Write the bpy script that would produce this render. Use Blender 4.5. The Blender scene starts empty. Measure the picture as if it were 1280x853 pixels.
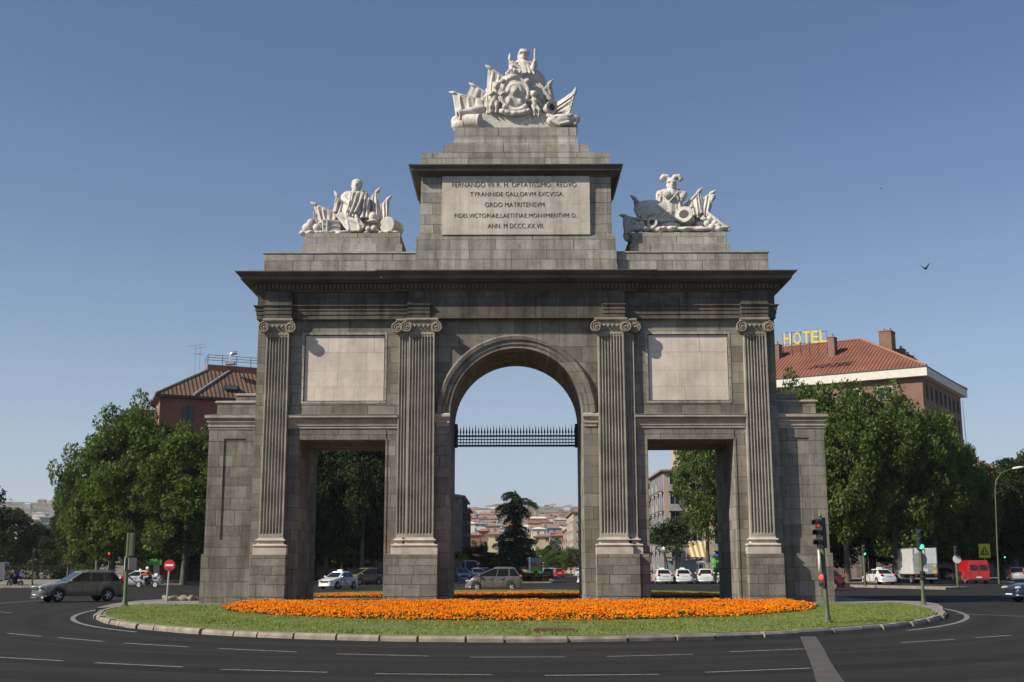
import bpy, bmesh, math, random
import numpy as np
from mathutils import Vector, Matrix, Euler
R = math.radians
PI = math.pi
scene = bpy.context.scene
col = scene.collection

# ------------------------------------------------------------------ camera
F_PX, CX, CY, HORIZON, EYE = 1500.0, 640.0, 426.5, 709.0, 1.7
PITCH = math.atan((HORIZON - CY) / F_PX)
cam_data = bpy.data.cameras.new('camera')
cam_data.sensor_width = 36.0
cam_data.lens = 36.0 * F_PX / 1280.0
cam_data.clip_start = 0.1
cam_data.clip_end = 20000
cam = bpy.data.objects.new('camera', cam_data)
col.objects.link(cam)
cam.location = (0, 0, EYE)
cam.rotation_euler = (Matrix.Rotation(PI / 2 + PITCH, 3, 'X') @ Matrix.Rotation(R(-0.12), 3, 'Z')).to_euler()
scene.camera = cam

# ------------------------------------------------------------------ sky and sun
SUN_AZ = R(65)          # to the left of the line from the arch to the camera
SUN_EL = R(37)
world = bpy.data.worlds.new('World')
scene.world = world
world.use_nodes = True
wn = world.node_tree.nodes
bg = wn['Background']
sky = wn.new('ShaderNodeTexSky')
sky.sky_type = 'NISHITA'
sky.sun_disc = False
sky.sun_elevation = SUN_EL
sky.sun_rotation = PI + SUN_AZ
sky.altitude = 600
sky.air_density = 1.0
sky.dust_density = 0.8
sky.ozone_density = 4.0
# summer haze: the sky pales towards the horizon
wl = world.node_tree.links
tc = wn.new('ShaderNodeTexCoord'); sz = wn.new('ShaderNodeSeparateXYZ'); wl.new(tc.outputs['Generated'], sz.inputs[0])
rp = wn.new('ShaderNodeValToRGB'); wl.new(sz.outputs[2], rp.inputs[0])
rp.color_ramp.interpolation = 'B_SPLINE'
rp.color_ramp.elements[0].position = 0.0; rp.color_ramp.elements[0].color = (.95,.95,.95,1)
rp.color_ramp.elements[1].position = .42; rp.color_ramp.elements[1].color = (0,0,0,1)
e_ = rp.color_ramp.elements.new(.12); e_.color = (.33,.33,.33,1)
e_ = rp.color_ramp.elements.new(.26); e_.color = (.05,.05,.05,1)
mx_ = wn.new('ShaderNodeMix'); mx_.data_type = 'RGBA'
wl.new(rp.outputs[0], mx_.inputs[0]); wl.new(sky.outputs[0], mx_.inputs[6]); mx_.inputs[7].default_value = (5.2,5.9,7.0,1)
wl.new(mx_.outputs[2], bg.inputs[0])
bg.inputs[1].default_value = 0.081
sun_data = bpy.data.lights.new('sun', 'SUN')
sun_data.energy = 5.0
sun_data.angle = R(0.5)
sun_data.color = (1.0, 0.92, 0.78)
sun = bpy.data.objects.new('sun', sun_data)
col.objects.link(sun)
sun_dir = Vector((-math.sin(SUN_AZ) * math.cos(SUN_EL), -math.cos(SUN_AZ) * math.cos(SUN_EL), math.sin(SUN_EL)))
sun.rotation_euler = sun_dir.to_track_quat('Z', 'Y').to_euler()
sun.location = (-60, -40, 80)
vs = scene.view_settings
scene.display_settings.display_device = 'sRGB'
vs.view_transform = 'Standard'
vs.look = 'None'
vs.exposure = 0.33
vs.gamma = 1.0
vs.use_curve_mapping = False

# ------------------------------------------------------------------ helpers
def at(px, py, Y):
    """world point at depth Y that the photograph shows at pixel (px, py)"""
    c, s = math.cos(PITCH), math.sin(PITCH)
    u = (px - CX) / F_PX
    v = (CY - py) / F_PX
    d = c - v * s
    return Vector((u / d * Y, Y, (s + v * c) / d * Y + EYE))

def ground(px, py, z=0.0):
    c, s = math.cos(PITCH), math.sin(PITCH)
    v = (CY - py) / F_PX
    d = c - v * s
    k = (s + v * c) / d
    Y = (z - EYE) / k
    return Vector(((px - CX) / F_PX / d * Y, Y, z))

def tag(o, label=None, cat=None, group=None, kind=None):
    if label: o['label'] = label
    if cat: o['category'] = cat
    if group: o['group'] = group
    if kind: o['kind'] = kind
    return o

def thing(name, loc, label, cat, rz=0.0, group=None):
    o = bpy.data.objects.new(name, None)
    o.empty_display_size = 0.3
    col.objects.link(o)
    o.location = loc
    o.rotation_euler = (0, 0, rz)
    return tag(o, label, cat, group)

def copy_tree(o, parent=None):
    c = o.copy()
    col.objects.link(c)
    c.parent = parent
    for ch in list(o.children):
        copy_tree(ch, c)
    return c

def world_loc(o):
    v = Vector((0, 0, 0))
    while o is not None:
        v += o.location
        o = o.parent
    return v

class MB:
    """collects shapes, links them as ONE mesh object"""
    def __init__(self):
        self.v = []; self.f = []; self.m = []; self.cur = 0
    def add(self, verts, faces, m=None):
        b = len(self.v)
        self.v.extend([tuple(p) for p in verts])
        mi = self.cur if m is None else m
        for f in faces:
            self.f.append(tuple(i + b for i in f)); self.m.append(mi)
        return self
    def box(self, x0, x1, y0, y1, z0, z1, m=None):
        v = [(x0,y0,z0),(x1,y0,z0),(x1,y1,z0),(x0,y1,z0),(x0,y0,z1),(x1,y0,z1),(x1,y1,z1),(x0,y1,z1)]
        return self.add(v, [(3,2,1,0),(4,5,6,7),(0,1,5,4),(1,2,6,5),(2,3,7,6),(3,0,4,7)], m)
    def obox(self, c, ax, ay, az, m=None):
        """box with centre c and half-axis vectors"""
        c = Vector(c); ax = Vector(ax); ay = Vector(ay); az = Vector(az)
        v = [c-ax-ay-az, c+ax-ay-az, c+ax+ay-az, c-ax+ay-az, c-ax-ay+az, c+ax-ay+az, c+ax+ay+az, c-ax+ay+az]
        return self.add(v, [(3,2,1,0),(4,5,6,7),(0,1,5,4),(1,2,6,5),(2,3,7,6),(3,0,4,7)], m)
    def rects(self, rs, m=None, cap=True):
        """loft of axis-aligned rectangles (x0,x1,y0,y1,z), bottom to top"""
        v = []
        for (x0,x1,y0,y1,z) in rs:
            v += [(x0,y0,z),(x1,y0,z),(x1,y1,z),(x0,y1,z)]
        f = []
        for i in range(len(rs)-1):
            a = 4*i
            for k in range(4):
                f.append((a+k, a+(k+1)%4, a+4+(k+1)%4, a+4+k))
        if cap:
            f.append((3,2,1,0)); n = 4*(len(rs)-1); f.append((n,n+1,n+2,n+3))
        return self.add(v, f, m)
    def loft(self, rings, m=None, cap=True, closed=True):
        n = len(rings[0]); v = []
        for r in rings: v += list(r)
        f = []
        for i in range(len(rings)-1):
            a = n*i
            for k in range(n if closed else n-1):
                f.append((a+k, a+(k+1)%n, a+n+(k+1)%n, a+n+k))
        if cap and closed:
            f.append(tuple(reversed(range(n)))); q = n*(len(rings)-1); f.append(tuple(range(q,q+n)))
        return self.add(v, f, m)
    def tube(self, pts, rad, n=8, m=None, cap=True):
        pts = [Vector(p) for p in pts]
        if not hasattr(rad, '__len__'): rad = [rad]*len(pts)
        rings = []
        prev = None
        for i, p in enumerate(pts):
            if i == 0: t = pts[1]-pts[0]
            elif i == len(pts)-1: t = pts[-1]-pts[-2]
            else: t = pts[i+1]-pts[i-1]
            t.normalize()
            if prev is None:
                a = Vector((0,0,1)) if abs(t.z) < 0.9 else Vector((1,0,0))
                u = t.cross(a).normalized()
            else:
                u = (prev - t*prev.dot(t)).normalized()
            prev = u
            w = t.cross(u)
            rings.append([p + (u*math.cos(2*PI*k/n) + w*math.sin(2*PI*k/n))*rad[i] for k in range(n)])
        return self.loft(rings, m, cap)
    def lathe(self, prof, c=(0,0,0), axis='Z', n=16, m=None, cap=True):
        """prof: (radius, height) list"""
        c = Vector(c); rings = []
        for (r, h) in prof:
            ring = []
            for k in range(n):
                a = 2*PI*k/n; x, y = r*math.cos(a), r*math.sin(a)
                if axis == 'Z': p = Vector((x, y, h))
                elif axis == 'Y': p = Vector((x, h, -y))
                else: p = Vector((h, x, y))
                ring.append(c+p)
            rings.append(ring)
        return self.loft(rings, m, cap)
    def ball(self, c, r, n=12, k=8, rot=None, m=None):
        c = Vector(c)
        if not hasattr(r, '__len__'): r = (r,r,r)
        rot = rot or Matrix.Identity(3)
        v = [c + rot @ Vector((0,0,r[2]))]
        for i in range(1, k):
            t = PI*i/k
            for j in range(n):
                a = 2*PI*j/n
                v.append(c + rot @ Vector((r[0]*math.sin(t)*math.cos(a), r[1]*math.sin(t)*math.sin(a), r[2]*math.cos(t))))
        v.append(c + rot @ Vector((0,0,-r[2])))
        f = [(0, 1+j, 1+(j+1)%n) for j in range(n)]
        for i in range(k-2):
            a = 1+i*n
            f += [(a+j, a+n+j, a+n+(j+1)%n, a+(j+1)%n) for j in range(n)]
        a = 1+(k-2)*n; e = len(v)-1
        f += [(a+j, e, a+(j+1)%n) for j in range(n)]
        return self.add(v, f, m)
    def caps(self, p0, p1, r0, r1, n=10, m=None):
        p0 = Vector(p0); p1 = Vector(p1)
        d = (p1-p0); L = d.length
        t = d/L if L > 1e-6 else Vector((0,0,1))
        ps = [p0-t*r0*.95, p0-t*r0*.6, p0, p1, p1+t*r1*.6, p1+t*r1*.95]
        return self.tube(ps, [r0*.25, r0*.8, r0, r1, r1*.8, r1*.25], n, m)
    def prism(self, poly, y0, y1, m=None, plane='XZ'):
        """polygon extruded; poly in (x,z) along Y, or (x,y) along Z"""
        n = len(poly)
        if plane == 'XZ':
            v = [(p[0], y0, p[1]) for p in poly] + [(p[0], y1, p[1]) for p in poly]
        elif plane == 'YZ':
            v = [(y0, p[0], p[1]) for p in poly] + [(y1, p[0], p[1]) for p in poly]
        else:
            v = [(p[0], p[1], y0) for p in poly] + [(p[0], p[1], y1) for p in poly]
        f = [tuple(range(n)), tuple(reversed(range(n, 2*n)))]
        f += [(i, i+n, (i+1)%n+n, (i+1)%n) for i in range(n)]
        return self.add(v, f, m)
    def grid(self, fn, nu, nv, m=None):
        v = [fn(i/nu, j/nv) for j in range(nv+1) for i in range(nu+1)]
        f = [(j*(nu+1)+i, j*(nu+1)+i+1, (j+1)*(nu+1)+i+1, (j+1)*(nu+1)+i) for j in range(nv) for i in range(nu)]
        return self.add(v, f, m)
    def build(self, name, mats, parent=None, origin=None, smooth=None, bevel=0, remesh=0, fix=True, solid=0, label=None):
        me = bpy.data.meshes.new(name)
        o0 = Vector(origin) if origin is not None else Vector((0,0,0))
        vv = [(p[0]-o0.x, p[1]-o0.y, p[2]-o0.z) for p in self.v] if o0.length > 0 else self.v
        me.from_pydata(vv, [], self.f)
        if not isinstance(mats, (list, tuple)): mats = [mats]
        for mt in mats: me.materials.append(mt)
        me.polygons.foreach_set('material_index', self.m)
        if fix:
            bm = bmesh.new(); bm.from_mesh(me)
            big = [f for f in bm.faces if len(f.verts) > 4]
            if big: bmesh.ops.triangulate(bm, faces=big, ngon_method='EAR_CLIP')
            bmesh.ops.recalc_face_normals(bm, faces=bm.faces)
            bm.to_mesh(me); bm.free()
        if smooth is not None:
            me.shade_smooth()
            me.set_sharp_from_angle(angle=R(smooth))
        o = bpy.data.objects.new(name, me)
        col.objects.link(o)
        if parent is not None: o.parent = parent
        elif origin is not None: o.location = o0
        if remesh:
            md = o.modifiers.new('remesh', 'REMESH'); md.mode = 'VOXEL'; md.voxel_size = remesh; md.use_smooth_shade = True
            sm = o.modifiers.new('smooth', 'SMOOTH'); sm.factor = 0.35; sm.iterations = 1
        if solid:
            md = o.modifiers.new('solid', 'SOLIDIFY'); md.thickness = solid; md.offset = 0
        if bevel:
            md = o.modifiers.new('bevel', 'BEVEL'); md.width = bevel; md.segments = 2; md.limit_method = 'ANGLE'; md.angle_limit = R(35)
        if label: o['label'] = label
        return o

def poly_cloud(name, V, mats, midx=None, parent=None):
    """V: (n,k,3) array of separate faces"""
    V = np.asarray(V, dtype=np.float32); n, k, _ = V.shape
    me = bpy.data.meshes.new(name)
    me.vertices.add(n*k); me.loops.add(n*k); me.polygons.add(n)
    me.vertices.foreach_set('co', V.reshape(-1))
    me.loops.foreach_set('vertex_index', np.arange(n*k, dtype=np.int32))
    me.polygons.foreach_set('loop_start', np.arange(n, dtype=np.int32)*k)
    if not isinstance(mats, (list, tuple)): mats = [mats]
    for mt in mats: me.materials.append(mt)
    if midx is not None: me.polygons.foreach_set('material_index', np.asarray(midx, dtype=np.int32))
    me.update(calc_edges=True)
    o = bpy.data.objects.new(name, me)
    col.objects.link(o)
    if parent is not None: o.parent = parent
    return o

def text_mesh(txt, name, mat, parent, centre, width=None, height=1.0, depth=0.02, rz=0.0, thin=0.0, space=1.0):
    cu = bpy.data.curves.new('lettering', 'FONT')
    cu.body = txt; cu.align_x = 'CENTER'; cu.align_y = 'CENTER'; cu.extrude = depth; cu.size = 1.0; cu.offset = thin; cu.space_character = space
    tmp = bpy.data.objects.new('lettering', cu)
    col.objects.link(tmp)
    bpy.context.view_layer.update()
    me = bpy.data.meshes.new_from_object(tmp.evaluated_get(bpy.context.evaluated_depsgraph_get()))
    bpy.data.objects.remove(tmp)
    co = np.empty(len(me.vertices)*3, dtype=np.float32)
    me.vertices.foreach_get('co', co); co = co.reshape(-1, 3)
    mn, mx = co.min(0), co.max(0)
    c = (mn+mx)/2; s = mx-mn
    sy = height / max(s[1], 1e-4)
    sx = (width / s[0]) if width else sy
    x = (co[:,0]-c[0])*sx; z = (co[:,1]-c[1])*sy; y = -co[:,2]
    ca, sa = math.cos(rz), math.sin(rz)
    co2 = np.stack([x*ca - y*sa, x*sa + y*ca, z], 1) + np.array(centre, dtype=np.float32)
    me.vertices.foreach_set('co', co2.astype(np.float32).reshape(-1))
    me.materials.clear(); me.materials.append(mat)
    me.update()
    o = bpy.data.objects.new(name, me)
    col.objects.link(o)
    if parent is not None: o.parent = parent
    return o

# ------------------------------------------------------------------ materials
def lin(r, g, b):
    return tuple(((c/255)/12.92 if c/255 <= .04045 else ((c/255+.055)/1.055)**2.4) for c in (r,g,b)) + (1.0,)

class NT:
    def __init__(self, name):
        self.mat = bpy.data.materials.new(name); self.mat.use_nodes = True
        self.t = self.mat.node_tree
        self.p = self.t.nodes['Principled BSDF']
    def n(self, typ, **kw):
        nd = self.t.nodes.new(typ)
        for k, v in kw.items():
            if k.startswith('i_'): nd.inputs[int(k[2:]) if k[2:].isdigit() else k[2:].replace('_',' ')].default_value = v
            else: setattr(nd, k, v)
        return nd
    def l(self, a, b): self.t.links.new(a, b)
    def math(self, op, a, b=None, c=None):
        nd = self.n('ShaderNodeMath', operation=op)
        for i, x in enumerate((a, b, c)):
            if x is None: continue
            if isinstance(x, (int, float)): nd.inputs[i].default_value = x
            else: self.l(x, nd.inputs[i])
        return nd.outputs[0]
    def mix(self, fac, a, b, mode='MIX'):
        nd = self.n('ShaderNodeMix', data_type='RGBA', blend_type=mode)
        for s, x in ((0, fac), (6, a), (7, b)):
            if isinstance(x, (int, float)): nd.inputs[s].default_value = x
            elif isinstance(x, tuple): nd.inputs[s].default_value = x
            else: self.l(x, nd.inputs[s])
        return nd.outputs[2]
    def ramp(self, fac, stops):
        nd = self.n('ShaderNodeValToRGB')
        e = nd.color_ramp.elements
        while len(e) < len(stops): e.new(0.5)
        for i, (p, c) in enumerate(stops):
            e[i].position = p; e[i].color = c if isinstance(c, tuple) else (c,c,c,1)
        self.l(fac, nd.inputs[0]); return nd.outputs[0]
    def noise(self, vec, scale, detail=4, rough=.55):
        nd = self.n('ShaderNodeTexNoise'); nd.inputs['Scale'].default_value = scale
        nd.inputs['Detail'].default_value = detail; nd.inputs['Roughness'].default_value = rough
        if vec is not None: self.l(vec, nd.inputs['Vector'])
        return nd.outputs[0]
    def pos(self):
        return self.n('ShaderNodeNewGeometry').outputs['Position']
    def bump(self, h, strength=.3, dist=.02):
        nd = self.n('ShaderNodeBump'); nd.inputs['Strength'].default_value = strength; nd.inputs['Distance'].default_value = dist
        self.l(h, nd.inputs['Height']); self.l(nd.outputs[0], self.p.inputs['Normal'])
    def base(self, c):
        if isinstance(c, tuple): self.p.inputs['Base Color'].default_value = c
        else: self.l(c, self.p.inputs['Base Color'])
    def set(self, **kw):
        for k, v in kw.items(): self.p.inputs[k.replace('_',' ')].default_value = v
        return self.mat

def g(v): return (v, v, v, 1.0)

def plain(name, c, rough=.6, var=.12, scale=4.0, metal=0.0, bump=0.0, coat=0.0, objspace=True):
    """one colour, broken up by noise"""
    t = NT(name)
    vec = t.n('ShaderNodeTexCoord').outputs['Object'] if objspace else t.pos()
    nz = t.noise(vec, scale, 5)
    k = t.ramp(nz, [(0.25, 1-var), (0.75, 1+var)])
    t.base(t.mix(1.0, c, k, 'MULTIPLY'))
    t.set(Roughness=rough, Metallic=metal)
    if coat: t.set(Coat_Weight=coat, Coat_Roughness=.08)
    if bump: t.bump(t.noise(vec, scale*6, 6), bump, .02)
    return t.mat

def emitter(name, c, s):
    t = NT(name); t.base(c); t.p.inputs['Emission Color'].default_value = c; t.set(Emission_Strength=s, Roughness=.3)
    return t.mat

def wall_uv(t):
    """world-space wall coordinates: along the wall and up"""
    ge = t.n('ShaderNodeNewGeometry')
    sp = t.n('ShaderNodeSeparateXYZ'); t.l(ge.outputs['Position'], sp.inputs[0])
    sn = t.n('ShaderNodeSeparateXYZ'); t.l(ge.outputs['True Normal'], sn.inputs[0])
    side = t.math('GREATER_THAN', t.math('ABSOLUTE', sn.outputs[0]), .72)
    flat = t.math('GREATER_THAN', t.math('ABSOLUTE', sn.outputs[2]), .9)
    def sel(fac, a, b):
        return t.math('ADD', t.math('MULTIPLY', a, t.math('SUBTRACT', 1.0, fac)), t.math('MULTIPLY', b, fac))
    u = sel(side, sp.outputs[0], sp.outputs[1])
    w = sel(flat, sp.outputs[2], sp.outputs[1])
    cb = t.n('ShaderNodeCombineXYZ'); t.l(u, cb.inputs[0]); t.l(w, cb.inputs[1])
    return cb.outputs[0], u, w, ge.outputs['Position']

def ashlar(name, c1, c2, mortar, bw=1.15, bh=.52, ms=.012, grime=.45, streak=.35, offs=0.0, bump=.35, warm=None, grain=.2):
    t = NT(name)
    uv, u, w, pos = wall_uv(t)
    # courses of uneven height, stones of uneven length
    w2 = t.math('ADD', w, t.math('ADD', t.math('MULTIPLY', t.math('SINE', t.math('MULTIPLY_ADD', w, 1.9/bh*.55, offs*7)), bh*.2), t.math('MULTIPLY', t.math('SINE', t.math('MULTIPLY', w, 5.3/bh*.55)), bh*.07)))
    row = t.math('FLOOR', t.math('DIVIDE', w2, bh))
    wn_ = t.n('ShaderNodeTexWhiteNoise', noise_dimensions='1D'); t.l(row, wn_.inputs['W'])
    u2 = t.math('MULTIPLY_ADD', wn_.outputs[0], bw*1.7, u)
    u3 = t.math('ADD', u2, t.math('MULTIPLY', t.math('SINE', t.math('ADD', t.math('MULTIPLY', u2, 2.2/bw), t.math('MULTIPLY', row, 2.4))), bw*.2))
    cb2 = t.n('ShaderNodeCombineXYZ'); t.l(u3, cb2.inputs[0]); t.l(w2, cb2.inputs[1])
    mp = t.n('ShaderNodeMapping'); t.l(cb2.outputs[0], mp.inputs[0]); mp.inputs['Location'].default_value = (offs, 0, 0)
    # slight wander of the joints
    wob = t.n('ShaderNodeTexNoise'); wob.inputs['Scale'].default_value = 1.7; t.l(pos, wob.inputs['Vector'])
    va = t.n('ShaderNodeVectorMath', operation='MULTIPLY_ADD'); t.l(wob.outputs[1], va.inputs[0])
    va.inputs[1].default_value = (.05,.035,0); t.l(mp.outputs[0], va.inputs[2])
    br = t.n('ShaderNodeTexBrick'); t.l(va.outputs[0], br.inputs['Vector'])
    br.inputs['Color1'].default_value = c1; br.inputs['Color2'].default_value = c2; br.inputs['Mortar'].default_value = mortar
    br.inputs['Scale'].default_value = 1; br.inputs['Mortar Size'].default_value = ms; br.inputs['Mortar Smooth'].default_value = .6
    br.inputs['Brick Width'].default_value = bw; br.inputs['Row Height'].default_value = bh; br.inputs['Bias'].default_value = -.1
    br.offset = .43; br.squash = .72; br.squash_frequency = 3
    c = br.outputs[0]
    if warm:
        wz = t.noise(pos, .9, 3)
        c = t.mix(t.ramp(wz, [(.58, 0.0), (.72, .6)]), c, warm)
    big = t.noise(pos, .28, 6, .6)
    blot = t.noise(pos, 1.3, 6, .7)
    c = t.mix(1.0, c, t.ramp(blot, [(.34, 1-grime*.75), (.5, 1.0), (.7, 1.1)]), 'MULTIPLY')
    c = t.mix(1.0, c, t.ramp(big, [(.3, 1-grime), (.7, 1.12)]), 'MULTIPLY')
    sm = t.n('ShaderNodeMapping'); t.l(uv, sm.inputs[0]); sm.inputs['Scale'].default_value = (1.9, .13, 1)
    st = t.noise(sm.outputs[0], 1.0, 5, .65)
    c = t.mix(1.0, c, t.ramp(st, [(.36, 1-streak), (.56, 1.05)]), 'MULTIPLY')
    fine = t.noise(pos, 16, 4, .7)
    c = t.mix(1.0, c, t.ramp(fine, [(.3, 1-grain), (.7, 1+grain*.9)]), 'MULTIPLY')
    t.base(c); t.set(Roughness=.88, Specular_IOR_Level=.2)
    h = t.math('ADD', t.math('MULTIPLY', br.outputs[1], -1.0), t.math('MULTIPLY', fine, .35))
    t.bump(h, bump, .015)
    return t.mat

M = {}
M['granite'] = ashlar('granite_ashlar', (.282,.261,.217,1), (.168,.155,.13,1), (.11,.1,.085,1), 1.25, .56, ms=.016, grime=.4, streak=.22, warm=(.27,.21,.15,1))
M['granite_pier'] = ashlar('granite_pier', (.282,.261,.217,1), (.17,.157,.132,1), (.1,.09,.076,1), 1.1, .44, ms=.018, grime=.35, streak=.2, offs=.3, warm=(.25,.19,.14,1), bump=.6)
M['granite_wing'] = ashlar('granite_wing', (.285,.263,.218,1), (.172,.158,.133,1), (.11,.1,.086,1), .95, .53, ms=.014, grime=.35, streak=.35, offs=.17, warm=(.26,.2,.14,1), bump=.5)
M['granite_dark'] = ashlar('dark_granite_ashlar', (.15,.136,.116,1), (.095,.087,.076,1), (.05,.045,.04,1), 1.1, 1.3, ms=.014, grime=.45, streak=.4, offs=.5, warm=(.2,.15,.11,1))  # darker granite than the wall stone
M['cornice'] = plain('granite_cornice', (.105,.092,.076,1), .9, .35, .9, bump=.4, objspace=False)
M['granite_light'] = ashlar('granite_attic', (.43,.402,.347,1), (.285,.267,.23,1), (.11,.096,.08,1), 1.2, .47, ms=.014, grime=.35, streak=.35, offs=.8, warm=(.37,.29,.21,1))
M['moulding'] = plain('pale_granite_moulding', (.36,.315,.26,1), .85, .35, 1.6, bump=.4, objspace=False)
M['base_stone'] = plain('pale_base_stone', (.47,.42,.36,1), .85, .3, 1.6, bump=.4, objspace=False)
M['fluted'] = plain('fluted_granite', (.305,.282,.236,1), .88, .35, 1.1, bump=.5, objspace=False)
M['capital'] = plain('capital_stone', (.25,.215,.17,1), .85, .3, 3, bump=.4, objspace=False)
M['panel'] = ashlar('limestone_panel', (.63,.56,.475,1), (.57,.505,.43,1), (.36,.3,.24,1), 1.75, .98, ms=.012, grime=.17, streak=.1, offs=.23, bump=.15, grain=.1)
M['plaque'] = ashlar('inscription_limestone', (.58,.52,.445,1), (.53,.475,.41,1), (.42,.35,.29,1), 2.3, 1.1, ms=.006, grime=.22, streak=.2, offs=.6, bump=.12, grain=.08)
def marble():
    t = NT('statue_limestone'); pos = t.pos()
    c = t.mix(t.ramp(t.noise(pos, 1.1, 6, .65), [(.4, 0.0), (.68, .9)]), (.66,.62,.56,1), (.40,.365,.32,1))
    c = t.mix(1.0, c, t.ramp(t.noise(pos, 9, 5, .7), [(.3, .72), (.7, 1.1)]), 'MULTIPLY')
    t.base(c); t.set(Roughness=.85, Specular_IOR_Level=.2); t.bump(t.noise(pos, 9, 6, .65), .6, .05)
    return t.mat
M['marble'] = marble()
M['iron'] = plain('black_iron', (.012,.012,.013,1), .5, .2, 5)
M['letter'] = plain('blackened_bronze', (.03,.028,.025,1), .6, .2, 5)
def asphalt():
    t = NT('asphalt'); pos = t.pos()
    c = t.mix(t.noise(pos, .12, 5, .6), (.021,.0198,.018,1), (.032,.03,.0275,1))
    mp = t.n('ShaderNodeMapping'); t.l(pos, mp.inputs[0]); mp.inputs['Scale'].default_value = (.25, 1.6, 1)
    c = t.mix(1.0, c, t.ramp(t.noise(mp.outputs[0], .9, 5, .6), [(.35, .86), (.65, 1.1)]), 'MULTIPLY')
    fine = t.noise(pos, 38, 3, .8)
    c = t.mix(1.0, c, t.ramp(fine, [(.3, .72), (.72, 1.28)]), 'MULTIPLY')
    c = t.mix(t.ramp(t.noise(pos, .55, 6, .7), [(.60, 0.0), (.68, .55)]), c, (.014,.013,.012,1))
    sp = t.n('ShaderNodeSeparateXYZ'); t.l(pos, sp.inputs[0])
    ex = t.math('DIVIDE', sp.outputs[0], 17.15); ey = t.math('DIVIDE', t.math('SUBTRACT', sp.outputs[1], 57.5), 29.2)
    er_ = t.math('SQRT', t.math('ADD', t.math('MULTIPLY', ex, ex), t.math('MULTIPLY', ey, ey)))
    ln = t.n('ShaderNodeTexNoise', noise_dimensions='1D'); ln.inputs['Scale'].default_value = 26; ln.inputs['Detail'].default_value = 3; t.l(er_, ln.inputs['W'])
    c = t.mix(1.0, c, t.ramp(ln.outputs[0], [(.35, .8), (.65, 1.2)]), 'MULTIPLY')      # wheel-polished tracks follow the ring road
    t.base(c); t.set(Roughness=.85, Specular_IOR_Level=.12); t.bump(fine, .35, .01)
    return t.mat
M['asphalt'] = asphalt()
M['patch'] = plain('asphalt_patch', (.066,.061,.054,1), .9, .3, 2.2, bump=.3, objspace=False)
def roadpaint():
    t = NT('road_paint'); pos = t.pos()
    c = t.mix(t.ramp(t.noise(pos, 7, 5, .75), [(.38, 0.0), (.6, .75)]), (.1,.095,.088,1), (.33,.32,.295,1))
    t.base(c); t.set(Roughness=.8); return t.mat
M['paint'] = roadpaint()
M['worn_paint'] = plain('worn_road_paint', (.17,.165,.15,1), .85, .45, 2.5, objspace=False)
M['paving'] = ashlar('paving', (.27,.25,.22,1), (.2,.185,.165,1), (.12,.11,.1,1), .6, .6, grime=.3, streak=0.0, bump=.2)
M['kerb'] = plain('kerb_granite', (.23,.195,.16,1), .9, .45, 2.5, bump=.5, objspace=False)
M['lawn_soil'] = plain('lawn_base', (.115,.14,.038,1), .95, .4, 1.3, bump=.5, objspace=False)
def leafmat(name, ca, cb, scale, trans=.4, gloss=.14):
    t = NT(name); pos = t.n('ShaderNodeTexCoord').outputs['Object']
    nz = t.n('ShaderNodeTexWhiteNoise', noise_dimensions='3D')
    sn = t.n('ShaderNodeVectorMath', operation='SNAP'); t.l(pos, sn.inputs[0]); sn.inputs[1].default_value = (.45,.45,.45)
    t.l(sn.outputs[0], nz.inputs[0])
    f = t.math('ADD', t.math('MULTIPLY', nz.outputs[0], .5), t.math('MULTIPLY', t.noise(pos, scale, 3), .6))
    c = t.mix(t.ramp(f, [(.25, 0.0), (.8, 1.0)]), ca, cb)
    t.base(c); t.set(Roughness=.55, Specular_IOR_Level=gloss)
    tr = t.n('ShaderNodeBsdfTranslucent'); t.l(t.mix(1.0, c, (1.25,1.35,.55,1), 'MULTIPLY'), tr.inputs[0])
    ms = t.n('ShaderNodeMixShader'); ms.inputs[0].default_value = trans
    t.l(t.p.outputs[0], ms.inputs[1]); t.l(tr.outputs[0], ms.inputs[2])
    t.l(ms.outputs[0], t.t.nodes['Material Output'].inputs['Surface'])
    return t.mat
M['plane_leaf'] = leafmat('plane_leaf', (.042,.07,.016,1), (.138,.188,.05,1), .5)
M['dark_leaf'] = leafmat('dark_leaf', (.016,.028,.009,1), (.045,.065,.02,1), .6, .25)  # dark greens; on shaded plane trees the shade is put into this colour
M['cedar_leaf'] = leafmat('cedar_needles', (.016,.028,.016,1), (.045,.062,.032,1), .6, .15)
M['pine_leaf'] = leafmat('pine_needles', (.02,.034,.013,1), (.05,.072,.024,1), .7, .15)
M['hedge_leaf'] = leafmat('hedge_leaf', (.022,.036,.01,1), (.055,.085,.022,1), 1.2, .2)
M['grass'] = leafmat('grass_blade', (.14,.185,.034,1), (.25,.285,.07,1), .7, .3, .15)
M['bed_leaf'] = leafmat('marigold_leaf', (.03,.055,.012,1), (.07,.1,.025,1), 2.0, .3)
M['petal'] = leafmat('marigold_petal', (.74,.145,.003,1), (.88,.29,.006,1), 1.6, .3, .1)
M['bark'] = plain('bark', (.1,.088,.07,1), .95, .4, 1.8, bump=.6)
M['soil'] = plain('soil', (.07,.05,.035,1), 1.0, .4, 1.5, objspace=False)

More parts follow.
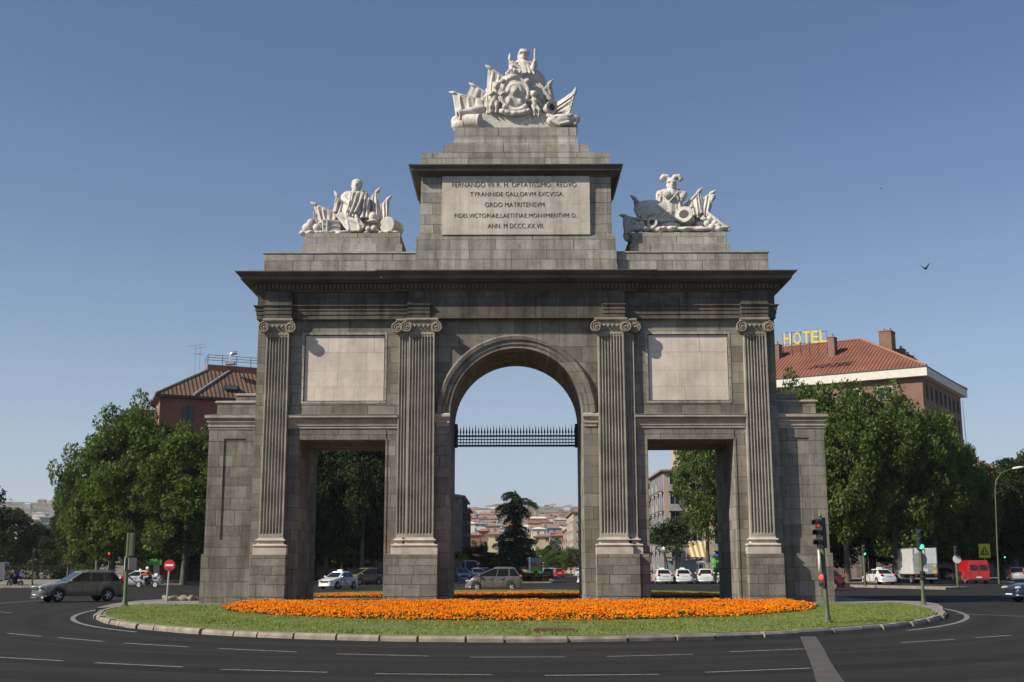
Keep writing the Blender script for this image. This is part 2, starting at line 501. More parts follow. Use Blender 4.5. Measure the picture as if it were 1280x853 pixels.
def tinted(name, c, rough=.28):
    t = NT(name); t.base(c)
    vec = t.n('ShaderNodeTexCoord').outputs['Object']
    t.base(t.mix(1.0, c, t.ramp(t.noise(vec, 2.2, 3), [(.3,.9),(.7,1.08)]), 'MULTIPLY'))
    t.set(Roughness=rough, Coat_Weight=.8, Coat_Roughness=.05, Metallic=.2); return t.mat
M['car_white'] = tinted('white_car_paint', (.72,.72,.70,1))
M['car_champagne'] = tinted('champagne_car_paint', (.15,.145,.122,1))
M['car_mauve'] = tinted('mauve_brown_car_paint', (.15,.132,.125,1))
M['car_red'] = tinted('red_car_paint', (.5,.012,.012,1))
M['car_darkred'] = tinted('dark_red_car_paint', (.1,.01,.012,1))
M['car_blue'] = tinted('navy_car_paint', (.014,.02,.045,1))
M['car_silver'] = tinted('silver_car_paint', (.36,.37,.38,1))
M['car_black'] = tinted('black_car_paint', (.02,.02,.022,1))
M['car_grey'] = tinted('grey_car_paint', (.12,.125,.13,1))
M['car_gold'] = tinted('golden_brown_car_paint', (.2,.15,.085,1))
def glass():
    t = NT('tinted_glass'); t.base((.012,.015,.017,1)); t.set(Roughness=.06, Specular_IOR_Level=.45, Coat_Weight=.1, Coat_Roughness=.03); return t.mat
M['glass'] = glass()
M['rubber'] = plain('tyre_rubber', (.018,.018,.018,1), .85, .2, 6)
M['alloy'] = plain('alloy_rim', (.55,.55,.56,1), .35, .1, 6, metal=.25)
M['chrome'] = plain('chrome', (.7,.7,.7,1), .15, .05, 6, metal=.95)
M['black_plastic'] = plain('black_plastic', (.022,.022,.023,1), .6, .2, 5)
M['tail_red'] = plain('red_lamp_lens', (.42,.012,.01,1), .2, .1, 8)
M['head_glass'] = plain('headlamp_lens', (.36,.38,.4,1), .12, .1, 8)
M['plate'] = plain('number_plate', (.7,.7,.66,1), .5, .05, 8)
M['stripe_red'] = plain('taxi_stripe', (.42,.02,.025,1), .4, .08, 4)
M['pole_green'] = plain('green_pole_paint', (.085,.105,.045,1), .5, .25, 2.5, bump=.15)
M['steel'] = plain('galvanised_steel', (.42,.42,.41,1), .45, .15, 3, metal=.6)
M['sign_red'] = plain('sign_red', (.55,.02,.018,1), .45, .08, 4)
M['sign_white'] = plain('sign_white', (.74,.74,.71,1), .5, .08, 4)
M['sign_back'] = plain('sign_back_grey', (.33,.34,.34,1), .55, .15, 3)
M['sign_yellow'] = plain('sign_yellow', (.72,.63,.015,1), .5, .08, 4)
M['sign_blue'] = plain('sign_blue', (.03,.13,.4,1), .5, .08, 4)
M['sign_green'] = plain('panel_green', (.1,.42,.05,1), .5, .1, 4)
M['red_on'] = emitter('red_lamp_on', (1.0,.03,.02,1), 2.2)
M['red_dim'] = emitter('red_lamp_dim', (.45,.03,.02,1), .12)
M['green_on'] = emitter('green_lamp_on', (.05,1.0,.4,1), 2.2)
M['lens_off'] = plain('unlit_lens', (.03,.022,.015,1), .25, .1, 8)
M['brass'] = plain('brass', (.55,.4,.15,1), .35, .1, 5, metal=.8)
# ------------------------------------------------------------------ the arch
XC = 0.2
arch = thing('triumphal_arch', (XC, 57.5, 0), 'monumental grey granite triumphal arch with three openings and fluted ionic pilasters', 'arch')
AO = (0, 57.5, 0)
def part(mb, name, mats, parent=None, **kw):
    return mb.build(name, mats, parent or arch, origin=AO, **kw)
WY0, WY1 = 55.0, 60.2
b = MB()
for s in (-1, 1):
    def X(a, c): return (min(s*a, s*c), max(s*a, s*c))
    b.box(*X(9.97, 12.05), WY0, WY1, 0, 13.07)
    b.box(*X(6.02, 9.97), WY0, WY1, 7.44, 9.13)
    b.box(*X(6.02, 9.97), WY0, WY1, 12.48, 13.07)
    b.box(*X(6.02, 9.97), WY0+.16, WY1, 9.13, 12.48)
arc = [(3.07*math.cos(PI - PI*i/40), 8.66 + 3.07*math.sin(PI - PI*i/40)) for i in range(41)]
b.prism([(-6.02,0),(-3.07,0)] + arc + [(3.07,0),(6.02,0),(6.02,13.07),(-6.02,13.07)], WY0, WY1)
part(b, 'wall', M['granite'])

for s in (-1, 1):
    # panels set in their frames
    def X(a, c): return (min(s*a, s*c), max(s*a, s*c))
    b = MB(); b.box(*X(6.16, 9.83), WY0+.07, WY0+.15, 9.28, 12.33)
    pn = part(b, 'panel', M['panel'])
    b = MB()
    for (a, c, z0, z1) in ((6.02,6.12,9.13,12.48),(9.87,9.97,9.13,12.48),(6.12,9.87,9.13,9.24),(6.12,9.87,12.37,12.48)):
        b.box(*X(a, c), WY0-.018, WY0+.158, z0, z1)
    part(b, 'frame', M['granite_light'], pn)
    # string course over the side openings
    b = MB()
    x0, x1 = X(5.46, 10.52)
    b.rects([(x0,x1,WY0-d,WY0+.01,z) for d, z in ((.05,7.98),(.05,8.1),(.09,8.105),(.09,8.15),(.04,8.155),(.05,8.26),(.1,8.3),(.13,8.305),(.13,8.35),(.06,8.355),(.08,8.4),(.2,8.46),(.25,8.47),(.25,8.57),(.28,8.6),(.02,8.64))])
    part(b, 'string_course', M['moulding'])
    # surround of the side opening
    b = MB()
    for (a, c, z0, z1) in ((5.93,6.0,0,7.5),(9.99,10.06,0,7.5)):
        b.box(*X(a, c), WY0-.03, WY0+.02, z0, z1)
    b.box(*X(6.0, 9.99), WY0-.03, WY0+.02, 7.46, 7.9)
    part(b, 'opening_surround', M['granite'])
    # impost of the arch
    b = MB()
    xi, xo = 3.09, 3.7
    def rr(d, z):
        a, c = X(xi-d*.2, xo+d); return (a, c, WY0-.06-d, WY0+.02, z)
    b.rects([rr(0,8.06), rr(0,8.2), rr(.05,8.22), rr(.05,8.36), rr(.12,8.46), rr(.16,8.5), rr(.16,8.6), rr(.1,8.66)])
    part(b, 'impost', M['moulding'])
    # wing
    b = MB()
    b.box(*X(12.05, 14.2), 55.33, 59.9, 2.3, 8.0)
    b.box(*X(12.05, 14.3), 55.18, 60.0, 0, 2.3)
    b.box(*X(12.05, 12.5), 55.28, 55.34, 2.3, 8.0); b.box(*X(13.5, 14.203), 55.28, 55.34, 2.3, 8.0)
    b.box(*X(12.5, 13.5), 55.28, 55.34, 2.3, 2.95); b.box(*X(12.5, 13.5), 55.28, 55.34, 7.55, 8.0)
    b.box(*X(12.05, 13.93), 55.5, 59.7, 8.6, 9.26)
    b.box(*X(12.05, 13.1), 55.6, 59.5, 9.26, 9.62)
    part(b, 'wing', M['granite_wing'])
    b = MB()
    def wr(d, z, xe=14.2, y=55.28):
        a, c = X(12.05, xe+d); return (a, c, y-d, 59.9+d, z)
    b.rects([wr(d,z) for d, z in ((.03,7.98),(.03,8.09),(.08,8.1),(.08,8.15),(.03,8.16),(.05,8.27),(.11,8.31),(.11,8.36),(.04,8.37),(.07,8.42),(.18,8.48),(.2,8.5),(.2,8.62),(.22,8.65),(-.2,8.71))])
    b.rects([wr(-.2,9.22), wr(-.16,9.25), wr(-.16,9.31), wr(-.22,9.34)])
    b.rects([wr(-1.1,9.58,y=54.5), wr(-1.05,9.6,y=54.5), wr(-1.05,9.67,y=54.5), wr(-1.1,9.7,y=54.5)])
    part(b, 'wing_cornice', M['moulding'])

# archivolt
prof = [(3.055,55.01),(3.055,54.93),(3.22,54.93),(3.235,54.88),(3.42,54.88),(3.44,54.81),(3.6,54.78),(3.66,54.82),(3.69,54.9),(3.69,55.01)]
rings = []
for i in range(57):
    a = PI*i/56
    rings.append([(r*math.cos(a), y, 8.66 + r*math.sin(a)) for r, y in prof])
b = MB(); b.loft(rings)
part(b, 'archivolt', M['granite'], smooth=30)

def fluted(x0, x1, n, yf, yb, z0, z1, edge=.05):
    """a fluted pilaster face"""
    w = x1-x0; pitch = (w-2*edge)/n; fl = pitch*.78; dep = fl*.98
    xc = (x0+x1)/2
    def sec(k, sc):
        pts = [(x0, yb), (x0, yf)]
        for i in range(n):
            c = x0+edge+pitch*(i+.5)
            for j in range(7):
                a = PI*j/6
                pts.append((c - fl/2*math.cos(a), yf + dep*math.sin(a)*k))
        pts += [(x1, yf), (x1, yb)]
        return [(xc+(p[0]-xc)*sc, p[1]) for p in pts]
    rings = []
    for (z, k, sc) in ((z0,0,1.0),(z0+.16,0,1.0),(z0+.2,.6,1.0),(z0+.27,1,1.0),((z0+z1)/2,1,.985),(z1-.2,1,.95),(z1-.13,.6,.95),(z1-.1,0,.95),(z1,0,.95)):
        rings.append([(p[0], p[1], z) for p in sec(k, sc)])
    b = MB(); b.loft(rings)
    return b

def volute(b, x, y, z, r, sgn, m=0):
    b.lathe([(r*.96, y-.02), (r, y+.03), (r, y+.14)], (x,0,z), 'Y', 20, m)
    pts = []; rad = []
    N = 46
    for i in range(N+1):
        t = i/N
        a = PI/2 - sgn*t*2*PI*2.1
        q = r*(1-.83*t)
        pts.append((x + q*math.cos(a)*1.0, y-.035, z + q*math.sin(a))); rad.append(.034*(1-.45*t))
    b.tube(pts, rad, 6, m)
    b.ball((x, y-.03, z), (.055,.05,.055), 8, 6, m=m)

def capital(x0, x1, yf, volutes=(-1, 1)):
    b = MB(); xc = (x0+x1)/2; hw = (x1-x0)/2
    b.rects([(x0+.02,x1-.02,yf+.02,55,12.2),(x0+.02,x1-.02,yf+.02,55,12.5),(x0-.03,x1+.03,yf-.07,55,12.68),(x0-.03,x1+.03,yf-.09,55,12.9)])
    n = max(2, int(hw*2/.2))
    for i in range(n):
        b.ball((x0 + (i+.5)*(x1-x0)/n, yf-.09, 12.7), (.055,.045,.07), 8, 6)
    b.rects([(x0-.1,x1+.1,yf-.1,55,12.9),(x0-.14,x1+.14,yf-.17,55,12.97),(x0-.14,x1+.14,yf-.17,55,13.03),(x0-.11,x1+.11,yf-.13,55,13.065)])
    for s in volutes:
        xv = (x0-.06) if s < 0 else (x1+.06)
        volute(b, xv, yf-.17, 12.63, .265, s)
        b.lathe([(.24, 0),(.2,.15),(.22,.3)], (xv, yf-.06, 12.62), 'Y', 14)
    return b

def base_rings(x0, x1, yf):
    def q(d, z): return (x0-d, x1+d, yf-d, 55.0, z)
    return [q(.2,2.27),q(.2,2.56),q(.12,2.57),q(.12,2.6),q(.19,2.62),q(.21,2.66),q(.19,2.71),q(.08,2.72),q(.03,2.76),q(.03,2.86),q(.1,2.87),q(.13,2.9),q(.1,2.94),q(.03,2.95),q(.02,3.02)]

for s in (-1, 1):
    for (a, c, yf, n, pa, pc) in ((10.53, 11.63, 54.7, 7, 10.34, 11.95), (3.76, 5.0, 54.62, 8, 3.55, 5.5)):
        x0, x1 = (s*a, s*c) if s > 0 else (-c, -a)
        p0, p1 = (s*pa, s*pc) if s > 0 else (-pc, -pa)
        shaft = part(fluted(x0, x1, n, yf, 55.02, 3.0, 12.42), 'pilaster', M['fluted'])
        b = MB(); b.rects(base_rings(x0, x1, yf)); part(b, 'base', M['base_stone'], shaft)
        b = MB(); b.box(p0, p1, yf-.22, 55.0, 0, 2.27); b.box(p0-.05, p1+.05, yf-.27, 55.0, 0, .3)
        part(b, 'pedestal', M['granite_pier'], shaft, bevel=.02)
        part(capital(x0, x1, yf), 'capital', M['capital'], shaft, smooth=40)
    # the half pilaster stepping back on the outer side of each inner one
    x0, x1 = (5.0, 5.46) if s > 0 else (-5.46, -5.0)
    shaft = part(fluted(x0, x1, 3, 54.8, 55.02, 3.0, 12.42, edge=.03), 'half_pilaster', M['fluted'])
    b = MB(); q0, q1 = (x0+.2, x1) if s > 0 else (x0, x1-.2)
    b.rects([(min(r[0], r[0]), r[1], r[2]+.004, r[3], r[4]-.003) for r in base_rings(q0, q1, 54.8)]); part(b, 'base', M['base_stone'], shaft)
    b = MB(); p0, p1 = (5.5, 5.95) if s > 0 else (-5.95, -5.5)
    b.box(p0, p1, 54.62, 55.0, 0, 2.27); part(b, 'pedestal', M['granite_pier'], shaft)
    part(capital(q0, q1, 54.8, (s,)), 'capital', M['capital'], shaft, smooth=40)

# entablature
def er(d, z, x=12.1, y0=54.78, y1=60.3): return (-x-d, x+d, y0-d, y1+d, z)
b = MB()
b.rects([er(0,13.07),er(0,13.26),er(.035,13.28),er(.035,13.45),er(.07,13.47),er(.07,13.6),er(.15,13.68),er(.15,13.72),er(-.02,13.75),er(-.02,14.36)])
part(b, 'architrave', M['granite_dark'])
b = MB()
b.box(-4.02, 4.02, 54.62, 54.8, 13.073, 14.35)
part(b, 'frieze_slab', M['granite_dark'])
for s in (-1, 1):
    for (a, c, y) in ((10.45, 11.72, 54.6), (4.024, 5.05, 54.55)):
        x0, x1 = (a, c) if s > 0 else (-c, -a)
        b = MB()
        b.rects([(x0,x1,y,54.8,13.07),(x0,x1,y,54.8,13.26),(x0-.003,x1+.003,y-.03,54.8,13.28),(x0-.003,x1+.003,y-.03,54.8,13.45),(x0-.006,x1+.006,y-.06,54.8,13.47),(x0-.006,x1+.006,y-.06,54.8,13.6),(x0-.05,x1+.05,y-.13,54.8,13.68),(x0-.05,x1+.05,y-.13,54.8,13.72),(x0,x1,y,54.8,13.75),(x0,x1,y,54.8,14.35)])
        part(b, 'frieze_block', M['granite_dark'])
# cornice with dentils
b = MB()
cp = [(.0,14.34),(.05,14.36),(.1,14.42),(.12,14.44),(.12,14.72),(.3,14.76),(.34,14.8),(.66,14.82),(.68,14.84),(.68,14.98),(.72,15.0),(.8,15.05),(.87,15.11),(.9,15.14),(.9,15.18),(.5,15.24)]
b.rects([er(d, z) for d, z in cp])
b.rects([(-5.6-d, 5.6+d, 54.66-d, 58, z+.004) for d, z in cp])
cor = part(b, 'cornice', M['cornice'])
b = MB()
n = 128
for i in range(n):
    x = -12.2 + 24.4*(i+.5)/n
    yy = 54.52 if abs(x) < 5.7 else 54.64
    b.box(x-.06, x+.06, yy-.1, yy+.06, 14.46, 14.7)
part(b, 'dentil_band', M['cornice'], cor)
for s in (-1, 1):
    b = MB()
    for i in range(26):
        y = 54.8 + 5.4*(i+.5)/26
        x = s*12.3
        b.box(x-.09, x+.09, y-.06, y+.06, 14.46, 14.7)
    part(b, 'dentil_band', M['cornice'], cor)

# attic
for s in (-1, 1):
    def X(a, c): return (min(s*a, s*c), max(s*a, s*c))
    b = MB()
    b.box(*X(4.7, 12.0), 55.4, 59.8, 15.15, 16.4)
    part(b, 'attic_plinth', M['granite_light'], bevel=.015)
    b = MB()
    a, c = X(4.7, 12.06)
    b.box(a, c, 55.36, 59.84, 16.4, 16.47)
    part(b, 'coping', M['moulding'])
    b = MB()
    a, c = X(5.47, 10.28); b.box(a, c, 55.85, 59.3, 16.47, 16.98)
    a, c = X(5.57, 10.16); b.box(a, c, 55.95, 59.2, 16.98, 17.55)
    part(b, 'statue_plinth', M['granite_light'], bevel=.015)
def ar(x, y0, z, y1=None): return (-x, x, y0, (y1 if y1 else 115.0-y0), z)
b = MB()
b.rects([ar(4.8,55.1,15.15),ar(4.8,55.1,15.8),ar(4.76,55.13,15.803),ar(4.76,55.13,16.5),ar(4.73,55.15,16.503),ar(4.73,55.15,17.2),ar(4.58,55.22,17.21),ar(4.55,55.25,20.25)])
att = part(b, 'attic', M['granite_light'])
b = MB()
b.rects([ar(4.56+d,55.24-d,z) for d, z in ((0,20.12),(.04,20.14),(.04,20.2),(.1,20.22),(.14,20.27),(.2,20.29),(.42,20.31),(.44,20.33),(.44,20.44),(.5,20.5),(.56,20.56),(.56,20.6),(.2,20.66))])
part(b, 'attic_cornice', M['cornice'], att)
b = MB()
b.rects([ar(4.55,55.25,20.62),ar(4.55,55.25,21.36),ar(4.4,55.4,21.4)]); part(b, 'upper_course', M['granite_light'], att)
b = MB(); b.rects([ar(3.56,55.85,21.38),ar(3.56,55.85,22.0),ar(3.2,56.1,22.03),ar(3.12,56.15,22.1),ar(3.05,56.2,22.35),ar(3.0,56.25,22.38),ar(3.0,56.25,23.02)])
part(b, 'statue_plinth', M['granite_light'])
b = MB(); b.box(-3.53, 3.53, 55.1, 55.3, 17.23, 20.12)
pq = part(b, 'plaque', M['plaque'])
yl = 55.09
for (txt, x0, x1, yc, h) in (('FERNANDO VII R. H. OPTATISSIMO . REDVO.', 565.7, 722.5, 231, 6.2), ('TYRANNIDE GALLORVM EXCVSSA,', 588, 705, 243.2, 6.0),
        ('ORDO MATRITENSVM', 606.5, 680.5, 256, 5.8), ('FIDEI,VICTORIAE,LAETITIAE.MONVMENTVM D.', 568.6, 721, 270, 6.0), ('ANN. M DCCC.XX.VII.', 610, 680, 282.5, 5.8)):
    a = at(x0, yc, yl); c = at(x1, yc, yl); tp = at(640, yc-h/2, yl); bt = at(640, yc+h/2, yl)
    text_mesh(txt, 'lettering', M['letter'], pq, ((a.x+c.x)/2 - XC, yl-57.5, (tp.z+bt.z)/2), width=c.x-a.x, height=tp.z-bt.z, depth=.004, thin=-.012, space=1.06)

# spiked iron rail hanging across the arch
b = MB()
YR = 59.75
zt, z1, z2, z3, zb = [at(640, y, YR).z for y in (531.5, 545.4, 549.5, 553.5, 557.5)]
b.box(-3.06, 3.06, YR-.03, YR+.03, z1-.04, z1+.05); b.box(-3.06, 3.06, YR-.03, YR+.03, zb-.05, zb+.05)
b.box(-3.06, 3.06, YR-.02, YR+.02, z2-.025, z2+.025); b.box(-3.06, 3.06, YR-.02, YR+.02, z3-.025, z3+.025)
n = 40
for i in range(n):
    x = -3.0 + 6.0*(i+.5)/n
    b.box(x-.018, x+.018, YR-.018, YR+.018, zb, z1)
    hh = zt if i % 2 == 0 else zt-.1
    b.lathe([(.02, z1), (.02, z1+.12), (.05, z1+.18), (.028, z1+.3), (.004, hh)], (x, YR, 0), 'Z', 6)
for x in (-3.0, 3.0): b.box(x-.07, x+.07, YR-.08, YR+.08, zb-.1, zt+.05)
part(b, 'spiked_rail', M['iron'])
# ------------------------------------------------------------------ sculpture groups
class Sculpt:
    """work in photo-measured points at depth Y, relative to the group's base"""
    def __init__(self, root, Y):
        self.r = root; self.Y = Y; self.o = Vector(root.location)
        a = at(640, 150, Y); b = at(641, 150, Y); self.k = (b-a).length
    def p(self, x, y, dy=0.0):
        return at(x, y, self.Y + dy)
    def px(self, n): return n*self.k
    def done(self, b, name, remesh=.05, mat='marble', **kw):
        return b.build(name, M[mat], self.r, origin=self.o, remesh=remesh, **kw)

def drape(sc, b, pole, hem, dy0=0.0, dy1=-.15, folds=4, amp=.1, nu=22, nv=14, thick=.07):
    """cloth hanging from a slanted pole (list of px points) to a hem (list of px points)"""
    def ev(pts, t):
        n = len(pts)-1; i = min(int(t*n), n-1); f = t*n-i
        return pts[i][0]*(1-f)+pts[i+1][0]*f, pts[i][1]*(1-f)+pts[i+1][1]*f
    for off in (0,):
        def fn(u, v):
            ax, ay = ev(pole, u); hx, hy = ev(hem, u)
            vv = v**.85
            x = ax*(1-vv)+hx*vv; y = ay*(1-vv)+hy*vv
            d = dy0*(1-v)+dy1*v + amp*(.25+.75*v)*math.sin(u*folds*2*PI + v*1.1) + .35*amp*math.sin(u*folds*4.3*PI+1)
            return sc.p(x, y, d+off)
        b.grid(fn, nu, nv)

def flag(sc, pole, hem, tip=None, name='flag', pole_on=None, **kw):
    b = MB()
    if pole_on is None: pole_on = True
    drape(sc, b, pole, hem, **kw)
    if not pole_on: return b.build(name, M['marble'], sc.r, origin=sc.o, smooth=70, solid=.1)
    cloth = b.build(name, M['marble'], sc.r, origin=sc.o, smooth=70, solid=.1)
    b = MB()
    a = sc.p(*pole[0], kw.get('dy0', 0)); c = sc.p(*pole[-1], kw.get('dy0', 0))
    d = (a-c).normalized()
    a = a - d*.3
    b.tube([c, a, a+d*.12], .065, 8)
    t0 = a+d*.08
    b.tube([t0, t0+d*.08, t0+d*.22, t0+d*.42], [.065,.11,.1,.02], 8)
    b.build('flag_pole', M['marble'], cloth, origin=sc.o, smooth=60)
    return cloth

def figure(sc, head, hr, shoulders, sw, waist, ww, hip, hw, dy=0, name='carved_figure', extra=None, fold=5):
    """a draped stone figure as one continuous surface"""
    b = MB()
    H = sc.p(*head, dy); S = sc.p(*shoulders, dy); W = sc.p(*waist, dy); P = sc.p(*hip, dy)
    b.ball(H, (hr*.82, hr*.95, hr*1.12))
    b.ball(H+Vector((0,-hr*.75,-hr*.25)), (hr*.5,hr*.45,hr*.7))            # face
    b.ball(H+Vector((0,-hr*1.15,-hr*.12)), (hr*.15,hr*.28,hr*.3), 8, 6)    # nose
    b.tube([H+Vector((-hr*.5,-hr*.85,hr*.12)), H+Vector((0,-hr*1.08,hr*.2)), H+Vector((hr*.5,-hr*.85,hr*.12))], hr*.13, 6)   # brow
    b.ball(H+Vector((0,-hr*.95,-hr*.72)), (hr*.3,hr*.25,hr*.2), 8, 6)     # chin
    for q in (-1, 1): b.ball(H+Vector((q*hr*.8,0,-hr*.1)), (hr*.14,hr*.25,hr*.3), 8, 6)
    b.caps(H-Vector((0,0,hr*.6)), S+Vector((0,0,.02)), hr*.5, hr*.62)
    b.caps(S-Vector((sw*.62,0,sw*.1)), S+Vector((sw*.62,0,-sw*.1)), sw*.42, sw*.42)
    b.caps(S-Vector((0,0,sw*.3)), W, sw*.68, ww)
    b.caps(W, P, ww*1.02, hw)
    for i in range(fold):
        u = (i+.5)/fold*2-1
        a = S + Vector((sw*.6*u, -sw*.5*math.sqrt(max(.05,1-u*u)), -sw*.2))
        c = W + Vector((ww*.9*u+.08, -ww*.92*math.sqrt(max(.05,1-u*u)), 0))
        e = P + Vector((hw*1.0*u+.12, -hw*1.0*math.sqrt(max(.05,1-u*u)), -.1))
        b.tube([a, c, e], [.04,.055,.075], 6)
    if extra: extra(b, H, S, W, P)
    return sc.done(b, name, remesh=.038)

def limb(b, *pts):
    for i in range(len(pts)-1):
        b.caps(pts[i][0], pts[i+1][0], pts[i][1], pts[i+1][1])

def putto(sc, head, feet, dy, lean=0.0, name='cherub', arm=None):
    b = MB(); H = sc.p(*head, dy); Ft = sc.p(*feet, dy)
    L = (H-Ft).length; u = (H-Ft).normalized(); r = L*.15
    b.ball(H, (r*.95, r, r*1.05)); b.ball(H+Vector((0,-r*.8,-r*.2)), (r*.45,r*.4,r*.5), 8, 6)
    for i in range(7):
        a = i/7*2*PI; b.ball(H+Vector((r*.7*math.cos(a), r*.4*math.sin(a)-.0, r*.6)), r*.4, 8, 6)
    C = H-u*L*.3; P = H-u*L*.52
    b.caps(C, P, L*.115, L*.125); b.caps(H, C, r*.5, r*.6)
    for s in (-1, 1):
        k = P-u*L*.22+Vector((s*L*.1+lean, -L*.09, 0)); f = Ft+Vector((s*L*.09+lean*.5, -.02, .03))
        limb(b, (P+Vector((s*L*.07,0,0)), L*.085), (k, L*.07), (f, L*.045)); b.ball(f+Vector((0,-L*.05,0)), (L*.04,L*.08,L*.035), 8, 6)
        e = C+Vector((s*L*.2, -L*.08, -L*.05)); h = e+Vector((arm or L*.12, -L*.06, L*.1))
        limb(b, (C+Vector((s*L*.1,0,L*.05)), L*.055), (e, L*.05), (h, L*.038))
    return sc.done(b, name, remesh=.034)

def cannon(sc, mouth, butt, r, dy0, dy1, name='cannon_barrel'):
    b = MB(); a = sc.p(*mouth, dy0); c = sc.p(*butt, dy1); d = c-a
    def q(t): return a+d*t
    b.tube([q(0),q(.04),q(.1),q(.14),q(.45),q(.5),q(.55),q(.9),q(1.0)], [r*1.15,r*1.2,r*1.1,r*.92,r*1.0,r*1.12,r*1.05,r*1.2,r*.9], 18)
    b.cur = 1
    t = d.normalized()
    b.tube([a-t*.012, a-t*.004], [r*.62, r*.62], 16)
    b.cur = 0
    return b.build(name, [M['marble'], M['letter']], sc.r, origin=sc.o, smooth=35)

# ---- top group
o = at(644, 160.5, 57.3)
top = thing('sculpture_group', (XC, 57.3, 23.02), 'tallest white sculpture group, helmeted figure above a crowned shield, topping the arch', 'sculpture')
S = Sculpt(top, 57.2)
b = MB()
def pp(x, y): 
    q = S.p(x, y); return (q.x, q.z)
lo = top.location.z
b.prism([(pp(568,158)[0], lo), (pp(722,158)[0], lo), pp(722,158), pp(684,155), pp(683,146), pp(668,141), pp(625,141), pp(604,146), pp(602,155), pp(570,157)], 56.75, 58.3)
b.build('carved_base', M['marble'], top, origin=S.o, bevel=.05)
def ext(b, H, Sh, W, P):
    hr = .27
    b.ball(H+Vector((0,.02,.14)), (.29,.33,.22)); b.tube([H+Vector((-.18,-.1,-.35)),H+Vector((-.24,.05,0)),H+Vector((-.12,0,.32)),H+Vector((.18,-.05,.3))],[.09,.1,.1,.06],8)
    b.ball(H+Vector((.04,-.27,.08)), (.3,.16,.05))
    e = S.p(667.5, 86, -.1); h = S.p(669, 77.5, -.2)
    limb(b, (Sh+Vector((.55,0,-.05)), .17), (e, .13), (h, .1)); b.ball(h, .12)
    t1 = S.p(669.6, 63, -.2); b.tube([h-Vector((0,0,.15)), t1, t1+Vector((0,0,.12))], [.06,.07,.02], 8)
    e = S.p(640, 85, -.2); h = S.p(640.5, 89, -.4); limb(b, (Sh+Vector((-.5,0,-.08)), .17), (e, .13), (h, .1))
figure(S, (655.3,70.2), .27, (655.5,80), .55, (655,88), .52, (655,97), .75, dy=.45, extra=ext, fold=7)
b = MB()
b.ball(S.p(660,103,.5), (.95,.7,.75)); b.ball(S.p(650,118,.4), (1.35,.6,1.2)); b.ball(S.p(664,122,.3), (1.1,.6,.8)); b.ball(S.p(630,120,.35), (1.0,.5,.9)); b.ball(S.p(648,134,.3), (1.7,.6,.5))
for i in range(16):
    a = i*.39; b.tube([S.p(657+6*math.cos(a),95,.2+.5*math.sin(a)), S.p(655+14*math.cos(a),110,.2+.5*math.sin(a)), S.p(652+23*math.cos(a),138,.25+.5*math.sin(a))], [.05,.08,.1], 6)
S.done(b, 'carved_drapery', .05)
flag(S, [(638.3,71),(638.3,80),(638.3,89)], [(652,86),(656,91),(652,92.5)], dy0=.0, dy1=-.1, folds=2, amp=.06)
for (pl, hm, k) in (
    ([(634,100),(652,92.5),(671,97)], [(627,128),(655,121),(694,127)], dict(dy0=.1, dy1=-.2, folds=6, amp=.13)),
    ([(600,126),(612,116),(628,112)], [(598,144),(612,142),(628,138)], dict(dy0=.1, dy1=-.3, folds=4, amp=.12)),
    ([(664,108),(678,118),(690,126)], [(662,140),(676,141),(690,140)], dict(dy0=.15, dy1=-.25, folds=4, amp=.12))):
    flag(S, pl, hm, name='carved_cloak', pole_on=False, **k)
# crown over the royal shield
b = MB()
cc = S.p(644,97,-.35)
b.lathe([(.34,-.12),(.38,-.05),(.37,.06),(.42,.1)], cc, 'Z', 20)
for i in range(8):
    a = i*PI/4; q = cc+Vector((.4*math.cos(a), .4*math.sin(a), .14))
    b.ball(q+Vector((0,0,.06)), (.09,.09,.1), 8, 6); b.tube([q, cc+Vector((.34*math.cos(a),.34*math.sin(a),.32)), cc+Vector((.12*math.cos(a),.12*math.sin(a),.36))], [.05,.05,.04], 6)
b.ball(cc+Vector((0,0,.42)), .09, 8, 6)
S.done(b, 'crown', .03)
b = MB()
c0 = S.p(644.3,118.5,-.45)
b.ball(c0, (.66,.24,.88), 22, 14); 
ring = []
for i in range(25):
    a = 2*PI*i/24; ring.append(c0+Vector((.66*math.cos(a)*(1+.05*math.sin(4*a)), -.1, .88*math.sin(a)*(1+.04*math.cos(6*a)))))
b.tube(ring, .1, 8)
b.ball(c0+Vector((0,-.2,.1)), (.26,.2,.3)); b.ball(c0+Vector((0,-.36,.02)), (.14,.14,.14), 10, 8)
for i in range(9):
    a = PI*i/8; b.ball(c0+Vector((.3*math.cos(a),-.2,.12+.3*math.sin(a))), .12, 8, 6)
for s in (-1, 1): b.ball(c0+Vector((s*.28,-.16,-.38)), (.14,.14,.2), 8, 6); b.ball(c0+Vector((s*.62,-.14,.66)), (.16,.14,.14), 8, 6); b.ball(c0+Vector((s*.5,-.14,-.7)), (.16,.14,.14), 8, 6)
S.done(b, 'shield', .034)
b = MB()
for i in range(17):
    t = i/16; q = S.p(627+t*34, 139+3.2*math.sin(t*PI), -.6); b.ball(q+Vector((0,random.Random(i).uniform(-.05,.05),0)), (.13,.15,.14), 8, 6)
S.done(b, 'garland', .034)
putto(S, (621,108), (617,142), -.5, arm=.2)
putto(S, (667.5,118), (670,146), -.55, lean=.1, arm=-.15)
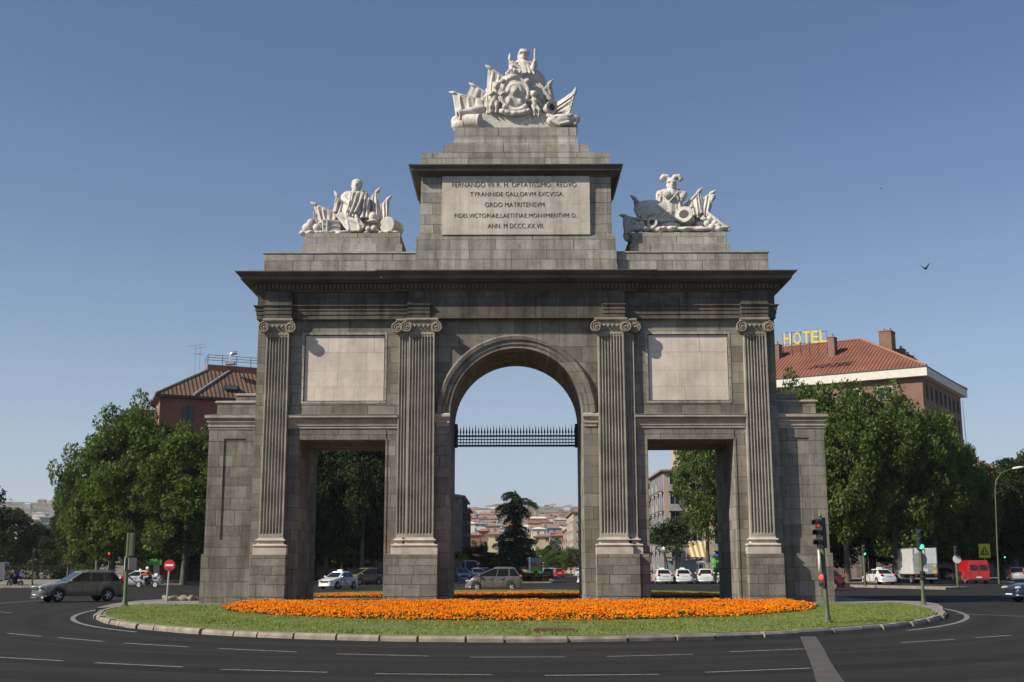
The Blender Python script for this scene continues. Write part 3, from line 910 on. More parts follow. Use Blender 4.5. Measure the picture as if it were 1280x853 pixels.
for (pole, hem, k) in (
    ([(566,116),(590,122),(614,128)], [(571,150),(592,148),(616,141)], dict(dy0=-.1, dy1=-.35, folds=4, amp=.1)),
    ([(590.5,106),(602,113),(614,120)], [(582,124),(598,127),(612,130)], dict(dy0=.25, dy1=.2, folds=2, amp=.08)),
    ([(611,84),(623,93),(636,101)], [(608,128),(620,124),(634,120)], dict(dy0=.25, dy1=.0, folds=3, amp=.1)),
    ([(689.5,103),(682,112),(672,122)], [(695,130),(688,134),(678,136)], dict(dy0=-.1, dy1=.2, folds=3, amp=.09)),
    ([(719.5,114),(715,128),(711,146)], [(690,134),(692,142),(700,148)], dict(dy0=-.5, dy1=.1, folds=4, amp=.09))):
    flag(S, pole, hem, **k)
cannon(S, (690.5,134.5), (676,141), .27, -.75, .3)
cannon(S, (573,143), (606,136), .2, -.6, -.2)
b = MB()
a = S.p(581,152.5,-.45); c = S.p(601.5,152,-.75); d = (c-a)
b.tube([a, a+d*.06, a+d*.1, a+d*.5, a+d*.9, a+d*.94, c], [.36,.39,.36,.37,.36,.39,.36], 20)
for i in range(10):
    t = i/10*2*PI; u = Vector((0,math.cos(t),math.sin(t)))*.37; w = Vector((0,math.cos(t+.3),math.sin(t+.3)))*.37
    b.tube([a+d*.1+u, a+d*.9+w], .022, 5)
S.done(b, 'drum', .03)
b = MB()
b.ball(S.p(701,152,-.5), (.72,.4,.36)); b.ball(S.p(717,149,-.5), (.36,.25,.2)); b.ball(S.p(722,150,-.55), (.15,.15,.2)); b.tube([S.p(684,144,-.6),S.p(694,147,-.8),S.p(706,146,-.75),S.p(716,144,-.7)], .1, 8)
b.tube([S.p(688,150,-.85),S.p(700,156,-.9),S.p(713,153,-.85)], .1, 8); b.ball(S.p(710,144,-.5), .13, 8, 6); b.ball(S.p(719,156,-.55), (.16,.16,.14), 8, 6)
S.done(b, 'helmet_trophy', .035)
b = MB()
b.ball(S.p(575,157,-.3), (.42,.3,.32)); b.ball(S.p(571,152,-.2), (.28,.3,.3)); b.ball(S.p(588,148,-.1), (.7,.3,.3))
S.done(b, 'carved_rock', .05)

# ---- left group
lg = thing('sculpture_group', (at(438,292,57).x, 57.0, 17.55), 'white stone sculpture group with bearded bust, flags, drum and tilted shield over the left opening', 'sculpture')
S = Sculpt(lg, 56.9)
def lx(zx): return 360+zx/7.756
def ly(zy): return 210+zy/7.756
def L(zx, zy, dy=0): return S.p(lx(zx), ly(zy), dy)
def ext(b, H, Sh, W, P):
    b.ball(H+Vector((0,-.18,-.22)), (.2,.2,.28)); b.ball(H+Vector((.02,.05,.14)), (.29,.33,.24))
    e = L(545,300,-.1); h = L(600,345,-.5); limb(b, (Sh+Vector((-.55,0,-.1)), .2), (e, .16), (h, .12)); b.ball(h, .13)
    for i in range(3):
        b.tube([L(735-i*60,235+i*6,-.4), L(700-i*50,330,-.58), L(650-i*40,430,-.62)], [.05,.06,.07], 6)
figure(S, (lx(668),ly(175)), .3, (lx(660),ly(262)), .66, (lx(650),ly(360)), .56, (lx(650),ly(470)), .78, dy=.2, extra=ext, fold=4)
for (pole, hem, k) in (
    ([(lx(250),ly(345)),(lx(360),ly(400)),(lx(470),ly(450))], [(lx(300),ly(545)),(lx(380),ly(520)),(lx(470),ly(500))], dict(dy0=-.1, dy1=-.4, folds=4, amp=.1)),
    ([(lx(470),ly(250)),(lx(520),ly(340)),(lx(570),ly(430))], [(lx(435),ly(420)),(lx(490),ly(440)),(lx(550),ly(450))], dict(dy0=.1, dy1=-.2, folds=3, amp=.09)),
    ([(lx(880),ly(215)),(lx(790),ly(320)),(lx(690),ly(440))], [(lx(890),ly(500)),(lx(800),ly(520)),(lx(700),ly(510))], dict(dy0=.1, dy1=-.3, folds=5, amp=.11)),
    ([(lx(985),ly(292)),(lx(920),ly(350)),(lx(850),ly(420))], [(lx(980),ly(500)),(lx(925),ly(540)),(lx(850),ly(550))], dict(dy0=.0, dy1=-.2, folds=4, amp=.09))):
    flag(S, pole, hem, **k)
b = MB()
cs = [L(x, y, d) for x, y, d in ((475,455,-.5),(560,425,-.35),(660,460,-.55),(745,570,-.8),(700,605,-.9),(590,610,-.85))]
n = Vector((.25,-1,.3)).normalized()*.07
b.loft([[c-n for c in cs],[c+n for c in cs]])
for (i, j) in ((0,3),(1,5),(2,4)): b.tube([cs[i]+n, cs[j]+n], .06, 6)
b.tube(cs+[cs[0]], .07, 6)
S.done(b, 'shield', .035)
b = MB()
a = L(962,548,-.75); c = L(1060,600,.3); d = c-a; r = S.px(10.4)
b.tube([a, a+d*.05, a+d*.09, a+d*.5, a+d*.92, c], [r*.93,r,r*.94,r*.95,r*.94,r*.9], 28)
S.done(b, 'drum', .03)
b = MB()
for (x, y, q) in ((190,582,48),(228,535,44),(285,582,44)): b.ball(L(x, y, -.5 if y > 560 else -.2), S.px(q/7.756)*1.02, 16, 10)
b.build('cannonball_pile', M['marble'], lg, origin=S.o, smooth=40)
b = MB()
for (x, y, q) in ((780,590,28),(835,585,30)): b.ball(L(x, y, -.8), S.px(q/7.756), 12, 8)
b.build('cannonball_pile', M['marble'], lg, origin=S.o, smooth=40)
b = MB()
c = L(415,590,-.3); b.obox(c, (.42,.12,0), (-.1,.35,0), (0,0,.38)); b.obox(c+Vector((0,0,.05)), (.44,.126,0), (-.105,.367,0), (0,0,.03)); b.obox(c+Vector((0,0,.3)), (.44,.126,0), (-.105,.367,0), (0,0,.05))
b.tube([c+Vector((-.1,-.42,-.36)), c+Vector((-.1,-.42,.36))], .04, 6)
S.done(b, 'carved_crate', .03)
b = MB()
b.ball(L(825,480,-.5), (.22,.22,.26)); b.ball(L(825,515,-.6), (.3,.2,.07)); b.tube([L(800,440,-.4),L(830,430,-.35),L(860,460,-.3)], .06, 6)
S.done(b, 'helmet', .03)
b = MB()
for i in range(26):
    rr = random.Random(i+5); x = 150+i*36; b.ball(L(x, 632+rr.uniform(-6,4), -.6+rr.uniform(-.1,.25)), (.22,.3,.1+rr.uniform(0,.06)), 8, 6)
b.ball(L(560,560,.2), (1.6,.5,.5)); b.ball(L(850,570,.2), (1.2,.5,.45)); b.ball(L(350,560,.3), (.9,.4,.35)); b.ball(L(650,520,.2), (.9,.5,.6))
b.tube([L(420,545,-.4),L(250,490,-.35),L(255,420,-.3)], .06, 6)
S.done(b, 'carved_base', .05)

for (pl, hm, k) in (
    ([(lx(600),ly(235)),(lx(720),ly(225)),(lx(800),ly(300))], [(lx(570),ly(450)),(lx(660),ly(490)),(lx(790),ly(480))], dict(dy0=-.15, dy1=-.5, folds=5, amp=.12)),
    ([(lx(500),ly(430)),(lx(620),ly(430)),(lx(860),ly(440))], [(lx(420),ly(600)),(lx(620),ly(610)),(lx(880),ly(610))], dict(dy0=.2, dy1=-.1, folds=7, amp=.12))):
    flag(S, pl, hm, name='carved_cloak', pole_on=False, **k)
# ---- right group
rg = thing('sculpture_group', (at(849,290,57).x, 57.0, 17.55), 'white stone sculpture group with plumed breastplate, cannon and round shot over the right opening', 'sculpture')
S = Sculpt(rg, 56.9)
def lx(zx): return 770+zx/7.756
def ly(zy): return 210+zy/7.756
def ext(b, H, Sh, W, P):
    b.ball(H+Vector((0,.03,.13)), (.27,.32,.25)); b.ball(H+Vector((0,-.26,.1)), (.27,.12,.05))
    for s in (-1, 1):
        b.tube([H+Vector((s*.05,0,.25)), H+Vector((s*.18,0,.42)), H+Vector((s*.38,0,.44)), H+Vector((s*.48,-.02,.3)), H+Vector((s*.4,-.03,.2))], [.1,.15,.16,.14,.08], 8)
    b.caps(Sh+Vector((-.55,0,-.1)), L(430,290,0), .24, .2); b.caps(Sh+Vector((.6,0,-.1)), L(640,300,0), .22, .2)
    for i in range(7):
        b.tube([L(400+i*36,330,-.35), L(395+i*40,440,-.5)], [.06,.085], 6)
    b.ball(L(500,260,-.45), (.22,.12,.2)); b.tube([L(610,230,-.45),L(560,290,-.5),L(520,330,-.5)], .05, 6)
def L(zx, zy, dy=0): return S.p(lx(zx), ly(zy), dy)
figure(S, (lx(540),ly(172)), .29, (lx(540),ly(245)), .62, (lx(530),ly(330)), .55, (lx(520),ly(470)), .78, dy=.15, extra=ext, fold=2)
for (pole, hem, k) in (
    ([(lx(170),ly(290)),(lx(260),ly(370)),(lx(350),ly(450))], [(lx(205),ly(480)),(lx(260),ly(490)),(lx(330),ly(495))], dict(dy0=-.1, dy1=-.3, folds=3, amp=.1)),
    ([(lx(70),ly(468)),(lx(160),ly(490)),(lx(260),ly(515))], [(lx(80),ly(635)),(lx(130),ly(640)),(lx(180),ly(600))], dict(dy0=-.3, dy1=-.75, folds=3, amp=.1)),
    ([(lx(820),ly(222)),(lx(770),ly(310)),(lx(640),ly(410))], [(lx(850),ly(440)),(lx(790),ly(470)),(lx(690),ly(460))], dict(dy0=.1, dy1=-.25, folds=4, amp=.1)),
    ([(lx(945),ly(243)),(lx(890),ly(275)),(lx(830),ly(320))], [(lx(915),ly(450)),(lx(850),ly(500)),(lx(770),ly(490))], dict(dy0=.1, dy1=-.2, folds=3, amp=.1))):
    flag(S, pole, hem, **k)
b = MB()
b.ball(L(395,440,-.35), (1.15,.22,.62), 20, 12, Matrix.Rotation(R(14), 3, 'Y')); b.ball(L(395,435,-.55), (.18,.15,.18))
b.tube([L(300,470,-.62),L(380,430,-.64),L(420,390,-.6)], .05, 6); b.tube([L(450,470,-.62),L(520,430,-.55)], .05, 6)
b.tube([L(200,500,-.5),L(300,385,-.5),L(430,365,-.5),L(560,440,-.5),L(600,510,-.5),L(400,520,-.6),L(200,500,-.5)], .06, 6)
S.done(b, 'shield', .038)
cannon(S, (lx(660),ly(452)), (lx(705),ly(560)), .38, -.75, .25)
cannon(S, (lx(352),ly(532)), (lx(420),ly(560)), .22, -.8, .2, 'mortar_barrel')
b = MB()
for (x, y, d) in ((850,512,-.3),(885,548,-.6),(960,545,-.45),(915,497,-.3),(815,556,-.5),(990,575,-.6),(930,580,-.7)): b.ball(L(x, y, d), S.px(35/7.756), 14, 10)
b.build('cannonball_pile', M['marble'], rg, origin=S.o, smooth=40)
b = MB()
for (x, y) in ((180,580),(225,580),(265,575),(210,545),(250,540)): b.ball(L(x, y, -.7), S.px(24/7.756), 10, 8)
b.build('cannonball_pile', M['marble'], rg, origin=S.o, smooth=40)
for (pl, hm, k) in (
    ([(lx(400),ly(250)),(lx(520),ly(330)),(lx(640),ly(310))], [(lx(370),ly(470)),(lx(520),ly(490)),(lx(650),ly(470))], dict(dy0=-.2, dy1=-.45, folds=6, amp=.12)),
    ([(lx(620),ly(440)),(lx(760),ly(400)),(lx(900),ly(400))], [(lx(700),ly(560)),(lx(820),ly(580)),(lx(960),ly(560))], dict(dy0=.1, dy1=.0, folds=5, amp=.12))):
    flag(S, pl, hm, name='carved_cloak', pole_on=False, **k)
b = MB()
b.tube([L(880,432,-.3),L(1000,530,-.5),L(1108,612,-.7)], .09, 8)
S.done(b, 'staff', .035)
b = MB(); b.tube([L(945,270,.1),L(940,300,.05),L(920,330,0),L(915,400,0)], [.1,.13,.1,.08], 8); b.ball(L(942,288,.05), .15, 10, 8)
S.done(b, 'staff', .035)
b = MB(); b.tube([L(700,340,.2),L(640,400,.1)], .06, 6)
S.done(b, 'staff', .035)
b = MB(); b.tube([L(405,228,.3),L(440,300,.3)], .07, 6)
S.done(b, 'staff', .035)
b = MB()
for i in range(26):
    rr = random.Random(i+55); x = 170+i*36; b.ball(L(x, 600+rr.uniform(-8,4), -.6+rr.uniform(-.1,.25)), (.22,.3,.1+rr.uniform(0,.06)), 8, 6)
b.ball(L(450,560,.0), (1.3,.5,.4)); b.ball(L(540,570,-.4), (.5,.3,.22)); b.ball(L(800,560,.2), (1.1,.4,.4)); b.ball(L(250,560,0), (.8,.4,.3)); b.ball(L(700,600,-.6), (.6,.3,.12)); b.ball(L(820,600,-.75), (.5,.15,.1)); b.ball(L(600,500,.1), (.9,.5,.6))
b.ball(L(110,660,-.5), (.2,.2,.3)); b.ball(L(130,690,-.4), (.15,.2,.2))
S.done(b, 'carved_base', .05)
# ------------------------------------------------------------------ ground, road, roundabout island
def zprof(Y):
    """terrain height: level round the square, then a far slope climbing to the ridge seen in the photograph"""
    pts = [(-200,-.12),(330,-.12),(420,1.0),(600,6),(900,17),(1400,42),(2000,78),(2700,122),(3100,143),(3600,150),(6500,60)]
    for (a, za), (b_, zb) in zip(pts, pts[1:]):
        if Y <= b_:
            return za + (zb-za)*max(0, (Y-a))/(b_-a)
    return pts[-1][1]
def terrain_z(X, Y):
    z = zprof(Y)
    if Y > 380:
        k = min(1, (Y-380)/900)
        z += k*(9*math.sin(X*.0031+1.0) + 6*math.sin(X*.0083+Y*.002) + 4*math.sin(X*.017+2))*min(1, z/60)
        if X < -700: z += k*min(1,(-X-700)/500)*22*min(1, Y/2600)
    return z
b = MB()
ys = [-200,-100,0,100,200,330,380,420,500,600,750,900,1100,1400,1700,2000,2350,2700,2900,3100,3350,3600,4500,6500]
xs = [-3500+7000*i/100 for i in range(101)]
vv = [(x, y, terrain_z(x, y)) for y in ys for x in xs]
n = len(xs)
b.add(vv, [(j*n+i, j*n+i+1, (j+1)*n+i+1, (j+1)*n+i) for j in range(len(ys)-1) for i in range(n-1)])
def earth():
    t = NT('distant_ground'); pos = t.pos()
    f = t.noise(pos, .008, 6, .65)
    c = t.mix(t.ramp(f, [(.42, 0.0), (.5, 1.0)]), (.035,.05,.022,1), (.2,.16,.115,1))
    t.base(c); t.set(Roughness=1.0); return t.mat
M['earth'] = earth()
tag(b.build('terrain', M['earth'], smooth=60), kind='structure')
b = MB()
b.add([(-220,-60,0),(220,-60,0),(220,330,0),(-220,330,0)], [(0,1,2,3)])
tag(b.build('road', M['asphalt']), kind='structure')

IC, IA, IB = (0.25, 57.5), 17.15, 29.2
def isl(a, d=0.0): return (IC[0]+(IA-d)*math.cos(a), IC[1]+(IB-d)*math.sin(a))
N = 180
# kerb of single granite stones
b = MB(); rr = random.Random(4)
a = -PI
peri = []
while a < PI:
    dl = math.hypot(IA*math.sin(a), IB*math.cos(a))
    step = rr.uniform(.85, 1.5)/dl
    peri.append((a, min(a+step, PI))); a += step
for (a0, a1) in peri:
    g_ = .03/math.hypot(IA*math.sin(a0), IB*math.cos(a0))
    h = .135 + rr.uniform(-.015,.012); o = rr.uniform(-.05,.05)
    aa = [a0+g_, (a0+a1)/2, a1-g_]
    rings = []
    for q in aa:
        po = isl(q, o); pm = isl(q, o+.05); pi_ = isl(q, o+.24)
        rings.append([(po[0],po[1],0),(po[0],po[1],h-.06),(pm[0],pm[1],h),(pi_[0],pi_[1],h),(pi_[0],pi_[1],0)])
    b.loft(rings)
tag(b.build('kerb', M['kerb']), kind='structure')
b = MB()
b.prism([isl(2*PI*i/N, .3) for i in range(N)], 0.0, .12, plane='XY')
b.prism([tuple(ground(x, y).xy) for x, y in ((119,763),(140,757.5),(170,753.5),(215,751),(262,750),(262,757),(190,760))], 0.0, .13, plane='XY')
b.prism([tuple(ground(x, y).xy) for x, y in ((1040,756.5),(1110,755.5),(1150,756.5),(1172,760),(1178,764),(1110,762),(1040,761))], 0.0, .13, plane='XY')
tag(b.build('pavement', M['paving']), kind='structure')
# lawns
def lawn_z(x, y): return .17 + .05*math.sin(x*.5)*math.sin(y*.37)*.5
for (c0, c1, ylim) in ((-PI, 0, 53.6), (0, PI, 63.5)):
    pts = []
    for i in range(91):
        q = isl(c0+(c1-c0)*i/90, .36)
        if (c0 < 0 and q[1] < ylim) or (c0 >= 0 and q[1] > ylim): pts.append(q)
    b = MB(); b.prism([(p[0], p[1]) for p in pts], .1, .135, plane='XY')
    tag(b.build('lawn', M['lawn_soil']), kind='structure')

# painted lines
b = MB()
def strip(pa, pb, w):
    d = (pb-pa); d.z = 0; nrm = Vector((-d.y, d.x, 0)).normalized()*w/2
    b.add([pa-nrm, pb-nrm, pb+nrm, pa+nrm], [(0,1,2,3)])
Z1 = .004
for (x0,y0,x1,y1) in ((9,790.5,51,794.5),(72,796,129,801),(155,803,235,808),(272,810,370,814.5),(420,817,535,820),(587,821.5,705,821.5),(758,821,865,818.5),(911,815.5,1006,812),(1126,804.5,1192,800.5),(1219,798.5,1264,795.5),
    (-60,817,78,825),(118,827.5,227,833),(275,836,408,840),(468,842,615,843.5),(680,844.5,823,843.5),(881,841,1013,836)):
    strip(ground(x0,y0,Z1), ground(x1,y1,Z1), .11)
strip(ground(1195,768.5,Z1), ground(1330,774,Z1), .14)
strip(ground(-20,754.5,Z1), ground(60,748.5,Z1), .14); strip(ground(-20,762,Z1), ground(14,765,Z1), .12)
strip(ground(555,734.5,Z1), ground(740,734.5,Z1), .4)
def edge(a0, a1):
    m = 30
    vi = [(*isl(a0+(a1-a0)*i/m, -.62), Z1) for i in range(m+1)]; vo = [(*isl(a0+(a1-a0)*i/m, -.78), Z1) for i in range(m+1)]
    b.add(vi+vo, [(i, i+1, m+2+i, m+1+i) for i in range(m)])
tag(b.build('road_marking', M['paint']), kind='structure')
b = MB(); edge(-PI+.05, -PI+.95); edge(-.95, -.05)
tag(b.build('road_marking', M['worn_paint']), kind='structure')
b = MB()
q = [ground(x, y, .003) for x, y in ((999,796.5),(1019,796.5),(1029,812),(1037,828),(1045,840),(1056,856),(1020,856),(1016,840),(1011,826),(1005,810))]
b.add(q, [tuple(range(len(q)))])
tag(b.build('road_patch', M['patch']), kind='structure')

# far pavements round the square
def slab(name, pts, h=.14, mat='paving'):
    b = MB(); b.prism(pts, -.02, h, plane='XY'); return tag(b.build(name, M[mat], bevel=.02), kind='structure')
slab('pavement', [(-220,128),(-90,122),(-50,121),(-17,125),(-17,330),(-220,330)])
slab('pavement', [(24,124),(60,128),(110,140),(220,150),(220,330),(24,330)])
slab('pavement', [(-13.5,131),(4.2,131),(5,134),(5,210),(-13.5,210)])
i0 = ground(1070,734.5); i1 = ground(1212,737.5)
slab('kerb', [(i0.x-1,i0.y-3),(i0.x,i0.y-5.5),(i1.x-3,i1.y-3.2),(i1.x,i1.y),(i1.x-1,i1.y+2),(i0.x,i0.y+2)], .16, 'kerb')
slab('kerb', [(-75,108),(-40,106.5),(-39,107.5),(-40,109),(-75,110.5)], .16, 'kerb')

# grass blades
rng = np.random.default_rng(11)
def in_bed(x, y):
    f = (y < 54.1) & (((x-.3)/12.4)**2 + ((y-54.1)/17.7)**2 < 1)
    k = (y > 63.8) & (((x-.2)/12.0)**2 + ((y-63.8)/8.0)**2 < 1)
    return f | k
def lawn_points(n):
    x = rng.uniform(-18, 18.5, n); y = rng.uniform(28, 84, n)
    ok = (((x-IC[0])/(IA-.4))**2 + ((y-IC[1])/(IB-.4))**2 < 1) & ((y < 53.5) | (y > 63.6)) & ~in_bed(x, y)
    return x[ok], y[ok]
x, y = lawn_points(330000)
keep = (y < 50) | (rng.random(len(y)) < .35)
x, y = x[keep], y[keep]
n = len(x)
an = rng.uniform(0, 2*PI, n); h = rng.uniform(.025, .06, n)*(1+.5*np.sin(x*1.3)*np.sin(y*.9)); w = rng.uniform(.008,.02, n); ln = rng.uniform(0,.05, n); la = rng.uniform(0, 2*PI, n)
V = np.empty((n,3,3), dtype=np.float32)
V[:,0] = np.stack([x-np.cos(an)*w, y-np.sin(an)*w, np.full(n,.13)], 1)
V[:,1] = np.stack([x+np.cos(an)*w, y+np.sin(an)*w, np.full(n,.13)], 1)
V[:,2] = np.stack([x+np.cos(la)*ln, y+np.sin(la)*ln, .13+h], 1)
tag(poly_cloud('grass', V, M['grass']), 'short sunlit green grass around the orange flower bed', 'grass', kind='stuff')

# marigold beds
def bed(n, ymin, ymax, label, yc, a, bb, hgt=.27):
    x = rng.uniform(-12.4, 12.9, n); y = rng.uniform(ymin, ymax, n)
    ed = 1 - np.sqrt(((x-(.3 if a > 12.2 else .2))/a)**2 + ((y-yc)/bb)**2) + .012*np.sin(x*3.1)+.01*np.sin(x*7.7+y)
    ok = in_bed(x, y) & (ed > 0.0)
    x, y, ed = x[ok], y[ok], ed[ok]
    n = len(x)
    top = .12 + hgt*np.clip(ed*14, .35, 1) + .03*np.sin(x*2.2+y*.7)*np.sin(y*1.9) + .025*np.sin(x*5.1)*np.sin(y*4.3+x)
    # leaves under the flowers
    nl = n
    rr_ = rng.uniform(.04, .09, nl); z = .14 + (top-.14)*rng.uniform(.1, .95, nl)
    d1 = rng.normal(size=(nl,3)); d1 /= np.linalg.norm(d1, axis=1)[:,None]
    d2 = np.cross(d1, rng.normal(size=(nl,3))); d2 /= np.linalg.norm(d2, axis=1)[:,None]
    c = np.stack([x+rng.normal(0,.05,nl), y+rng.normal(0,.05,nl), z], 1)
    L = np.stack([c-d1*rr_[:,None], c-d2*rr_[:,None]*.4, c+d1*rr_[:,None], c+d2*rr_[:,None]*.4], 1)
    # flower heads: domed fans of petals
    kf = rng.random(n) < .62*(.62+.38*np.sin(x*1.7+.6*y)*np.sin(y*1.3-x*.4)*.9+.2)
    xf, yf, tf = x[kf], y[kf], top[kf]+rng.uniform(-.05,.04, kf.sum())
    m = len(xf); r = rng.uniform(.026,.054, m)
    tilt = rng.normal(0,.35,(m,2))
    F = []
    K = 6
    for ring in range(2):
        for k in range(K):
            a0 = 2*PI*k/K+ring*.5; a1 = 2*PI*(k+1)/K+ring*.5
            r0 = r*(.45 if ring == 0 else 1.0)
            def P(ang, rad, hh):
                dx = np.cos(ang)*rad; dy = np.sin(ang)*rad
                return np.stack([xf+dx, yf+dy, tf+hh+dx*tilt[:,0]+dy*tilt[:,1]], 1)
            if ring == 0:
                F.append(np.stack([P(a0, r0*0, r*.75), P(a0, r0, r*.6), P(a1, r0, r*.6), P((a0+a1)/2, r0*.5, r*.72)], 1)[:, [0,1,2,3]])
            else:
                F.append(np.stack([P(a0, r*.45, r*.55), P(a0, r, -r*.1), P(a1, r, -r*.1), P(a1, r*.45, r*.55)], 1))
    F = np.concatenate(F)
    V = np.concatenate([L, F]); mi = np.concatenate([np.zeros(len(L), np.int32), np.ones(len(F), np.int32)])
    tag(poly_cloud('flower_bed', V, [M['bed_leaf'], M['petal']], mi), label, 'flower bed', kind='stuff')
bed(84000, 36, 54.1, 'wide bed of orange marigolds in front of the arch', 54.1, 12.4, 17.7, hgt=.14)
bed(28000, 63.8, 72, 'narrower bed of orange marigolds behind the arch, seen through its openings', 63.8, 12.0, 8.0, hgt=.13)
b = MB()
b.prism([(.2+12*math.cos(PI+PI*i/60), 54.05+17.5*math.sin(PI+PI*i/60)) for i in range(61)], .1, .142, plane='XY')
b.prism([(.2+11.9*math.cos(PI*i/60), 63.9+7.9*math.sin(PI*i/60)) for i in range(61)], .1, .142, plane='XY')
tag(b.build('soil', M['soil']), kind='structure')
# small things lying on the island
q = ground(692, 789.5, .14)
b = MB(); b.box(-.5,.5,-.22,.22,0,.07); 
for i in range(6): b.box(-.46+.16*i,-.37+.16*i,-.2,.2,.07,.085)
tag(b.build('valve_cover', plain('rusty_brown_iron', (.12,.06,.04,1), .8, .3, 6)), 'rusty brown valve cover set in the grass near the kerb', 'valve cover').location = q
q = ground(222, 750.5, .12)
b = MB(); rr = random.Random(8)
for i in range(9):
    b.ball((rr.uniform(-.9,.9), rr.uniform(-.2,.2), rr.uniform(.05,.16)), (rr.uniform(.15,.36), rr.uniform(.12,.25), rr.uniform(.08,.16)), 8, 6, Euler((rr.random(),rr.random(),rr.random())).to_matrix())
tag(b.build('rubble_heap', M['kerb'], remesh=.05), 'low heap of grey rubble beside the left wing of the arch', 'rubble').location = q
# ------------------------------------------------------------------ trees
rng = np.random.default_rng(5)
def unit(n):
    v = rng.normal(size=(n,3)); return v/np.linalg.norm(v, axis=1)[:,None]
def leaf_quads(c, size, up=.4, asp=.55):
    n = len(c)
    nrm = unit(n); nrm[:,2] = np.abs(nrm[:,2])*.8+up; nrm[:,:2] *= 1.0
    nrm /= np.linalg.norm(nrm, axis=1)[:,None]
    a = np.cross(nrm, unit(n)); a /= np.linalg.norm(a, axis=1)[:,None]
    b_ = np.cross(nrm, a)
    s = size*rng.uniform(.65, 1.35, n)[:,None]
    dr = nrm*s*.25
    return np.stack([c-a*s, c-b_*s*asp-dr*.2, c+a*s-dr, c+b_*s*asp-dr*.2], 1)

def plane_crown(seed, nclump=190, per=135, leaf=.2):
    """full uneven broadleaf crown, 7 m half width and 16 m tall before scaling"""
    global rng
    rng = np.random.default_rng(seed)
    ph = rng.uniform(0, 2*PI, 8)
    pts = []
    for i in range(nclump):
        d = unit(1)[0]
        if d[2] < -.85: d[2] *= -1
        az = math.atan2(d[1], d[0])
        bump = 1 + (1-.7*max(0,d[2]))*(.13*math.sin(3*az+ph[0]+2.5*d[2]) + .11*math.sin(5*az+ph[1]-3*d[2]) + .1*math.sin(2*az+ph[2]+6*d[2]))
        r = (rng.uniform(.25,1.0)**.45)*bump
        p = np.array([d[0]*6.1*r, d[1]*6.1*r, 8.4 + d[2]*(6.9 if d[2] > 0 else 7.0)*r])
        cr = rng.uniform(.8, 1.55)
        n = int(per*cr*cr*.75)
        q = unit(n)*(rng.uniform(.2,1,n)**.45)[:,None]*np.array([cr,cr,cr*.75])
        q[:,2] -= .1*(q[:,0]**2+q[:,1]**2)
        q = p+q
        q[:,2] = np.maximum(q[:,2], 1.9+rng.uniform(0,.9,n))
        pts.append(q)
    pts = np.concatenate(pts)
    return leaf_quads(pts, leaf), None

def trunk_mesh(b, h, r, seed, limbs=7, spread=.6, z0=.3):
    rr = random.Random(seed)
    pts = [(0,0,-.1),(rr.uniform(-.05,.05),0,h*.12),(rr.uniform(-.15,.15),rr.uniform(-.15,.15),h*.35),(rr.uniform(-.3,.3),rr.uniform(-.3,.3),h*.65),(rr.uniform(-.4,.4),rr.uniform(-.4,.4),h*.9)]
    b.tube(pts, [r*1.35, r, r*.8, r*.45, r*.12], 9)
    for i in range(limbs):
        a = 2*PI*i/limbs+rr.uniform(-.4,.4); t = z0+.45*rr.random()
        zb = h*t; L = h*.28*rr.uniform(.7,1.2)
        p0 = Vector((0,0,zb)); p1 = p0+Vector((math.cos(a)*L*.5*spread*1.6, math.sin(a)*L*.5*spread*1.6, L*.45)); p2 = p0+Vector((math.cos(a)*L*spread*1.7, math.sin(a)*L*spread*1.7, L*.95))
        b.tube([p0,p1,p2], [r*.5,r*.3,r*.08], 6)

PROTO = {}
def proto_plane(k, mat):
    key = ('plane', k, mat)
    if key in PROTO: return PROTO[key]
    V, _ = plane_crown(100+k)
    root = thing('plane_tree', (0,0,0), 'x', 'tree')
    b = MB(); trunk_mesh(b, 12.0, .34, k); b.build('trunk', M['bark'], root, smooth=60)
    poly_cloud('crown', V, M[mat], parent=root)
    PROTO[key] = [root, False]
    return PROTO[key]
def place(pr, loc, sc, rz, label, group, name=None):
    root, used = pr
    o = root if not used else copy_tree(root)
    pr[1] = True
    o.location = loc; o.scale = sc; o.rotation_euler = (0,0,rz)
    o['label'] = label
    if group: o['group'] = group
    return o
rt = random.Random(77)
def plane_tree(px, top, Y, w, k, label, group, mat='plane_leaf', z0=0.12):
    w = w*1.22 if Y < 160 else w
    h = at(px, top, Y).z; X = at(px, 690, Y).x
    r = w/2*Y/F_PX
    return place(proto_plane(k, mat), (X, Y, z0), (r/6.7, r/6.7, h/16.0), rt.uniform(0, 6.28), label, group)
GL, GR, GO = 'plane trees left of the arch', 'plane trees right of the arch', 'plane trees behind the left opening'
plane_tree(122, 528, 126, 90, 0, 'leftmost tall leafy plane tree beside the sky gap', GL)
plane_tree(158, 497, 124, 104, 1, 'tallest plane tree in front of the low grey roofed block', GL)
plane_tree(230, 523, 122, 112, 2, 'full plane tree hiding the foot of the red brick building', GL)
plane_tree(86, 580, 138, 44, 3, 'slim darker plane tree at the far left end of the row', GL, 'dark_leaf')
plane_tree(190, 545, 146, 120, 1, 'shaded plane tree standing behind the front left row', GL, 'dark_leaf')
plane_tree(285, 528, 123, 100, 3, 'plane tree mostly hidden by the left wing of the arch', GL)
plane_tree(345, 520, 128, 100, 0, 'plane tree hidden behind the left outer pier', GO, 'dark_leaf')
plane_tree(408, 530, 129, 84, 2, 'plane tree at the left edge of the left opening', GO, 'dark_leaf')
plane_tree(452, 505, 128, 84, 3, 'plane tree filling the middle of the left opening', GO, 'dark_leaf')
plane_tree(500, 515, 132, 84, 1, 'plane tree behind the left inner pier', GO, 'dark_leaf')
plane_tree(430, 540, 150, 130, 0, 'deep shaded plane tree at the back of the left opening', GO, 'dark_leaf')
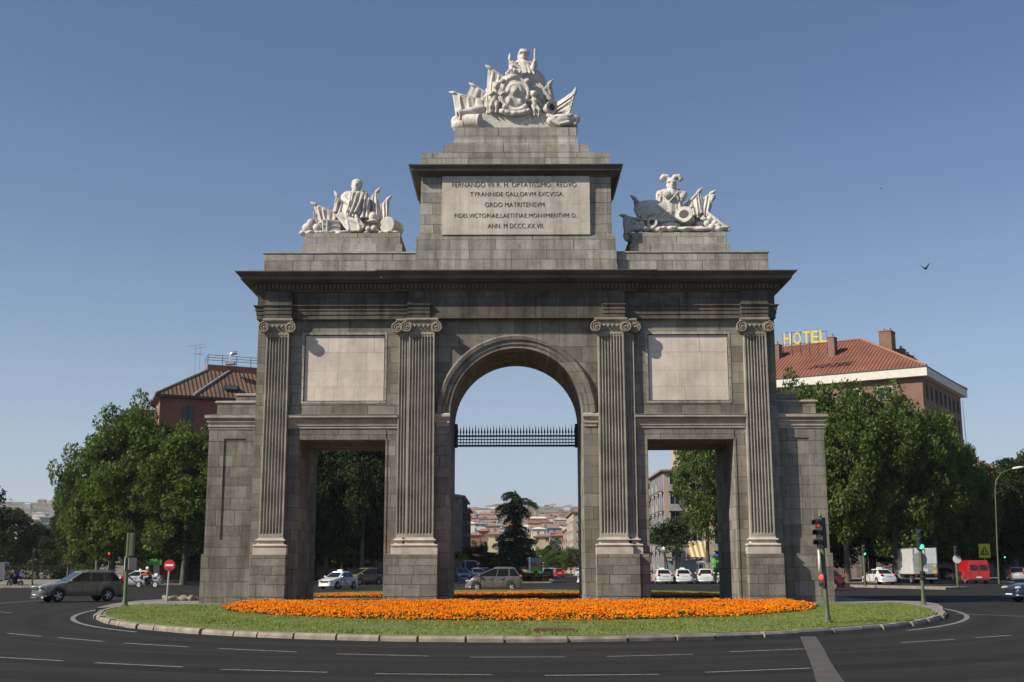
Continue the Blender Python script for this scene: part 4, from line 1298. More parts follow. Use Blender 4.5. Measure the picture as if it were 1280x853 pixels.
plane_tree(1003, 470, 128, 92, 1, 'plane tree under the hotel sign beside the right wing', GR)
plane_tree(1057, 470, 126, 112, 0, 'broad plane tree in front of the hotel eaves', GR)
plane_tree(1117, 478, 127, 112, 2, 'sunlit plane tree over the white box truck', GR)
plane_tree(1168, 512, 130, 104, 3, 'plane tree below the corner of the hotel roof', GR)
plane_tree(1205, 548, 136, 70, 1, 'smaller plane tree left of the street lamp', GR)
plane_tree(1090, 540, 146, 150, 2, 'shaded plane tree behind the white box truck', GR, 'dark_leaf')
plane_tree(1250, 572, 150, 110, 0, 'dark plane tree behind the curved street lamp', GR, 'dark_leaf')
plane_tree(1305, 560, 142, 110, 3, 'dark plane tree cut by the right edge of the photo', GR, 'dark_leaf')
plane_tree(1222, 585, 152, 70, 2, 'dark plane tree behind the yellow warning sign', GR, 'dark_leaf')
GB = 'shaded trees in the second row'  # fills the dark under the canopy, shade painted into the leaf colour
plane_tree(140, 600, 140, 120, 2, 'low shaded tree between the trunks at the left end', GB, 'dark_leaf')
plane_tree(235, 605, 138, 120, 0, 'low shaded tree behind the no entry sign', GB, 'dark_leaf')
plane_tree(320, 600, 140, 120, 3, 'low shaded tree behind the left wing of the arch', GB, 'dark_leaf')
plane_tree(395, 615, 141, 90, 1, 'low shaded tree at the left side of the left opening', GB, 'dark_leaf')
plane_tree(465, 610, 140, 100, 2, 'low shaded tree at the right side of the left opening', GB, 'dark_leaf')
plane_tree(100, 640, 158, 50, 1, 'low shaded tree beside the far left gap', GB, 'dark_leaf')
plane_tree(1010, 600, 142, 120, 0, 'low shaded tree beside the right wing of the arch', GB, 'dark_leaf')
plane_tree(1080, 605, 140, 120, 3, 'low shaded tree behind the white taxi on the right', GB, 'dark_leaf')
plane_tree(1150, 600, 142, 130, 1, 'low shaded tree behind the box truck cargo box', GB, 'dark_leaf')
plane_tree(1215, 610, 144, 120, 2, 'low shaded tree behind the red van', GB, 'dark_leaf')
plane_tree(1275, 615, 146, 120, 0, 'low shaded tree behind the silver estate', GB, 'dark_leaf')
plane_tree(950, 520, 128, 84, 3, 'plane tree behind the right outer pier', 'plane trees behind the right opening')
plane_tree(884, 537, 131, 72, 1, 'bright plane tree in the right opening beside the pine', 'plane trees behind the right opening', z0=2.2)
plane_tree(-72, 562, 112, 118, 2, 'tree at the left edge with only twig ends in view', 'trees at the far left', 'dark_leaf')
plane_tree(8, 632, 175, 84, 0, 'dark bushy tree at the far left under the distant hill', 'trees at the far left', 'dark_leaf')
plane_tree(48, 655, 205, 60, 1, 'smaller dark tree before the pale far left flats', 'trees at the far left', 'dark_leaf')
plane_tree(595, 682, 178, 52, 3, 'low round tree left of the cedar', 'trees on the central reservation', 'dark_leaf')
plane_tree(572, 690, 170, 40, 2, 'low dark tree at the left edge of the main arch', 'trees on the central reservation', 'dark_leaf')
plane_tree(622, 690, 176, 40, 0, 'low tree touching the cedar on its left', 'trees on the central reservation', 'dark_leaf')
plane_tree(694, 688, 270, 34, 1, 'street tree right of the cedar above the queue of cars', 'trees along the descending street')
plane_tree(713, 683, 262, 30, 2, 'street tree at the right edge of the main arch', 'trees along the descending street')
plane_tree(676, 686, 280, 26, 3, 'small street tree just right of the advertising panel', 'trees along the descending street')

# cedar: flat layered boughs
def cedar(px, top, Y, w):
    global rng
    rng = np.random.default_rng(21)
    base = at(px, 690, Y); h = at(px, top, Y).z-.12; r = w/2*Y/F_PX
    root = thing('cedar_tree', (base.x, Y, .12), 'dark cedar with flat layered boughs, standing alone in the main arch', 'tree')
    b = MB()
    b.tube([(0,0,0),(.05,0,h*.3),(-.05,0,h*.7),(.1,0,h*.97)], [.32,.25,.15,.04], 8)
    cl = []
    # (height fraction, reach left, reach right, reach front/back)
    plates = [(.985,.55,.05,.3),(.95,.42,.3,.35),(.905,.25,.8,.5),(.87,.78,.95,.6),(.835,.95,.5,.6),(.79,.6,.8,.6),(.75,.3,.5,.4),(.70,.4,.25,.35),(.65,.22,.38,.35),(.60,.35,.55,.5),
              (.545,.7,.6,.7),(.49,.55,.9,.8),(.44,.95,.75,.8),(.385,.7,1.0,.85),(.33,.85,.8,.85),(.28,.6,.95,.8),(.23,.75,.6,.7),(.17,.5,.6,.6),(.12,.4,.45,.5)]
    for i, (t, rl, rrr, rf_) in enumerate(plates):
        nb = 6
        for j in range(nb):
            a = 2*PI*j/nb + (i%2)*.5 + rng.uniform(-.3,.3)
            ca, sa = math.cos(a), math.sin(a)
            reach = (rl if ca < 0 else rrr)*abs(ca) + rf_*abs(sa)*.8
            L = max(.3, reach*r*rng.uniform(.75,1.1))
            d = np.array([ca, sa, 0])
            z = h*t + rng.uniform(-.22,.22)
            tip = d*L + np.array([0,0,z-.1])
            b.tube([(0,0,z-.35), tuple(d*L*.5+np.array([0,0,z+.05])), tuple(tip)], [.07,.05,.015], 5)
            n = int(135*L/2)
            u = rng.uniform(.12,1.05, n); side = rng.normal(0,.26,n)*(.3+u*.6)*L*.5
            perp = np.array([-d[1], d[0], 0])
            q = u[:,None]*L*d + side[:,None]*perp
            q[:,2] = z + .12*np.sin(u*3) - .35*u**3 + rng.normal(0,.07,n) - .1*np.abs(side) - (rng.random(n) < .25)*rng.uniform(0,.4,n)
            cl.append(q)
    b.build('trunk', M['bark'], root, smooth=60)
    q = np.concatenate(cl)
    V = leaf_quads(q, .12, up=.5, asp=.5)
    dn = leaf_quads(q-np.array([0,0,.14]), .1, up=-.2, asp=.35)
    poly_cloud('crown', np.concatenate([V, dn]), M['cedar_leaf'], parent=root)
cedar(643, 616, 140, 56)

def pine(px, top, Y, w):
    global rng
    rng = np.random.default_rng(31)
    base = at(px, 690, Y); h = at(px, top, Y).z-.12; r = w/2*Y/F_PX
    root = thing('stone_pine', (base.x, Y, .12), 'low spreading stone pine with leaning dark trunks in the right opening', 'tree')
    b = MB(); cl = []
    for (dx, tx, q) in ((-.25, -1.0, .17), (.25, .55, .19), (.1, 1.3, .13)):
        b.tube([(dx,0,0),(dx+tx*.25,0,h*.25),(dx+tx*.6,0,h*.5),(dx+tx,0.1,h*.75)], [q*1.2,q,q*.8,q*.35], 7)
    for i in range(46):
        a = rng.uniform(0,2*PI); rad = r*math.sqrt(rng.uniform(0,1))*.9
        z = h*(.80-.30*(rad/r)**2*rng.uniform(.4,1.3)) + rng.uniform(-.9,.5)
        n = 130; cr = rng.uniform(.6,1.0)
        cl.append(np.array([rad*math.cos(a), rad*math.sin(a), z]) + unit(n)*(rng.uniform(.2,1,n)**.5)[:,None]*np.array([cr,cr,cr*.55]))
    b.build('trunk', M['bark'], root, smooth=60)
    poly_cloud('crown', leaf_quads(np.concatenate(cl), .16, up=.35, asp=.35), M['pine_leaf'], parent=root)
pine(838, 641, 127, 62)

def shrub(name, label, cat, x0, x1, y0, y1, z0, z1, n, leaf=.1, mat='hedge_leaf', seed=3, rnd=False):
    global rng
    rng = np.random.default_rng(seed)
    o = thing(name, ((x0+x1)/2, (y0+y1)/2, z0), label, cat)
    hx, hy, hz = (x1-x0)/2, (y1-y0)/2, z1-z0
    q = rng.uniform(-1,1,(n,3))
    if rnd:
        q = unit(n)*(rng.uniform(.4,1,n)**.4)[:,None]
    else:
        ax = rng.integers(0,3,n); q[np.arange(n),ax] = np.sign(q[np.arange(n),ax])*rng.uniform(.85,1.03,n)
    wob = 1+.05*np.sin(q[:,0]*9)+.05*np.sin(q[:,1]*7+q[:,2]*5)
    c = np.stack([q[:,0]*hx*wob, q[:,1]*hy*wob, hz/2+q[:,2]*hz/2*wob], 1)
    poly_cloud('foliage', leaf_quads(c, leaf, up=.2), M[mat], parent=o)
    b = MB()
    for i in range(5): b.tube([(hx*(-.8+.4*i),0,0),(hx*(-.8+.4*i)*.95,0,hz*.8)], [.03,.01], 5)
    b.build('stem', M['bark'], o)
h0 = at(648, 730, 133); h1 = at(684, 717, 133)
shrub('hedge', 'clipped green hedge in front of the advertising panel', 'hedge', h0.x, h1.x, 132.4, 136, .12, h1.z, 6500, .13)
shrub('bush', 'dark bush at the foot of the cedar', 'bush', at(615,700,138).x, at(648,700,138).x, 137, 141, .12, 1.5, 3500, .13, 'dark_leaf', 5, True)
h0 = at(-60, 712, 170); h1 = at(74, 712, 170)
shrub('hedge', 'long dark hedge at the far left behind the purple clad rider', 'hedge', h0.x, h1.x, 169, 172, .12, 1.9, 6000, .17, 'dark_leaf', 9)
q = at(107, 690, 150)
shrub('bush', 'small yellow green bush behind the parked grey van', 'bush', q.x-1.4, q.x+1.4, 149, 151.5, .12, 3.4, 1200, .16, 'plane_leaf', 6, True)
# ------------------------------------------------------------------ buildings
def brick(name, c1, c2, mo):
    t = NT(name)
    uv, u, w, pos = wall_uv(t)
    br = t.n('ShaderNodeTexBrick'); t.l(uv, br.inputs['Vector'])
    br.inputs['Color1'].default_value = c1; br.inputs['Color2'].default_value = c2; br.inputs['Mortar'].default_value = mo
    br.inputs['Scale'].default_value = 1; br.inputs['Brick Width'].default_value = .26; br.inputs['Row Height'].default_value = .08; br.inputs['Mortar Size'].default_value = .008
    c = t.mix(1.0, br.outputs[0], t.ramp(t.noise(pos, .35, 6, .6), [(.3,.75),(.7,1.15)]), 'MULTIPLY')
    t.base(c); t.set(Roughness=.9); return t.mat
M['brick_red'] = brick('red_brick', (.36,.115,.07,1), (.27,.085,.055,1), (.27,.16,.12,1))
M['brick_brown'] = brick('brown_brick', (.24,.125,.085,1), (.18,.09,.065,1), (.2,.15,.12,1))
def tiles(name, ca, cb, cg):
    """clay tiles: rounded ribs running down the slope, in object space (u along the eaves)"""
    t = NT(name)
    uvn = t.n('ShaderNodeUVMap'); sp = t.n('ShaderNodeSeparateXYZ'); t.l(uvn.outputs[0], sp.inputs[0])
    wave = t.math('SINE', t.math('MULTIPLY', sp.outputs[0], 2*PI/.55))
    k = t.ramp(t.math('MULTIPLY_ADD', wave, .5, .5), [(.15, 0.0), (.45, 1.0)])
    pos = t.pos()
    c = t.mix(t.ramp(t.noise(pos, 1.4, 6, .7), [(.3,0.0),(.7,1.0)]), ca, cb)
    c = t.mix(t.math('SUBTRACT', 1.0, k), c, cg)
    row = t.math('FRACT', t.math('DIVIDE', sp.outputs[1], .4))
    c = t.mix(1.0, c, t.ramp(row, [(.0,.65),(.12,1.0)]), 'MULTIPLY')
    c = t.mix(1.0, c, t.ramp(t.noise(pos, .35, 4), [(.3,.72),(.7,1.15)]), 'MULTIPLY')
    t.base(c); t.set(Roughness=.9)
    t.bump(k, .6, .08)
    return t.mat
M['tile_brown'] = tiles('brown_roof_tile', (.24,.14,.08,1), (.15,.085,.05,1), (.035,.024,.02,1))
M['tile_red'] = tiles('red_roof_tile', (.30,.105,.055,1), (.19,.065,.038,1), (.07,.026,.018,1))
M['fascia_white'] = plain('white_fascia', (.6,.57,.5,1), .7, .12, 1.5, objspace=False)
M['pink_render'] = plain('pink_render', (.5,.21,.15,1), .85, .12, .8, objspace=False)
M['slate'] = plain('grey_roof', (.2,.22,.25,1), .6, .2, .8, objspace=False)
M['win_dark'] = plain('window_glass', (.018,.022,.026,1), .12, .2, 1)
M['frame_dark'] = plain('window_frame', (.05,.045,.04,1), .6, .15, 2)
M['frame_white'] = plain('white_window_frame', (.5,.5,.48,1), .6, .1, 2)
M['concrete'] = plain('concrete', (.3,.28,.25,1), .9, .25, .7, objspace=False)
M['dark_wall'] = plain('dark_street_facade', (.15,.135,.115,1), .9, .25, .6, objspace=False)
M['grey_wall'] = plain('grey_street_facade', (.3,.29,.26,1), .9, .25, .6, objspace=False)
M['beige_wall'] = plain('beige_wall', (.38,.31,.24,1), .9, .15, .5, objspace=False)
M['white_wall'] = plain('white_wall', (.58,.56,.52,1), .9, .12, .4, objspace=False)
M['terracotta'] = plain('terracotta', (.27,.135,.09,1), .9, .2, .4, objspace=False)
M['cream_wall'] = plain('cream_wall', (.56,.44,.25,1), .9, .12, .4, objspace=False)
M['blue_panel'] = plain('blue_grey_panel', (.26,.29,.34,1), .5, .15, .5, objspace=False)

def uv_roof(o, ridge):
    """tile coordinates: along the eaves and up the slope, face by face"""
    me = o.data
    uv = me.uv_layers.new(name='UVMap')
    for p in me.polygons:
        nrm = p.normal
        e = Vector((-nrm.y, nrm.x, 0))
        e = e.normalized() if e.length > 1e-4 else Vector((1,0,0))
        s = nrm.cross(e).normalized()
        for li in p.loop_indices:
            co = me.vertices[me.loops[li].vertex_index].co
            uv.data[li].uv = (co.dot(e), co.dot(s))

def window(root, c, u, n, w, h, frame='frame_dark', pane='win_dark', proud=.02):
    """a window on a wall: c bottom centre on the wall, u along, n out"""
    b = MB(); up = Vector((0,0,1)); t = .09
    def bar(a, a1, z0, z1):
        b.obox(c+u*((a+a1)/2)+up*((z0+z1)/2)+n*.03, u*((a1-a)/2), n*.05, up*((z1-z0)/2))
    bar(-w/2,-w/2+t,0,h); bar(w/2-t,w/2,0,h); bar(-w/2+t,w/2-t,0,t); bar(-w/2+t,w/2-t,h-t,h); bar(-.04,.04,t,h-t)
    f = b.build('window', M[frame], root, origin=root.location)
    b = MB(); b.obox(c+up*(h/2)+n*.012, u*(w/2-t), n*.02, up*(h/2-t)); b.build('pane', M[pane], f, origin=root.location)
    return f

def corner_block(name, label, cat, C, du, dv, lu, lv, zt, wall, over=.6):
    """a block with its near vertical edge at C, faces running along du (left) and dv (right)"""
    root = thing(name, (C.x, C.y, 0), label, cat)
    du = du.normalized(); dv = dv.normalized()
    P = [C, C+dv*lv, C+dv*lv+du*lu, C+du*lu]
    b = MB(); b.prism([(p.x, p.y) for p in P], 0, zt, plane='XY')
    b.build('wall', M[wall], root, origin=root.location)
    return root, P, du, dv

# red brick block on the left
Yc = 152
C = at(200.5, 489, Yc); zt = C.z
C0 = Vector((C.x, C.y, 0))
dl = Vector((-.35, .94, 0)); dr = Vector((.9, .44, 0)).normalized()
bl, P, du, dv = corner_block('apartment_building', 'red brick apartment block with a brown tiled roof left of the arch', 'building', C0, dl, dr, 11, 40, zt-.7, 'brick_red')
O = bl.location
b = MB()
ov = .7
Q = [P[0]-du*ov-dv*ov, P[1]-du*ov, P[2]+du*ov, P[3]+du*ov-dv*ov]
b.loft([[Vector((q.x,q.y,zt-.7)) for q in Q], [Vector((q.x,q.y,zt-.35)) for q in Q]])
b.build('eaves', plain('brown_eaves', (.12,.05,.035,1), .8, .2, 1, objspace=False), bl, origin=O)
b = MB()
rz = at(250, 462, Yc+6).z
ins = 6.2
T = [P[0]+dv*ins+du*3.6, P[1]-dv*1+du*3.6, P[2]-dv*1-du*3.2, P[3]+dv*ins-du*3.2]
b.loft([[Vector((q.x,q.y,zt-.35)) for q in Q], [Vector((q.x,q.y,rz)) for q in T]])
rf = b.build('roof', M['tile_brown'], bl, origin=O); uv_roof(rf, None)
b = MB()
for (i, t_) in ((0,0.0),):
    b.tube([Vector((Q[0].x,Q[0].y,zt-.3)), Vector((T[0].x,T[0].y,rz+.05))], .16, 6)
b.build('roof_ridge', M['concrete'], rf, origin=O)
for k in (.12,.33,.55,.76,.95):
    a_ = Q[0].lerp(Q[1], k); c_ = T[0].lerp(T[1], k-.03)
    b = MB(); b.tube([Vector((a_.x,a_.y,zt-.25)), Vector((c_.x,c_.y,rz+.08))], .17, 6)
    b.build('roof_ridge', M['concrete'], rf, origin=O)
b = MB()
T2 = [T[0], T[1], T[2], T[3]]
b.loft([[Vector((q.x,q.y,rz-.3)) for q in T2], [Vector((q.x,q.y,rz+.8)) for q in T2]])
b.build('roof_parapet', M['brick_red'], bl, origin=O)
for (k, h_) in ((.2,.3),(.47,.34),(.66,.34)):
    a_ = Q[0].lerp(Q[1], k).lerp(T[0].lerp(T[1], k), h_); sl = (T[0]-Q[0]); zc = zt-.35+(rz-zt+.35)*h_
    b = MB(); c_ = Vector((a_.x,a_.y,zc+.25)); b.obox(c_, dv*.9, du*.45, Vector((0,0,.28)))
    b.cur = 1; b.obox(c_-du*.46, dv*.75, du*.02, Vector((0,0,.2)))
    b.build('skylight', [M['frame_dark'], M['sign_back']], bl, origin=O)
# roof terrace railing
b = MB()
for hh in (1.5, 1.85, 2.2):
    b.tube([Vector((q.x,q.y,rz+hh-.1)) for q in (T[3],T[0],T[1])], .035, 5)
for k in range(18):
    q = T[0].lerp(T[1], k/17); b.tube([(q.x,q.y,rz+.7),(q.x,q.y,rz+2.1)], .04, 5)
b.build('roof_railing', M['iron'], bl, origin=O)
nl = -du.cross(Vector((0,0,1)))
def tree_shade_band(root, P, du, dv, h):  # dark wrap round the base; shade under the trees put into its colour
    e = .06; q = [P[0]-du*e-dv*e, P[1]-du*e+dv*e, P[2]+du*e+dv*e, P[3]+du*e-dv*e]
    b = MB(); b.prism([(p.x, p.y) for p in q], 0, h, plane='XY'); b.build('tree_shade_band', M['granite_dark'], root, origin=root.location)
tree_shade_band(bl, P, du, dv, 7.0)
nL = Vector((du.y,-du.x,0)); nL = nL if nL.dot(C0-(P[2])) > 0 else -nL
nR = Vector((dv.y,-dv.x,0)); nR = nR if nR.dot(C0-(P[2])) > 0 else -nR
for fl in range(5):
    z0 = zt-3.6-fl*3.1
    for k in range(6):
        window(bl, C0+dv*(3.6+5.2*k)+Vector((0,0,z0)), dv, nR, 1.5, 1.9)
    for k in range(2):
        window(bl, C0+du*(2.6+4.2*k)+Vector((0,0,z0)), du, nL, 1.3, 2.0, 'frame_white')
# things on its roof
def antenna(p, h, label, n=5, w=1.0):
    o = thing('television_antenna', p, label, 'antenna', group='aerials on the left roof')
    b = MB(); b.tube([(0,0,0),(0,0,h)], [.05,.035], 5); b.build('mast', M['steel'], o)
    b = MB()
    b.tube([(-w*.7,0,h-.1),(w*.7,0,h+.1)], .025, 4)
    for i in range(n): 
        x = -w*.6+w*1.2*i/(n-1); b.tube([(x,-.35,h-.1+.08*i),(x,.35,h-.1+.08*i)], .018, 4)
    b.tube([(-w*.45,0,h*.7),(w*.45,0,h*.7)], .022, 4)
    for i in range(3): b.tube([(-w*.4+w*.4*i,-.3,h*.7),(-w*.4+w*.4*i,.3,h*.7)], .016, 4)
    b.build('aerial', M['steel'], o)
q = at(243, 466, 159); antenna(q, at(243,431,159).z-q.z, 'tall television antenna left of the roof railing', 6, 1.5)
q = at(249, 462, 159.5); antenna(q, at(249,434,159.5).z-q.z, 'second shorter television antenna against the left end of the railing', 5, 1.1)
q = T[0].lerp(T[1], .78); antenna((q.x+.6,q.y+1,rz+.75), 3.0, 'small television antenna beside the satellite dishes', 4, 1.2)
for i, k in enumerate((.6,.77)):
    q = T[0].lerp(T[1], k)
    o = thing('satellite_dish', (q.x,q.y+.8,rz+.8), ('left','right')[i]+' one of two grey satellite dishes on the brick roof', 'satellite dish', group='satellite dishes on the left roof')
    b = MB(); b.tube([(0,0,0),(0,0,1.6)], .05, 6); b.build('mast', M['steel'], o)
    b = MB(); b.lathe([(.02,.12),(.3,.08),(.48,0),(.5,-.03),(.3,.03),(.02,.07)], (0,-.1,1.7), 'Y', 18); b.tube([(0,-.1,1.45),(0,-.6,1.6)], .02, 4); b.build('dish', M['sign_back'], o, smooth=40)
q = at(287.5, 463, 158); 
o = thing('flue_pipe', (q.x, 158, rz+.7), 'shiny bent steel flue pipe on the left roof', 'flue')
hz = at(287,441,158).z-rz-.7
b = MB(); b.tube([(0,0,0),(0,0,hz*.75),(.08,0,hz*.92),(.4,0,hz),(.85,0,hz+.05)], .24, 10); b.build('pipe', M['chrome'], o, smooth=40)
b = MB(); b.box(-.6,.6,-.5,.5,0,.35); b.build('base', M['concrete'], o)
# lower grey-roofed block beside it
q = at(171, 512, 160); q1 = at(193, 509, 160)
o = thing('apartment_building', (q.x, 160, 0), 'lower block with a bowed grey roof behind the left trees', 'building')
b = MB(); b.box(q.x, q1.x+1.5, 160, 171, 0, q.z); b.build('wall', M['brick_brown'], o, origin=o.location)
b = MB(); zr = at(180,503,160).z
b.loft([[(q.x-.4,159.5,q.z),(q1.x+1.5,159.5,q.z),(q1.x+1.5,171,q.z),(q.x-.4,171,q.z)],[(q.x+.6,160.2,q.z+.9),(q1.x+1.5,160.2,q.z+.9),(q1.x+1.5,170,q.z+.9),(q.x+.6,170,q.z+.9)],[(q.x+1.4,161.5,zr),(q1.x+1.5,161.5,zr),(q1.x+1.5,169,zr),(q.x+1.4,169,zr)]])
b.build('roof', M['slate'], o, origin=o.location)
b = MB(); b.box(q.x-.2, q1.x-.5, 158.8, 160, q.z-3.4, q.z-3.1); b.box(q.x-.2,q1.x-.5,158.8,158.9,q.z-3.1,q.z-2.2); b.build('balcony', M['concrete'], o, origin=o.location)
for k in range(2): window(o, Vector((q.x+1.0+1.2*k,160,q.z-3.0)), Vector((1,0,0)), Vector((0,-1,0)), 1.0, 1.9)

# the hotel on the right
Yh = 165
C = at(1152, 467, Yh); zt = C.z
C0 = Vector((C.x, Yh, 0))
du = Vector((-1,.62,0)); dv = Vector((.62,1,0))
lv = 24.8
ht, P, du, dv = corner_block('hotel_building', 'brick hotel with red tiled hip roof and white eaves right of the arch', 'building', C0, du, dv, 28, lv, zt-.2, 'brick_brown')
O = ht.location
ov = .9
Q = [P[0]-du*ov-dv*ov, P[1]-du*ov+dv*ov, P[2]+du*ov+dv*ov, P[3]+du*ov-dv*ov]
zf = at(1152, 461.5, Yh).z
zb_ = at(1152, 472, Yh).z
b = MB(); b.loft([[Vector((q.x,q.y,zb_)) for q in Q], [Vector((q.x,q.y,zf)) for q in Q]])
b.build('fascia', M['fascia_white'], ht, origin=O)
b = MB(); Q2 = [q+ (q-(P[0]+P[2])/2).normalized()*.12 for q in Q]
b.loft([[Vector((q.x,q.y,zf+.003)) for q in Q2], [Vector((q.x,q.y,zf+.14)) for q in Q2]])
b.build('gutter', M['frame_dark'], ht, origin=O)
w2 = lv/2
zr = zf + 7.2
a1 = P[0]+du*11.5+dv*w2; a2 = P[3]-du*3+dv*w2
b = MB()
vv = [Vector((q.x,q.y,zf+.14)) for q in Q] + [Vector((a1.x,a1.y,zr)), Vector((a2.x,a2.y,zr))]
b.add(vv, [(0,4,5,3),(0,1,4),(1,2,5,4),(2,3,5)])
rf = b.build('roof', M['tile_red'], ht, origin=O); uv_roof(rf, None)
b = MB(); b.tube([vv[0]+Vector((0,0,.05)), vv[4]+Vector((0,0,.08)), vv[5]+Vector((0,0,.08))], .18, 6); b.tube([vv[1]+Vector((0,0,.05)), vv[4]+Vector((0,0,.08))], .18, 6)
b.build('ridge_tiles', M['terracotta'], rf, origin=O)
def roofz(p):
    # height of the front slope at plan point p
    t = (p-C0).dot(dv)
    return zf+.14 + (zr-zf)*max(0, min(1, (t+ov)/(w2+ov)))
def chimney(p, zb, h, w, d, pots):
    b = MB(); up = Vector((0,0,1))
    b.obox(Vector((p.x,p.y,zb+h/2)), du*w, dv*d, up*(h/2)); b.obox(Vector((p.x,p.y,zb+h+.06)), du*(w+.07), dv*(d+.07), up*.07)
    ch = b.build('chimney', M['brick_brown'], ht, origin=O)
    b = MB()
    for k in range(pots):
        q = Vector((p.x,p.y,0))+du*(w*(-.5+1.0*k/max(1,pots-1)) if pots > 1 else 0); b.lathe([(.22,zb+h+.1),(.2,zb+h+.55),(.26,zb+h+.58),(.24,zb+h+.65)], (q.x,q.y,0), 'Z', 10)
    b.build('chimney_pot', M['grey_wall'], ch, origin=O)
def on_line(px, t):
    """plan point on the roof with depth t along dv that appears at column px"""
    for s in range(0, 4000):
        p = C0 + dv*t + du*(s*.012)
        X = (px-CX)/F_PX/(math.cos(PITCH))*p.y*1.0
        ref = at(px, 450, p.y)
        if p.x <= ref.x: return p
    return p
for (px, ytop, t, w, d, pots) in ((1041.5, 424, 7, .5, .8, 1), (972, 433, 8, .55, .8, 1), (1110.5, 417, 18.5, .95, 1.3, 2), (1127, 439, 20.5, .55, .8, 1), (1135, 446.5, 22, .45, .8, 1), (1141.5, 451, 23.2, .4, .7, 1), (1058,431,15,.35,.4,1)):
    p = on_line(px, t)
    ztop = at(px, ytop, p.y).z
    zb = roofz(p)-.8 if t < 14 else min(ztop-1.2, zf+2)
    chimney(p, zb, ztop-zb, w, d, pots)
nL = Vector((du.y,-du.x,0)); nL = nL if nL.dot(C0-P[2]) > 0 else -nL
nR = Vector((dv.y,-dv.x,0)); nR = nR if nR.dot(C0-P[2]) > 0 else -nR
for fl in range(4):
    z0 = zb_-2.9-fl*3.1
    for k in range(8): window(ht, C0+dv*(2.4+2.85*k)+Vector((0,0,z0)), dv, nR, 1.1, 2.1)
    for k in range(5): window(ht, C0+du*(5.2+4.6*k)+Vector((0,0,z0)), du, nL, 2.2, 1.9, 'frame_white')
tree_shade_band(ht, P, du, dv, 8.5)
# HOTEL letters on a frame
sg = thing('hotel_sign', (0,0,0), 'yellow rooftop HOTEL letters on a thin frame above the red roof', 'sign')
ys = 172.0
cs = [(984,424.5),(996.5,424),(1008,423),(1018.5,422.3),(1029,421.5)]
q0 = at(1005, 440, ys); sg.location = (q0.x, ys, q0.z)
M['hotel_yellow'] = plain('hotel_letter_yellow', (.85,.55,.04,1), .5, .06, 1)
M['hotel_orange'] = plain('hotel_letter_edge', (.5,.18,.02,1), .6, .1, 1)
ang = math.atan2(-.62, 1)
for chx, (px, py) in zip('HOTEL', cs):
    Yk = ys - (px-1005)*.055
    p = at(px, py, Yk)
    hgt = at(px, py-7.6, Yk).z-at(px, py+7.6, Yk).z
    text_mesh(chx, 'letter', M['hotel_yellow'], sg, tuple(Vector(p)-Vector(sg.location)), width=1.02, height=hgt, depth=.12, rz=ang*.5, thin=.008)
b = MB()
a_ = at(979,431,ys+1.4); c_ = at(1034,428.5,ys-1.6); a2_ = at(979,417,ys+1.4); c2_ = at(1034,414.5,ys-1.6)
for (u_, w_) in ((a_,c_),(a2_,c2_)): b.tube([u_+Vector((0,.22,0)), w_+Vector((0,.22,0))], .04, 5)
for k in range(6):
    u_ = a_.lerp(c_, k/5)+Vector((0,.25,0)); w_ = a2_.lerp(c2_, k/5)+Vector((0,.25,0))
    b.tube([w_, u_-Vector((0,0,1.3))], .04, 5); b.tube([u_, u_+Vector((.5,1.6,-1.6))], .035, 5)
b.build('frame', M['iron'], sg, origin=sg.location)
# mast far right
q = at(1212, 585, 190); z1 = at(1209, 497, 190).z
b = MB(); b.tube([(q.x,190,0),(q.x-.2,190,z1*.6),(q.x-.45,190,z1)], [.12,.07,.03], 6)
tag(b.build('radio_mast', M['steel'], origin=(q.x,190,0)), 'thin pale mast rising behind the trees right of the hotel', 'mast')
# pinkish gable beyond the right trees
q = at(1226, 588, 210); o = thing('church_tower', (q.x,210,0), 'pinkish gabled top just clearing the dark right trees', 'building')
zt_ = at(1226,580,210).z; za = at(1230,563,210).z
b = MB(); b.box(q.x-3.5,q.x+3.0,210,218,0,zt_-1); b.build('wall', M['pink_render'], o, origin=o.location)
b = MB(); b.rects([(q.x-3.8,q.x+3.3,209.7,218.3,zt_-1),(q.x-.6,q.x+.6,213,215,zt_+1.0),(q.x-.3,q.x+.3,213.5,214.5,za-.6),(q.x-.05,q.x+.05,213.9,214.1,za)]); b.build('roof', M['terracotta'], o, origin=o.location)

